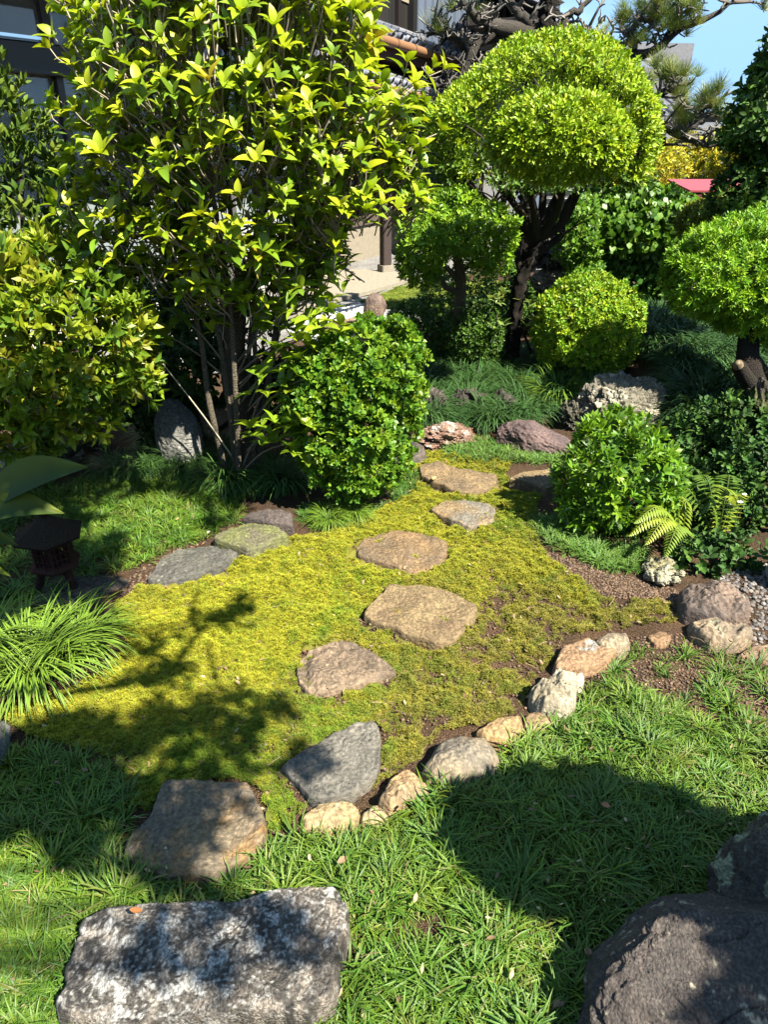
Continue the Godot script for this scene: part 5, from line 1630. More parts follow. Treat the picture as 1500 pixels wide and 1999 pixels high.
func build_clipped() -> void:
	var box := []
	for k in 3:
		box.append(sprig(7, 0.04, 0.021, 0.95, G8, W, 3, 0.7))
	var gr := [Color(0.075, 0.17, 0.010), Color(0.095, 0.19, 0.010), Color(0.055, 0.135, 0.010), Color(0.12, 0.20, 0.010)]
	bush("clipped_bush", "bright green clipped upright bush with small oval leaves beside the moss path", [[Vector3(-0.086, 0.649, -3.250), Vector3(0.28, 0.24, 0.25)], [Vector3(-0.150, 0.420, -3.200), Vector3(0.27, 0.26, 0.25)], [Vector3(-0.127, 0.251, -3.150), Vector3(0.2, 0.17, 0.2)], [Vector3(-0.287, 0.560, -3.250), Vector3(0.15, 0.2, 0.18)], [Vector3(0.036, 0.760, -3.250), Vector3(0.13, 0.13, 0.14)], [Vector3(-0.278, 0.251, -3.150), Vector3(0.12, 0.12, 0.13)]], 2900, 700, Vector2(0.8, 1.25), gr, {jitter = 0.6, up = 0.35, ragged = 0.3, thick = 0.14}, box, M.leaf, Vector3(-0.168, 0.000, -3.417))
	var rose := []
	for k in 3:
		rose.append(sprig(8, 0.055, 0.017, 0.95, G8, W, 3, 0.5))
	var rc := [Color(0.095, 0.20, 0.010), Color(0.12, 0.22, 0.010), Color(0.07, 0.155, 0.010), Color(0.05, 0.115, 0.012)]
	bush("leafy_bush", "low loose bush with narrow bright leaves at the right of the moss", [[Vector3(1.089, 0.272, -2.950), Vector3(0.25, 0.25, 0.24)], [Vector3(1.049, 0.393, -3.000), Vector3(0.14, 0.14, 0.15)], [Vector3(1.224, 0.179, -2.950), Vector3(0.17, 0.18, 0.18)], [Vector3(0.961, 0.150, -2.900), Vector3(0.12, 0.12, 0.14)]], 900, 260, Vector2(0.85, 1.3), rc, {jitter = 0.6, up = 0.45, ragged = 0.22, thick = 0.25}, rose, M.leaf, Vector3(1.123, 0.000, -2.923))
	var az := []
	for k in 3:
		az.append(sprig(6, 0.034, 0.016, 0.9, G8, W, 2, 0.7))
	var ac := [Color(0.13, 0.24, 0.010), Color(0.165, 0.265, 0.010), Color(0.10, 0.20, 0.010), Color(0.21, 0.28, 0.010)]
	bush("azalea", "round clipped azalea dome, bright on its right side, by the dome-shaped tree", [[Vector3(1.505, 0.441, -5.150), Vector3(0.385, 0.37, 0.36)]], 3600, 700, Vector2(0.8, 1.3), ac, {jitter = 0.6, up = 0.3, ragged = 0.13, thick = 0.13}, az, M.leaf_soft, Vector3(1.619, 0.000, -5.325))
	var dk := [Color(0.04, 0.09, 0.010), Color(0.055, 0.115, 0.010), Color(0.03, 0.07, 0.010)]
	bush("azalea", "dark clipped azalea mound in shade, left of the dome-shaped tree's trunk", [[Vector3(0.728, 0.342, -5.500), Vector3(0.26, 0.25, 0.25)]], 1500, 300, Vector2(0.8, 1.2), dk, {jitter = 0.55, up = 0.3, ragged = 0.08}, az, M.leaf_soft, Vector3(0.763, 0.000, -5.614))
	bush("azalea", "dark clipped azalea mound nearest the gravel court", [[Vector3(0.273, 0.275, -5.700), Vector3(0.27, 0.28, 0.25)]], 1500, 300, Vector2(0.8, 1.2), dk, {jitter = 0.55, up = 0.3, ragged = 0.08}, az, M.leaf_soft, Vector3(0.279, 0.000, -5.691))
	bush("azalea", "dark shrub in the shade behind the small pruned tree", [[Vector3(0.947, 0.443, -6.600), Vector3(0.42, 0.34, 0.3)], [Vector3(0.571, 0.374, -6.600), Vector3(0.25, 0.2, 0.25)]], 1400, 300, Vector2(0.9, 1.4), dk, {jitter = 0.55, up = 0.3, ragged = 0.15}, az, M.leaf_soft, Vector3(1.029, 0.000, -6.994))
	# pale shoots of a thin plant by the trunk
	var ro := thing("pale_sapling", "sapling with pale narrow leaves behind the trunk of the dome-shaped tree", "sapling")
	var f := Fol.new()
	for p in [Vector3(0.802, 0.615, -5.300), Vector3(0.716, 0.568, -5.350), Vector3(0.894, 0.671, -5.300), Vector3(1.073, 0.578, -5.300), Vector3(1.139, 0.503, -5.300), Vector3(1.097, 0.437, -5.250), Vector3(0.858, 0.448, -5.200), Vector3(0.638, 0.587, -5.350)]:
		for j in 3:
			rosette(f, p + rdir() * 0.05, Vector3.UP + rdir() * 0.5, 4, 1.0, 0.9, Color(0.14, 0.21, 0.05))
	lay("foliage", f, one_leaf(0.1, 0.024, 0.3, 0.5), M.leaf, ro)
	stem_to(ro, Vector3(0.869, 0.000, -5.466), Vector3(0.824, 0.578, -5.300), 0.012, "stem")
	stem_to(ro, Vector3(1.118, 0.000, -5.466), Vector3(1.100, 0.503, -5.300), 0.012, "stem")

func build_dome_tree() -> void:
	var root := thing("dome_tree", "cloud-pruned tree with a big bright dome crown on a twisted trunk", "tree")
	var sp := []
	for k in 4:
		sp.append(sprig(6, 0.044, 0.017, 0.85, Color(0.85, 0.85, 0.85), W, 2, 0.8))
	var cols := [Color(0.20, 0.29, 0.008), Color(0.165, 0.26, 0.008), Color(0.235, 0.31, 0.009), Color(0.125, 0.215, 0.008)]
	var main := [[Vector3(1.114, 1.646, -5.350), Vector3(0.70, 0.62, 0.70)], [Vector3(0.665, 1.726, -5.250), Vector3(0.38, 0.27, 0.42)], [Vector3(1.488, 1.690, -5.250), Vector3(0.30, 0.32, 0.40)]]
	var f := Fol.new()
	dome(f, main, 10500, 1000, Vector2(0.8, 1.25), cols, {jitter = 0.45, up = 0.42, ragged = 0.06, thick = 0.09, floor = 1.42, avoid = [[Vector3(1.045, 1.558, -4.720), Vector3(0.62, 0.50, 0.52)]], clear = 1})
	lay_mix("crown", f, sp, M.leaf_soft, root)
	var shelf := [[Vector3(0.936, 1.668, -4.220), Vector3(0.35, 0.20, 0.26)], [Vector3(0.751, 1.678, -4.270), Vector3(0.16, 0.12, 0.2)], [Vector3(1.148, 1.624, -4.270), Vector3(0.18, 0.13, 0.22)]]
	f = Fol.new()
	dome(f, shelf, 3200, 300, Vector2(0.8, 1.2), cols, {jitter = 0.45, up = 0.45, ragged = 0.06, thick = 0.12})
	lay_mix("lower_shelf", f, sp, M.leaf_soft, root)
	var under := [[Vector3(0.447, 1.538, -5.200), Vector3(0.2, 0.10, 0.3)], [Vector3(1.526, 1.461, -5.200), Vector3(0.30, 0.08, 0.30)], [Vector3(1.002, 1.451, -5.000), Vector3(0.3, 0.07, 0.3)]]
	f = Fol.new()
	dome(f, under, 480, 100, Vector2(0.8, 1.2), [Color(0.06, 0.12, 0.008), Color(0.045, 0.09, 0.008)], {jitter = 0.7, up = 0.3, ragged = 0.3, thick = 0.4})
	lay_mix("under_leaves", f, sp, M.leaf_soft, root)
	var bk := Color(0.05, 0.042, 0.032)
	var bk2 := Color(0.034, 0.028, 0.021)
	var b := MB.new()
	b.tube(curve([Vector3(1.019, -0.037, -5.350), Vector3(1.009, 0.218, -5.350), Vector3(1.002, 0.530, -5.350), Vector3(1.019, 0.772, -5.350), Vector3(1.086, 0.934, -5.350), Vector3(1.117, 1.067, -5.350)], 70), taper(70, 0.085, 0.075), 24, bk, Color(0.08, 0.07, 0.055), 0.5, nb)
	put("trunk", b.mesh(), M.bark, root)
	var limbs := [[Vector3(1.098, 1.004, -5.350), Vector3(0.955, 1.142, -5.350), Vector3(0.755, 1.280, -5.300), Vector3(0.519, 1.476, -5.200), Vector3(0.409, 1.629, -5.200)], [Vector3(1.113, 1.039, -5.350), Vector3(0.977, 1.214, -5.300), Vector3(0.821, 1.382, -5.200), Vector3(0.707, 1.569, -5.100)], [Vector3(1.113, 1.039, -5.350), Vector3(1.047, 1.221, -5.200), Vector3(0.958, 1.390, -5.000), Vector3(0.852, 1.599, -4.800)], [Vector3(1.118, 1.057, -5.350), Vector3(1.125, 1.277, -5.350), Vector3(1.111, 1.473, -5.350), Vector3(1.106, 1.783, -5.350)], [Vector3(1.118, 1.057, -5.350), Vector3(1.189, 1.221, -5.200), Vector3(1.176, 1.390, -5.000), Vector3(1.125, 1.599, -4.750)], [Vector3(1.118, 1.057, -5.350), Vector3(1.268, 1.142, -5.350), Vector3(1.342, 1.329, -5.300), Vector3(1.376, 1.538, -5.200), Vector3(1.453, 1.719, -5.200)], [Vector3(1.284, 1.159, -5.350), Vector3(1.353, 1.378, -5.300), Vector3(1.537, 1.481, -5.250), Vector3(1.726, 1.507, -5.200)], [Vector3(1.021, 0.827, -5.350), Vector3(0.936, 1.034, -5.400), Vector3(0.871, 1.237, -5.450), Vector3(0.840, 1.502, -5.500)], [Vector3(0.955, 1.142, -5.350), Vector3(0.774, 1.206, -5.400), Vector3(0.582, 1.341, -5.400), Vector3(0.469, 1.439, -5.400)], [Vector3(1.129, 1.067, -5.350), Vector3(1.224, 1.268, -5.500), Vector3(1.342, 1.467, -5.600), Vector3(1.379, 1.760, -5.600)], [Vector3(1.067, 0.934, -5.350), Vector3(1.254, 1.034, -5.400), Vector3(1.314, 1.099, -5.450), Vector3(1.268, 1.268, -5.500)]]
	for l in limbs:
		var lb := MB.new()
		lb.tube(curve(l, 14), taper(14, 0.036, 0.012), 8, bk, bk2, 0.3, nf)
		put("limb", lb.mesh(), M.bark, root)
	var tw := MB.new()
	for k in 120:
		var l: Array = limbs[k % limbs.size()]
		var c := curve(l, 10)
		var p: Vector3 = c[rng.randi_range(4, 10)]
		var e := p + Vector3(ra(-0.25, 0.25), ra(0.12, 0.4), ra(-0.2, 0.25))
		tw.tube(curve([p, p.lerp(e, 0.5) + rdir() * 0.04, e], 4), taper(4, 0.010, 0.004), 5, bk2, bk2)
	put("twigs", tw.mesh(), M.twig, root)
	# smaller pruned tree to its left
	var r2 := thing("pruned_tree", "small pruned tree with a flat leafy pad and pale crooked trunk", "tree")
	f = Fol.new()
	dome(f, [[Vector3(0.449, 1.124, -5.000), Vector3(0.33, 0.13, 0.30)], [Vector3(0.292, 1.081, -4.950), Vector3(0.2, 0.14, 0.24)], [Vector3(0.689, 1.140, -5.000), Vector3(0.2, 0.13, 0.24)], [Vector3(0.288, 0.863, -5.100), Vector3(0.13, 0.09, 0.18)], [Vector3(0.245, 0.978, -5.000), Vector3(0.15, 0.12, 0.2)], [Vector3(0.722, 1.005, -5.050), Vector3(0.16, 0.13, 0.2)], [Vector3(0.450, 1.292, -5.100), Vector3(0.2, 0.09, 0.2)]], 2500, 450, Vector2(0.8, 1.3), [Color(0.11, 0.21, 0.009), Color(0.145, 0.25, 0.009), Color(0.08, 0.165, 0.009)], {jitter = 0.6, up = 0.4, ragged = 0.22, thick = 0.3})
	lay_mix("crown", f, sp, M.leaf_soft, r2)
	b = MB.new()
	b.tube(curve([Vector3(0.582, 0.269, -5.500), Vector3(0.576, 0.520, -5.400), Vector3(0.568, 0.726, -5.300), Vector3(0.533, 0.890, -5.150), Vector3(0.473, 1.071, -5.050)], 12), taper(12, 0.05, 0.03), 9, Color(0.15, 0.13, 0.10), Color(0.11, 0.09, 0.07), 0.2, nf)
	put("trunk", b.mesh(), M.bark, r2)
	for l in [[Vector3(0.562, 0.689, -5.300), Vector3(0.450, 0.734, -5.250), Vector3(0.406, 0.813, -5.200), Vector3(0.307, 0.846, -5.100), Vector3(0.234, 0.897, -5.100)], [Vector3(0.540, 0.848, -5.200), Vector3(0.627, 0.931, -5.100), Vector3(0.693, 1.076, -5.000)], [Vector3(0.553, 0.770, -5.250), Vector3(0.431, 0.897, -5.100), Vector3(0.314, 1.011, -5.000)]]:
		b = MB.new()
		b.tube(curve(l, 9), taper(9, 0.024, 0.01), 7, Color(0.13, 0.11, 0.085), Color(0.09, 0.075, 0.06), 0.2, nf)
		put("limb", b.mesh(), M.bark, r2)

func needle_tuft(n: int, length: float) -> ArrayMesh:
	var b := MB.new()
	for k in n:
		var az := k * 2.4
		var tl := lerpf(0.1, 1.15, float(k) / n) + ra(-0.1, 0.1)
		var d := Vector3(cos(az) * sin(tl), cos(tl), sin(az) * sin(tl))
		var s := d.cross(Vector3(0.3, 0.2, 0.9)).normalized() * 0.0013
		var t := d * length * ra(0.8, 1.1)
		var nn := s.cross(d).normalized()
		var k0 := b.vert(-s + d * 0.01, nn, G8)
		b.vert(s + d * 0.01, nn, G8)
		b.vert(t + s * 0.5, nn, W)
		b.tri(k0, k0 + 2, k0 + 1)
		b.vert(t - s * 0.5, nn, W)
		b.tri(k0, k0 + 3, k0 + 2)
	return b.mesh()

func build_pine() -> void:
	var root := thing("pine_tree", "old gnarled pine with bare crooked branches and needle tufts against the sky", "tree")
	var bk := Color(0.06, 0.052, 0.043)
	var lt := Color(0.105, 0.098, 0.086)
	var b := MB.new()
	b.tube(curve([Vector3(1.361, -0.286, -7.300), Vector3(1.336, 0.412, -7.200), Vector3(1.348, 1.171, -7.100), Vector3(1.315, 1.800, -7.000), Vector3(1.305, 2.260, -7.000), Vector3(1.352, 2.513, -7.000), Vector3(1.355, 2.757, -7.000), Vector3(1.368, 3.122, -7.000)], 120), taper(120, 0.20, 0.14), 36, bk, lt, 0.8, nb)
	put("trunk", b.mesh(), M.bark, root)
	# branches: points, thickness at root, twigs, share of twigs with needles
	var br := [
		[[Vector3(1.270, 2.478, -7.000), Vector3(1.057, 2.507, -6.900), Vector3(0.830, 2.539, -6.800), Vector3(0.669, 2.625, -6.700), Vector3(0.583, 2.740, -6.700)], 0.075, 26, 0.25],
		[[Vector3(1.282, 2.352, -7.000), Vector3(1.074, 2.305, -6.900), Vector3(0.874, 2.205, -6.800), Vector3(0.699, 2.096, -6.700), Vector3(0.551, 2.081, -6.700), Vector3(0.397, 2.088, -6.600)], 0.065, 26, 0.0],
		[[Vector3(0.882, 2.494, -6.850), Vector3(0.757, 2.383, -6.800), Vector3(0.696, 2.254, -6.750), Vector3(0.656, 2.106, -6.700), Vector3(0.512, 2.015, -6.700), Vector3(0.295, 1.955, -6.600)], 0.05, 26, 0.0],
		[[Vector3(1.061, 2.465, -6.900), Vector3(0.850, 2.437, -6.900), Vector3(0.655, 2.424, -6.850), Vector3(0.479, 2.487, -6.800), Vector3(0.355, 2.453, -6.800)], 0.045, 22, 0.05],
		[[Vector3(1.024, 2.394, -6.900), Vector3(0.814, 2.341, -6.900), Vector3(0.663, 2.359, -6.900), Vector3(0.552, 2.448, -6.900), Vector3(0.424, 2.371, -6.850)], 0.03, 18, 0.0],
		[[Vector3(1.339, 2.513, -7.000), Vector3(1.195, 2.584, -7.000), Vector3(1.058, 2.689, -7.000), Vector3(0.984, 2.825, -7.000)], 0.06, 16, 0.1],
		[[Vector3(1.385, 2.406, -7.000), Vector3(1.472, 2.500, -6.900), Vector3(1.502, 2.605, -6.900), Vector3(1.610, 2.646, -6.900), Vector3(1.719, 2.758, -6.900)], 0.045, 3, 0.0],
		[[Vector3(1.357, 2.260, -7.000), Vector3(1.720, 2.362, -7.100), Vector3(2.054, 2.336, -7.100), Vector3(2.239, 2.352, -7.000), Vector3(2.356, 2.424, -7.000), Vector3(2.447, 2.525, -6.950), Vector3(2.608, 2.570, -6.900), Vector3(2.754, 2.632, -6.900), Vector3(2.851, 2.700, -6.900)], 0.06, 24, 0.55],
		[[Vector3(2.154, 2.351, -7.100), Vector3(2.116, 2.430, -7.050), Vector3(2.070, 2.506, -7.000), Vector3(2.135, 2.577, -7.000), Vector3(2.277, 2.640, -6.950), Vector3(2.302, 2.732, -6.950)], 0.03, 14, 0.5],
		[[Vector3(2.006, 2.362, -7.100), Vector3(1.922, 2.435, -7.000), Vector3(1.784, 2.492, -7.000), Vector3(1.713, 2.542, -7.000)], 0.028, 10, 0.3],
		[[Vector3(2.377, 2.428, -7.000), Vector3(2.392, 2.525, -6.950), Vector3(2.426, 2.639, -6.900), Vector3(2.493, 2.724, -6.900)], 0.03, 16, 0.6],
		[[Vector3(2.013, 2.406, -7.000), Vector3(2.112, 2.460, -7.000), Vector3(2.210, 2.542, -6.950), Vector3(2.258, 2.629, -6.950)], 0.022, 12, 0.5],
		[[Vector3(1.820, 1.760, -7.000), Vector3(2.115, 1.795, -6.800), Vector3(2.306, 1.807, -6.600), Vector3(2.443, 1.786, -6.500), Vector3(2.602, 1.830, -6.500), Vector3(2.736, 1.888, -6.500)], 0.05, 20, 0.5],
		[[Vector3(2.350, 1.796, -6.600), Vector3(2.521, 1.712, -6.500), Vector3(2.702, 1.659, -6.500), Vector3(2.866, 1.681, -6.450)], 0.035, 16, 0.2],
		[[Vector3(2.171, 1.914, -6.900), Vector3(2.242, 1.997, -6.700), Vector3(2.304, 2.045, -6.600), Vector3(2.440, 2.099, -6.600)], 0.03, 16, 0.8],
		[[Vector3(2.485, 1.786, -6.500), Vector3(2.584, 1.914, -6.500), Vector3(2.676, 1.967, -6.500)], 0.022, 12, 0.7],
		[[Vector3(2.372, 1.638, -6.700), Vector3(2.388, 1.696, -6.700), Vector3(2.343, 1.748, -6.800)], 0.02, 6, 0.0],
	]
	var f := Fol.new()
	var tw := MB.new()
	for e in br:
		var lb := MB.new()
		var n := 22
		var c := curve(e[0], n)
		for i in n + 1:
			c[i] += rdir() * 0.012
		lb.tube(c, taper(n, e[1], 0.012), 9, bk, lt, 0.55, nf)
		put("branch", lb.mesh(), M.bark, root)
		for k in e[2]:
			var i := rng.randi_range(6, n)
			var p: Vector3 = c[i]
			var d := (rdir() * Vector3(1, 0.5, 0.8) + Vector3(0, 0.45, 0)).normalized()
			var l := ra(0.06, 0.24)
			var m := p + d * l * 0.5 + rdir() * 0.03
			var q := m + (d + rdir() * 0.9).normalized() * l * 0.5
			tw.tube(PackedVector3Array([p, m, q]), PackedFloat32Array([0.014, 0.010, 0.006]), 5, bk, lt, 0.4, nf)
			var bare: bool = rng.randf() > e[3] * 0.7
			for j in rng.randi_range(2, 4):
				var d2 := (d * 0.5 + rdir() * 0.8 + Vector3(0, 0.35, 0)).normalized()
				var s := m.lerp(q, rng.randf())
				var t := s + d2 * ra(0.03, 0.09)
				tw.tube(PackedVector3Array([s, s.lerp(t, 0.5) + rdir() * 0.012, t]), PackedFloat32Array([0.008, 0.007, 0.005]), 4, lt, lt * 1.2, 0.4, nf)
				if not bare:
					for z in 2:
						f.add(Transform3D(basis_to((d2 * 0.4 + Vector3.UP + rdir() * 0.3).normalized(), ra(0, TAU)).scaled(Vector3.ONE * ra(0.75, 1.15)), t + rdir() * 0.015), vary([Color(0.13, 0.175, 0.04), Color(0.10, 0.15, 0.035), Color(0.185, 0.205, 0.035)][rng.randi() % 3], 0.2))
	put("twigs", tw.mesh(), M.twig, root)
	lay_mix("needles", f, [needle_tuft(38, 0.125), needle_tuft(32, 0.105)], M.needle, root)

func build_right_side() -> void:
	var yew := []
	for k in 3:
		yew.append(sprig(14, 0.040, 0.009, 1.0, G8, W, 2, 0.9))
	var yc := [Color(0.12, 0.25, 0.008), Color(0.15, 0.28, 0.008), Color(0.09, 0.20, 0.008), Color(0.17, 0.29, 0.010)]
	var r := bush("yew_tree", "cloud-pruned yew pad of vivid green needles at the right edge", [[Vector3(2.141, 0.979, -4.200), Vector3(0.47, 0.30, 0.34)], [Vector3(1.940, 0.915, -4.150), Vector3(0.26, 0.17, 0.26)], [Vector3(2.283, 0.924, -4.100), Vector3(0.36, 0.31, 0.30)], [Vector3(1.790, 1.021, -4.200), Vector3(0.135, 0.105, 0.15)]], 5600, 900, Vector2(0.85, 1.35), yc, {jitter = 0.45, up = 0.5, ragged = 0.14, thick = 0.14}, yew, M.leaf_soft, Vector3(2.653, 0.000, -4.151), "", "tree")
	var bk := Color(0.03, 0.025, 0.02)
	var b := MB.new()
	b.tube(curve([Vector3(2.372, -0.183, -3.700), Vector3(2.249, 0.135, -3.800), Vector3(2.177, 0.351, -3.900), Vector3(2.131, 0.536, -4.000), Vector3(2.135, 0.751, -4.100), Vector3(2.127, 0.915, -4.150)], 18), taper(18, 0.10, 0.04), 12, bk, bk, 0.4, nf)
	put("trunk", b.mesh(), M.bark, r)
	b = MB.new()
	b.tube(curve([Vector3(2.166, 0.361, -3.870), Vector3(2.040, 0.482, -3.820), Vector3(1.965, 0.560, -3.780)], 6), taper(6, 0.05, 0.034), 10, bk, bk, 0.3, nf)
	put("sawn_stub", b.mesh(), M.bark, r)
	b = MB.new()
	b.tube([Vector3(1.968, 0.553, -3.775), Vector3(1.953, 0.572, -3.770)], PackedFloat32Array([0.030, 0.026]), 10, Color(0.15, 0.115, 0.07), Color(0.15, 0.115, 0.07))
	put("cut_end", b.mesh(), M.wood, r)
	var cam := []
	for k in 3:
		cam.append(sprig(7, 0.07, 0.03, 1.15, G8, W, 3, 0.9))
	var dk := [Color(0.035, 0.075, 0.012), Color(0.05, 0.10, 0.014), Color(0.028, 0.058, 0.012)]
	bush("camellia", "dark broad-leaved tree hanging in from the upper right corner", [[Vector3(2.523, 1.839, -4.950), Vector3(0.32, 0.24, 0.3)], [Vector3(2.346, 1.754, -4.900), Vector3(0.17, 0.14, 0.2)], [Vector3(2.533, 2.144, -4.950), Vector3(0.22, 0.21, 0.2)]], 760, 240, Vector2(0.9, 1.3), dk, {jitter = 0.8, up = 0.1, ragged = 0.25, thick = 0.35}, cam, M.leaf_dark, Vector3(2.672, 0.000, -3.736), "", "tree")
	bush("camellia", "dark rounded shrub above the yew pad at the right edge", [[Vector3(2.455, 1.319, -4.900), Vector3(0.28, 0.25, 0.3)], [Vector3(2.585, 1.454, -4.900), Vector3(0.3, 0.35, 0.3)]], 900, 260, Vector2(0.7, 1.1), dk, {jitter = 0.6, up = 0.3, ragged = 0.15}, cam, M.leaf_dark, Vector3(3.172, 0.000, -5.124), "", "shrub")
	var az := [sprig(6, 0.04, 0.012, 0.9, G8, W, 2, 0.8), sprig(7, 0.036, 0.012, 0.9, G8, W, 2, 0.8)]
	bush("topped_shrub", "small shrub with a sunlit yellowish top between ivy and yew pad", [[Vector3(2.500, 1.121, -5.600), Vector3(0.26, 0.17, 0.26)]], 1500, 300, Vector2(0.9, 1.3), [Color(0.13, 0.16, 0.01), Color(0.09, 0.13, 0.01), Color(0.16, 0.18, 0.012)], {jitter = 0.4, up = 0.5, ragged = 0.1}, az, M.leaf_soft, Vector3(3.164, 0.000, -6.572))
	# ivy over the fence
	var iv := []
	for k in 3:
		var m := MB.new()
		for j in 5:
			var a := j * 2.4
			var d := Vector3(cos(a) * 0.5, -0.5 - 0.3 * rng.randf(), sin(a) * 0.5).normalized()
			m.leaf(leaf_frame(rdir() * 0.04, d, Vector3(cos(a), 0.8, sin(a)), 1.0), 0.068, 0.056, 0.12, 0.3, 3, 0.62, G8, W)
		iv.append(m.mesh())
	var ivy := thing("ivy_hedge", "ivy with broad hanging leaves smothering the wooden fence", "hedge")
	var f := Fol.new()
	dome(f, [[Vector3(2.271, 1.069, -6.700), Vector3(0.58, 0.30, 0.25)], [Vector3(1.912, 1.108, -6.750), Vector3(0.24, 0.22, 0.22)], [Vector3(2.577, 1.027, -6.700), Vector3(0.28, 0.26, 0.24)]], 1500, 300, Vector2(0.75, 1.1), [Color(0.075, 0.165, 0.012), Color(0.095, 0.19, 0.014), Color(0.05, 0.12, 0.012)], {up = 0.6, jitter = 0.35, ragged = 0.2, thick = 0.2})
	var low := Fol.new()
	dome(low, [[Vector3(2.259, 0.670, -6.750), Vector3(0.42, 0.34, 0.12)], [Vector3(2.616, 0.670, -6.750), Vector3(0.24, 0.3, 0.12)], [Vector3(2.047, 0.754, -6.800), Vector3(0.2, 0.3, 0.12)]], 800, 200, Vector2(0.75, 1.1), [Color(0.035, 0.085, 0.012), Color(0.05, 0.105, 0.012)], {up = 0.4, jitter = 0.4, ragged = 0.3, thick = 0.3})
	lay_mix("foliage", f, iv, M.leaf, ivy)
	lay_mix("hanging_foliage", low, iv, M.leaf_dark, ivy)
	for k in 6:
		stem_to(ivy, Vector3(2.216, 0.000, -7.595) + Vector3(k * 0.2, 0, -0.05), Vector3(2.295, 1.023, -6.750) + Vector3(-0.5 + k * 0.2, 0, 0), 0.02, "stem")
	bush("young_bush", "fresh green leafy bush between the rock stack and the ivy", [[Vector3(1.684, 0.950, -6.400), Vector3(0.16, 0.3, 0.16)], [Vector3(1.759, 0.718, -6.400), Vector3(0.15, 0.15, 0.15)]], 420, 80, Vector2(0.9, 1.3), [Color(0.09, 0.19, 0.015), Color(0.12, 0.22, 0.02), Color(0.06, 0.14, 0.012)], {up = 0.4, jitter = 0.7, ragged = 0.3, thick = 0.4}, [sprig(6, 0.055, 0.024, 1.0, G8, W, 3, 0.8)], M.leaf, Vector3(2.138, 0.000, -7.727))
	# dark undergrowth in the lower right
	var und := []
	for k in 2:
		und.append(sprig(7, 0.05, 0.026, 1.0, G8, W, 3, 0.9))
	bush("undergrowth", "dark low undergrowth behind the fern at the right", [[Vector3(1.634, 0.015, -3.000), Vector3(0.22, 0.17, 0.2)], [Vector3(1.834, 0.106, -3.100), Vector3(0.25, 0.25, 0.2)], [Vector3(1.472, 0.011, -2.620), Vector3(0.2, 0.09, 0.12)], [Vector3(1.561, 0.070, -3.300), Vector3(0.18, 0.12, 0.15)], [Vector3(1.906, 0.251, -3.500), Vector3(0.22, 0.2, 0.2)], [Vector3(1.768, 0.182, -3.600), Vector3(0.2, 0.12, 0.2)], [Vector3(1.380, -0.034, -2.650), Vector3(0.1, 0.05, 0.08)]], 1250, 300, Vector2(0.7, 1.2), [Color(0.025, 0.06, 0.012), Color(0.04, 0.085, 0.014), Color(0.02, 0.045, 0.01)], {up = 0.5, jitter = 0.6, ragged = 0.3, thick = 0.4}, und, M.leaf_dark, Vector3(1.564, 0.000, -2.775))
	# fern
	var fern := thing("fern", "yellow-green fern with arching fronds beside the leafy low bush", "fern")
	var fb := Vector3(1.366, 0.000, -2.752)
	var tips := [Vector3(1.080, 0.191, -2.620), Vector3(1.116, 0.125, -2.550), Vector3(1.186, 0.096, -2.500), Vector3(1.331, 0.173, -2.750), Vector3(1.060, 0.139, -2.600), Vector3(1.255, 0.187, -2.800), Vector3(1.495, 0.263, -2.750), Vector3(1.546, 0.237, -2.700), Vector3(1.449, 0.147, -2.800), Vector3(1.438, 0.259, -2.950), Vector3(1.606, 0.259, -2.950), Vector3(1.263, 0.203, -2.900)]
	for k in tips.size():
		var m := MB.new()
		var start := fb if k < 6 else Vector3(1.541, 0.000, -2.775)
		var top: Vector3 = start.lerp(tips[k], 0.55) + Vector3(0, 0.13, 0)
		var c := curve([start, top, tips[k]], 26)
		m.tube(c, taper(26, 0.003, 0.001), 4, Color(0.8, 0.8, 0.7), Color(1, 1, 1))
		for i in range(4, 27):
			var tt := float(i) / 26.0
			var t := (c[mini(i + 1, 26)] - c[i - 1]).normalized()
			var sd := t.cross(Vector3.UP).normalized()
			var ln := 0.075 * sin(PI * pow(clampf((tt - 0.08) / 0.92, 0.0, 1.0), 0.55)) + 0.006
			for s in [-1.0, 1.0]:
				m.leaf(leaf_frame(c[i], sd * s + t * 0.45 - Vector3(0, 0.25, 0), Vector3.UP, 1.0), ln, 0.014, 0.15, 0.35, 2, 0.6, G8, W)
		var mm: StandardMaterial3D = M.leaf_soft.duplicate()
		mm.albedo_color = ([Color(0.12, 0.17, 0.013), Color(0.155, 0.195, 0.016), Color(0.09, 0.145, 0.013)][k % 3] if k < 8 else Color(0.06, 0.11, 0.012)).linear_to_srgb()
		put("frond", m.mesh(), mm, fern)
	# daisies
	for k in 3:
		var p: Vector3 = [Vector3(1.556, 0.250, -2.700), Vector3(1.535, 0.227, -2.720), Vector3(1.579, 0.277, -2.720)][k]
		var dz := thing("daisy", ["larger white daisy above the fern's pale frond", "lower white daisy half hidden by the fern", "smallest white daisy at the top of its group"][k], "flower", Vector3.ZERO, "daisies by the fern")
		var m := MB.new()
		for j in 16:
			var a := TAU * j / 16.0
			m.leaf(leaf_frame(p, Vector3(cos(a), 0.15, sin(a) * 0.8 + 0.3), Vector3(0, 1, 0.6), 1.0), 0.013 if k == 0 else 0.010, 0.004, 0.1, 0.1, 2, 0.9, Color(0.75, 0.75, 0.72), Color(0.8, 0.8, 0.8))
		put("petals", m.mesh(), M.leaf_soft, dz)
		m = MB.new()
		m.tube(PackedVector3Array([p - Vector3(0, 0.002, 0.001), p + Vector3(0, 0.003, 0.002)]), PackedFloat32Array([0.004, 0.003]), 8, Color(0.5, 0.33, 0.02), Color(0.5, 0.33, 0.02))
		put("centre", m.mesh(), M.twig, dz)
		m = MB.new()
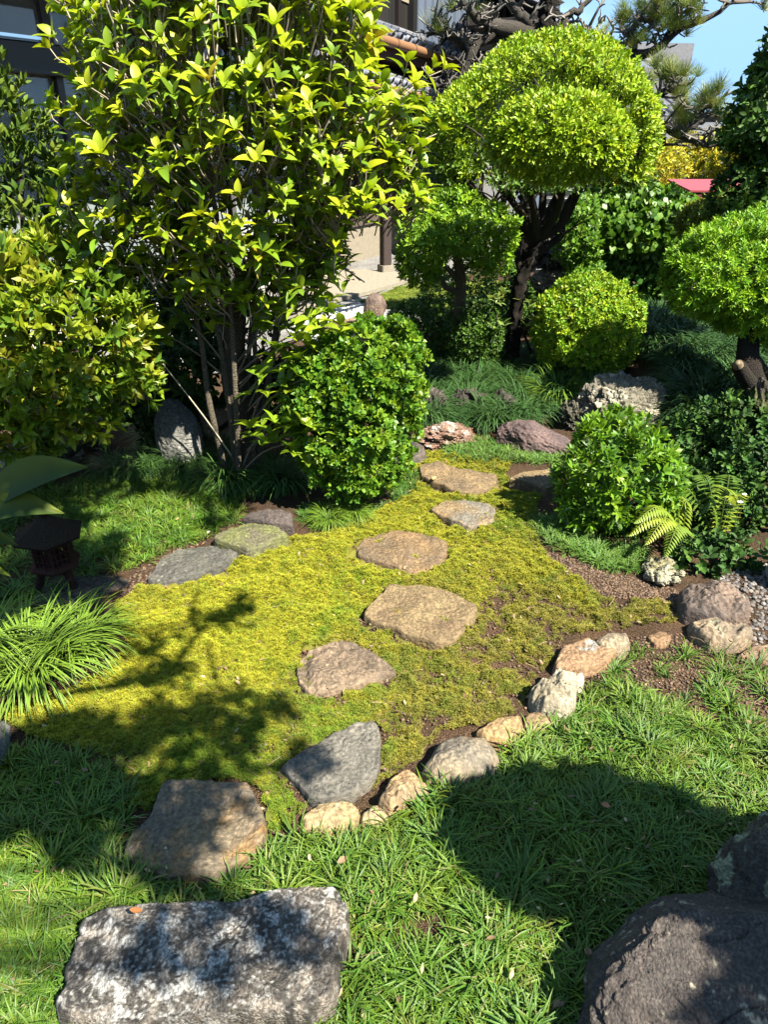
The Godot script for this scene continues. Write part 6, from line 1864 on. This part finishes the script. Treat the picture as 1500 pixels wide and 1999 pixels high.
		m.tube(curve([Vector3(p.x + 0.03, 0, p.z - 0.05), p + Vector3(0.015, -0.15, -0.02), p], 6), taper(6, 0.0018, 0.0014), 4, Color(0.06, 0.1, 0.02), Color(0.06, 0.1, 0.02))
		put("stalk", m.mesh(), M.twig, dz)

func build_small_things() -> void:
	build_lantern()
	# aspidistra leaves reaching in from the left edge
	var asp := thing("broad_leaf_plant", "plant with very broad dark strap leaves reaching in at the left edge", "plant")
	var av := [[Vector3(-1.187, 0.676, -1.750), Vector3(-0.817, 0.832, -1.750), 0.105, 0.0], [Vector3(-1.191, 0.669, -1.700), Vector3(-0.898, 0.704, -1.720), 0.085, 0.2], [Vector3(-1.266, 0.556, -1.750), Vector3(-1.101, 0.553, -1.800), 0.07, 0.1], [Vector3(-1.257, 0.733, -1.800), Vector3(-1.208, 0.476, -1.900), 0.06, 0.0], [Vector3(-1.279, 0.517, -1.700), Vector3(-1.152, 0.444, -1.800), 0.06, 0.0]]
	for e in av:
		var m := MB.new()
		var a: Vector3 = e[0]
		var t: Vector3 = e[1]
		var n := 18
		var wd: float = e[2]
		var up := Vector3(0.15, 0.75, 0.65).normalized()
		var sd := (t - a).normalized().cross(up).normalized()
		for i in n + 1:
			var q := float(i) / n
			var p := a.lerp(t, q) + Vector3(0, 0.05 * sin(PI * q), 0)
			var w := wd * 0.5 * pow(sin(PI * pow(q, 0.9) * 0.975 + 0.06), 1.0)
			for j in 7:
				var s := j / 3.0 - 1.0
				var rip := 0.0018 * sin(s * 16.0)
				m.vert(p + sd * w * s + up * (0.14 * w * absf(s) + rip), (up + sd * 0.15 * -s).normalized(), Color(0.014, 0.03, 0.005).lerp(Color(0.055, 0.07, 0.008), clampf(0.3 + 0.4 * sin(s * 17.0 + 0.6 * nz.get_noise_1d(q * 5.0)) + 0.3 * q, 0.0, 1.0)))
		for i in n:
			for j in 6:
				var k := i * 7 + j
				m.tri(k, k + 7, k + 1)
				m.tri(k + 1, k + 7, k + 8)
		m.smooth()
		put("leaf", m.mesh(), M.leaf_dark, asp)
		var st := MB.new()
		st.tube(curve([Vector3(a.x - 0.12, 0, a.z + 0.1), a + Vector3(-0.08, -0.15, 0), a + (t - a) * 0.03], 6), taper(6, 0.006, 0.004), 6, Color(0.04, 0.07, 0.012), Color(0.05, 0.09, 0.012))
		put("leaf_stalk", st.mesh(), M.leaf_dark, asp)
	# fallen leaves
	var fl := [[Vector3(-0.909, 0.000, -3.334), Color(0.21, 0.11, 0.04), "curled brown fallen leaf in the shaded grass under the big shrub", 0.07], [Vector3(0.261, 0.000, -3.353), Color(0.30, 0.22, 0.10), "pale dry leaf at the foot of the farthest stepping stone", 0.05], [Vector3(-0.518, 0.000, -0.921), Color(0.24, 0.10, 0.035), "small orange-brown leaf lying on the lichened slab", 0.03], [Vector3(-0.090, 0.000, -1.125), Color(0.16, 0.11, 0.06), "beige dry leaf in the grass beside the lichened slab", 0.035], [Vector3(0.597, 0.000, -1.259), Color(0.2, 0.09, 0.04), "reddish dry leaf in the round shadow on the grass", 0.03], [Vector3(-0.801, 0.000, -2.775), Color(0.3, 0.27, 0.18), "pale leaf in the short grass by the lantern", 0.03], [Vector3(1.391, 0.000, -2.215), Color(0.25, 0.2, 0.1), "dry leaf between the two rocks by the gravel", 0.03]]
	for e in fl:
		var m := MB.new()
		m.leaf(Transform3D(basis_to(Vector3(ra(-0.3, 0.3), 1, ra(-0.3, 0.3)).normalized(), ra(0, TAU)), Vector3.ZERO), e[3], e[3] * 0.5, 0.5, -0.6, 5, 0.8, e[1], e[1])
		var o := put("fallen_leaf", m.mesh(), M.leaf_soft)
		o.position = Vector3(e[0].x, gh(e[0].x, e[0].z) + (0.155 if e[2].contains("lying on") else 0.06), e[0].z)
		tag(o, e[2], "leaf", "fallen leaves")
	# grey gravel by the wedge rock, each pebble real
	var f := Fol.new()
	var pb := []
	for k in 3:
		var b := MB.new()
		var n := 7
		for i in n + 1:
			for j in n:
				var th := PI * i / n
				var a := TAU * j / n
				var d := Vector3(sin(th) * cos(a), cos(th) * 0.65, sin(th) * sin(a))
				b.vert(d * (1.0 + 0.25 * nz.get_noise_3dv(d * 1.6 + Vector3(k * 7.0, 0, 0))), d, W)
		for i in n:
			for j in n:
				var a := i * n + j
				var c := i * n + (j + 1) % n
				b.tri(a, c, a + n)
				b.tri(c, c + n, a + n)
		b.smooth()
		pb.append(b.mesh())
	scatter(f, PackedVector2Array([Vector2(1.428, -2.511), Vector2(1.689, -2.595), Vector2(1.980, -2.553), Vector2(1.670, -2.024), Vector2(1.367, -2.018), Vector2(1.398, -2.165), Vector2(1.399, -2.394)]), 0.016, func(p): return rng.randf() < 0.85, Vector2(0.005, 0.012), [Color(0.12, 0.11, 0.1), Color(0.075, 0.07, 0.065), Color(0.17, 0.155, 0.14), Color(0.10, 0.085, 0.07)], 0.3, 0.002)
	var root := thing("pebbles", "grey gravel in the shade by the dark wedge rock at right", "gravel")
	root.set_meta("kind", "stuff")
	lay_mix("pebbles", f, pb, M.stone, root)
	# white stones of the court, and crumbs of soil on the bare patches
	f = Fol.new()
	scatter(f, PackedVector2Array([Vector2(-0.978, -6.994), Vector2(-0.844, -7.727), Vector2(-0.304, -8.420), Vector2(-0.030, -8.297), Vector2(0.053, -7.224), Vector2(-0.300, -6.777), Vector2(-0.734, -6.612)]), 0.028, func(p): return true, Vector2(0.01, 0.02), [Color(0.5, 0.49, 0.47), Color(0.4, 0.39, 0.37), Color(0.55, 0.54, 0.52)], 0.3, 0.02)
	root = thing("court_pebbles", "white pebbles of the court beside the small pointed rock", "gravel")
	root.set_meta("kind", "stuff")
	lay_mix("pebbles", f, pb, M.stone, root)
	f = Fol.new()
	var soil := [Color(0.125, 0.08, 0.048), Color(0.10, 0.065, 0.04), Color(0.155, 0.10, 0.062), Color(0.075, 0.048, 0.032)]
	scatter(f, PackedVector2Array([Vector2(0.679, -2.728), Vector2(0.821, -2.638), Vector2(0.961, -2.491), Vector2(1.157, -2.491), Vector2(1.236, -2.356), Vector2(1.187, -2.284), Vector2(1.079, -2.327), Vector2(0.893, -2.327), Vector2(0.786, -2.491), Vector2(0.728, -2.630)]), 0.0075, func(p): return rng.randf() < 0.9, Vector2(0.0015, 0.006), soil, 0.3, 0.002)
	scatter(f, PackedVector2Array([Vector2(0.589, -1.883), Vector2(0.751, -2.024), Vector2(1.137, -2.101), Vector2(1.579, -1.995), Vector2(1.355, -1.595), Vector2(1.126, -1.617), Vector2(0.918, -1.707), Vector2(0.752, -1.830), Vector2(0.598, -1.696)]), 0.010, func(p): return rng.randf() < 0.8, Vector2(0.0015, 0.006), soil, 0.3, 0.002)
	scatter(f, PackedVector2Array([Vector2(-1.130, -2.413), Vector2(-1.029, -2.574), Vector2(-0.933, -2.719), Vector2(-0.830, -2.775), Vector2(-0.965, -2.432), Vector2(-1.059, -2.327)]), 0.014, func(p): return rng.randf() < 0.8, Vector2(0.003, 0.008), soil, 0.3, 0.002)
	scatter(f, moss_poly, 0.024, func(p): return rng.randf() < 0.75, Vector2(0.0025, 0.006), soil, 0.3, 0.006)
	# dead needles, leaf bits and stalks lying about
	var lit := Fol.new()
	var dead := [Color(0.2, 0.14, 0.07), Color(0.14, 0.085, 0.045), Color(0.26, 0.2, 0.11), Color(0.1, 0.06, 0.035)]
	for zone in [[moss_poly, 0.05, 0.016], [PackedVector2Array([Vector2(-1.145, -1.492), Vector2(-0.738, -1.416), Vector2(-0.444, -1.100), Vector2(-0.069, -1.278), Vector2(0.351, -1.492), Vector2(0.674, -1.731), Vector2(1.100, -2.054), Vector2(1.563, -1.966), Vector2(1.219, -0.782), Vector2(-1.113, -0.782)]), 0.06, 0.05], [PackedVector2Array([Vector2(-0.489, -3.084), Vector2(-0.131, -3.141), Vector2(0.139, -3.385), Vector2(0.360, -4.151), Vector2(0.850, -4.338), Vector2(1.146, -4.151), Vector2(0.751, -3.736), Vector2(0.238, -3.199), Vector2(-0.268, -2.872)]), 0.05, 0.02], [PackedVector2Array([Vector2(-1.415, -3.084), Vector2(-0.705, -3.141), Vector2(-0.682, -2.872), Vector2(-1.001, -2.553), Vector2(-1.208, -2.394)]), 0.06, 0.04]]:
		scatter(lit, zone[0], zone[1], func(p): return rng.randf() < 0.7, Vector2(0.5, 1.3), dead, 0.5, zone[2])
	var bits := []
	for k in 4:
		var lb := MB.new()
		if k < 2:
			lb.tube(PackedVector3Array([Vector3(-0.02, 0, 0), Vector3(0, 0.002, 0.004 * k), Vector3(0.022, 0, 0)]), PackedFloat32Array([0.0009, 0.0008, 0.0005]), 4, W, W)
		else:
			lb.leaf(Transform3D(Basis(Vector3.UP, 0.4), Vector3.ZERO), 0.02, 0.009 if k == 2 else 0.006, 0.5, -0.5, 3, 0.8, W, W)
		bits.append(lb.mesh())
	root = thing("plant_litter", "dead needles and small dry leaf bits strewn over moss and grass", "litter")
	root.set_meta("kind", "stuff")
	lay_mix("litter", lit, bits, M.leaf_soft, root)
	root = thing("soil_crumbs", "crumbly reddish soil on the bare patches around the moss", "soil")
	root.set_meta("kind", "stuff")
	lay_mix("crumbs", f, pb, M.stone, root)

func build_lantern() -> void:
	var at := Vector3(-1.328, 0.000, -2.386)
	var l := thing("garden_lantern", "little dark red-brown latticed garden lantern standing in deep shade", "lantern", at)
	var c := Color(0.07, 0.03, 0.02)
	var dk := Color(0.035, 0.02, 0.015)
	var s := 1.0
	for k in 3:
		var a := TAU * k / 3.0 + 0.5
		var b := MB.new()
		b.tube(curve([Vector3(cos(a) * 0.085, 0, sin(a) * 0.085), Vector3(cos(a) * 0.07, 0.04, sin(a) * 0.07), Vector3(cos(a) * 0.055, 0.085, sin(a) * 0.055)], 6), taper(6, 0.014, 0.018), 7, dk, c)
		put("leg", b.mesh(), M.bark, l)
	var lathe := func(nm: String, pr: Array, sides: int, cc: Color) -> void:
		var b := MB.new()
		for i in pr.size():
			for j in sides:
				var a := TAU * j / sides + 0.2
				b.vert(Vector3(cos(a) * pr[i].x, pr[i].y, sin(a) * pr[i].x), Vector3.UP, cc)
		for i in pr.size() - 1:
			for j in sides:
				var a := i * sides + j
				var d := i * sides + (j + 1) % sides
				b.tri(a, a + sides, d)
				b.tri(d, a + sides, d + sides)
		b.smooth()
		put(nm, b.mesh(), M.bark, l)
	lathe.call("base", [Vector2(0.0, 0.08), Vector2(0.075, 0.08), Vector2(0.10, 0.09), Vector2(0.10, 0.10), Vector2(0.075, 0.115), Vector2(0.0, 0.12)], 6, c)
	for k in 6:
		var a := TAU * k / 6.0 + 0.2
		var b := MB.new()
		b.box(Transform3D(Basis(Vector3.UP, -a), Vector3(cos(a) * 0.072, 0.165, sin(a) * 0.072)), Vector3(0.014, 0.11, 0.014), c)
		put("post", b.mesh(), M.bark, l)
		var a2 := a + TAU / 12.0
		var mid := Vector3(cos(a2), 0, sin(a2)) * 0.064
		for i in 3:
			b = MB.new()
			b.box(Transform3D(Basis(Vector3.UP, -a2), mid + Vector3(0, 0.135 + i * 0.03, 0)), Vector3(0.006, 0.006, 0.07), c)
			put("lattice_bar", b.mesh(), M.bark, l)
		for i in 3:
			b = MB.new()
			b.box(Transform3D(Basis(Vector3.UP, -a2), mid + Vector3(cos(a2), 0, sin(a2)) * 0.002 + Vector3(0, 0.165, 0) + Basis(Vector3.UP, -a2) * Vector3(0, 0, -0.02 + i * 0.02)), Vector3(0.005, 0.1, 0.005), c)
			put("lattice_bar", b.mesh(), M.bark, l)
	lathe.call("roof", [Vector2(0.0, 0.215), Vector2(0.06, 0.215), Vector2(0.135, 0.225), Vector2(0.14, 0.235), Vector2(0.09, 0.262), Vector2(0.045, 0.29), Vector2(0.018, 0.31), Vector2(0.0, 0.312)], 6, dk)
	lathe.call("finial", [Vector2(0.0, 0.305), Vector2(0.014, 0.312), Vector2(0.02, 0.325), Vector2(0.013, 0.338), Vector2(0.0, 0.35)], 10, dk)
	# flat stone that it stands on
	boulder("lantern_stone", "shaded flat stone under the little dark lantern", at + Vector3(0.08, -0.01, 0.0), Vector3(0.2, 0.05, 0.16), 0.3, M.rock, {n = 18, rough = 0.08, col = Color(0.09, 0.08, 0.065), col2 = Color(0.05, 0.045, 0.04), seed = 77.0})
	l.position.y += 0.035

# the trees behind and beside the viewer that throw the shade seen on the ground
func build_overhang() -> void:
	var dirs := SUN / SUN.y
	var lf := []
	for k in 3:
		lf.append(sprig(7, 0.07, 0.026, 1.15, G8, W, 3, 0.9))
	var root := thing("overhanging_tree", "leafy tree outside the frame whose shade dapples the moss at left", "tree")
	var f := Fol.new()
	var cols := [Color(0.06, 0.12, 0.01), Color(0.08, 0.15, 0.01)]
	var b := MB.new()
	var foot := Vector3(3.0, 0, 1.9)
	var fork := Vector3(2.6, 3.0, 1.5)
	b.tube(curve([foot, Vector3(3.05, 0.9, 1.85), Vector3(2.8, 1.9, 1.65), fork], 12), taper(12, 0.13, 0.07), 10, Color(0.08, 0.07, 0.055), Color(0.08, 0.07, 0.055), 0.3, nf)
	put("trunk", b.mesh(), M.bark, root)
	var fork2 := Vector3(-2.3, 3.1, 1.2)
	b = MB.new()
	b.tube(curve([fork, Vector3(0.4, 3.5, 1.8), fork2], 12), taper(12, 0.06, 0.03), 9, Color(0.08, 0.07, 0.055), Color(0.08, 0.07, 0.055), 0.3, nf)
	put("limb", b.mesh(), M.bark, root)
	# [ground point shaded, height above it, half width, leaf sprigs]
	var sh := [
		[Vector3(-1.827, 0.000, -3.029), 2.75, 0.40, 620], [Vector3(-1.389, 0.000, -2.471), 2.7, 0.28, 380], [Vector3(-1.113, 0.000, -2.249), 2.7, 0.12, 18], [Vector3(-1.518, 0.000, -2.249), 2.7, 0.22, 120], [Vector3(-1.392, 0.000, -3.321), 2.75, 0.16, 46], [Vector3(-1.109, 0.000, -3.385), 2.75, 0.18, 60], [Vector3(-0.789, 0.000, -3.170), 2.75, 0.14, 40], [Vector3(-0.814, 0.000, -2.923), 2.75, 0.07, 12], [Vector3(-1.233, 0.000, -2.775), 2.75, 0.06, 10],
		[Vector3(-0.544, 0.000, -2.232), 2.6, 0.07, 9], [Vector3(-0.650, 0.000, -2.165), 2.6, 0.06, 7], [Vector3(-0.735, 0.000, -1.830), 2.6, 0.12, 16], [Vector3(-0.836, 0.000, -1.995), 2.6, 0.08, 8],
		[Vector3(-0.568, 0.000, -1.639), 2.65, 0.14, 26], [Vector3(-0.718, 0.000, -1.595), 2.65, 0.13, 22], [Vector3(-0.423, 0.000, -1.553), 2.65, 0.10, 16], [Vector3(-0.347, 0.000, -1.684), 2.65, 0.08, 10], [Vector3(-0.526, 0.000, -1.454), 2.65, 0.14, 20],
		[Vector3(-0.242, 0.000, -1.473), 2.65, 0.07, 10], [Vector3(-0.976, 0.000, -1.454), 2.75, 0.22, 190], [Vector3(-0.801, 0.000, -1.345), 2.75, 0.15, 90], [Vector3(-1.044, 0.000, -1.345), 2.75, 0.18, 80], [Vector3(-0.807, 0.000, -1.215), 2.75, 0.1, 30], [Vector3(-0.578, 0.000, -1.262), 2.7, 0.12, 34], [Vector3(-0.583, 0.000, -1.142), 2.7, 0.11, 32], [Vector3(-0.468, 0.000, -1.328), 2.7, 0.08, 9],
		[Vector3(-0.429, 0.000, -1.034), 2.8, 0.07, 10], [Vector3(-0.523, 0.000, -0.938), 2.8, 0.06, 9], [Vector3(-0.288, 0.000, -0.997), 2.8, 0.05, 8], [Vector3(-0.372, 0.000, -0.883), 2.8, 0.06, 8], [Vector3(-0.217, 0.000, -0.905), 2.8, 0.05, 8],
		[Vector3(0.619, 0.000, -0.883), 2.6, 0.07, 26], [Vector3(0.801, 0.000, -0.961), 2.6, 0.09, 60], [Vector3(0.533, 0.000, -0.792), 2.6, 0.06, 12], [Vector3(0.818, 0.000, -0.852), 2.6, 0.10, 45], [Vector3(0.541, 0.000, -0.997), 2.6, 0.06, 14],
	]
	for e in sh:
		var p: Vector3 = e[0] + dirs * e[1]
		var lb := MB.new()
		var fk := fork if p.x - dirs.x * e[1] > 0.1 else fork2
		var m := fk.lerp(p, 0.55) + Vector3(0, 0.22, 0)
		lb.tube(curve([fk, m, p], 10), taper(10, 0.016, 0.005), 6, Color(0.08, 0.07, 0.055), Color(0.08, 0.07, 0.055))
		put("limb", lb.mesh(), M.bark, root)
		for k in e[3]:
			var q := rdir() * sqrt(rng.randf()) * Vector3(1, 0.5, 1)
			f.add(Transform3D(basis_to((Vector3.UP + rdir() * 0.8).normalized(), ra(0, TAU)), p + q * e[2]), vary(cols[k % 2], 0.2))
	lay_mix("crown", f, lf, M.leaf_dark, root)
	# branch whose fan of twigs shows as a shadow on the moss
	var fan := MB.new()
	var up := dirs * 2.6
	for l in [[Vector3(-0.742, 0.000, -1.857), Vector3(-0.700, 0.000, -2.085), Vector3(-0.607, 0.000, -2.249), Vector3(-0.545, 0.000, -2.356)], [Vector3(-0.700, 0.000, -2.085), Vector3(-0.761, 0.000, -2.215), Vector3(-0.765, 0.000, -2.356)], [Vector3(-0.653, 0.000, -2.181), Vector3(-0.545, 0.000, -2.132), Vector3(-0.492, 0.000, -2.165)], [Vector3(-0.730, 0.000, -1.910), Vector3(-0.873, 0.000, -1.995), Vector3(-0.958, 0.000, -2.085)], [Vector3(-0.577, 0.000, -1.830), Vector3(-0.619, 0.000, -1.938), Vector3(-0.657, 0.000, -2.024)]]:
		var pts := []
		for p in l:
			pts.append((p as Vector3) + up)
		fan.tube(curve(pts, 8), taper(8, 0.014, 0.005), 6, Color(0.08, 0.07, 0.055), Color(0.08, 0.07, 0.055))
	fan.tube(curve([fork2, fork2.lerp(Vector3(-0.742, 0.000, -1.857) + up, 0.5) + Vector3(0, 0.15, 0), Vector3(-0.742, 0.000, -1.857) + up], 8), taper(8, 0.02, 0.014), 6, Color(0.08, 0.07, 0.055), Color(0.08, 0.07, 0.055))
	put("twigs", fan.mesh(), M.bark, root)
	# clipped round crown right of the viewer: its shadow lies on the grass
	var c := Vector3(0.518, 0.000, -1.215) + dirs * 1.05
	var sp := [sprig(7, 0.045, 0.018, 0.9, G8, W, 2, 0.8)]
	bush("round_topiary", "clipped round shrub outside the frame whose shadow lies on the grass", [[c, Vector3(0.325, 0.14, 0.17)]], 1250, 650, Vector2(0.9, 1.4), [Color(0.08, 0.16, 0.01)], {jitter = 0.7, ragged = 0.22}, sp, M.leaf_soft, Vector3(c.x + 0.1, 0, c.z + 0.05), "", "shrub")
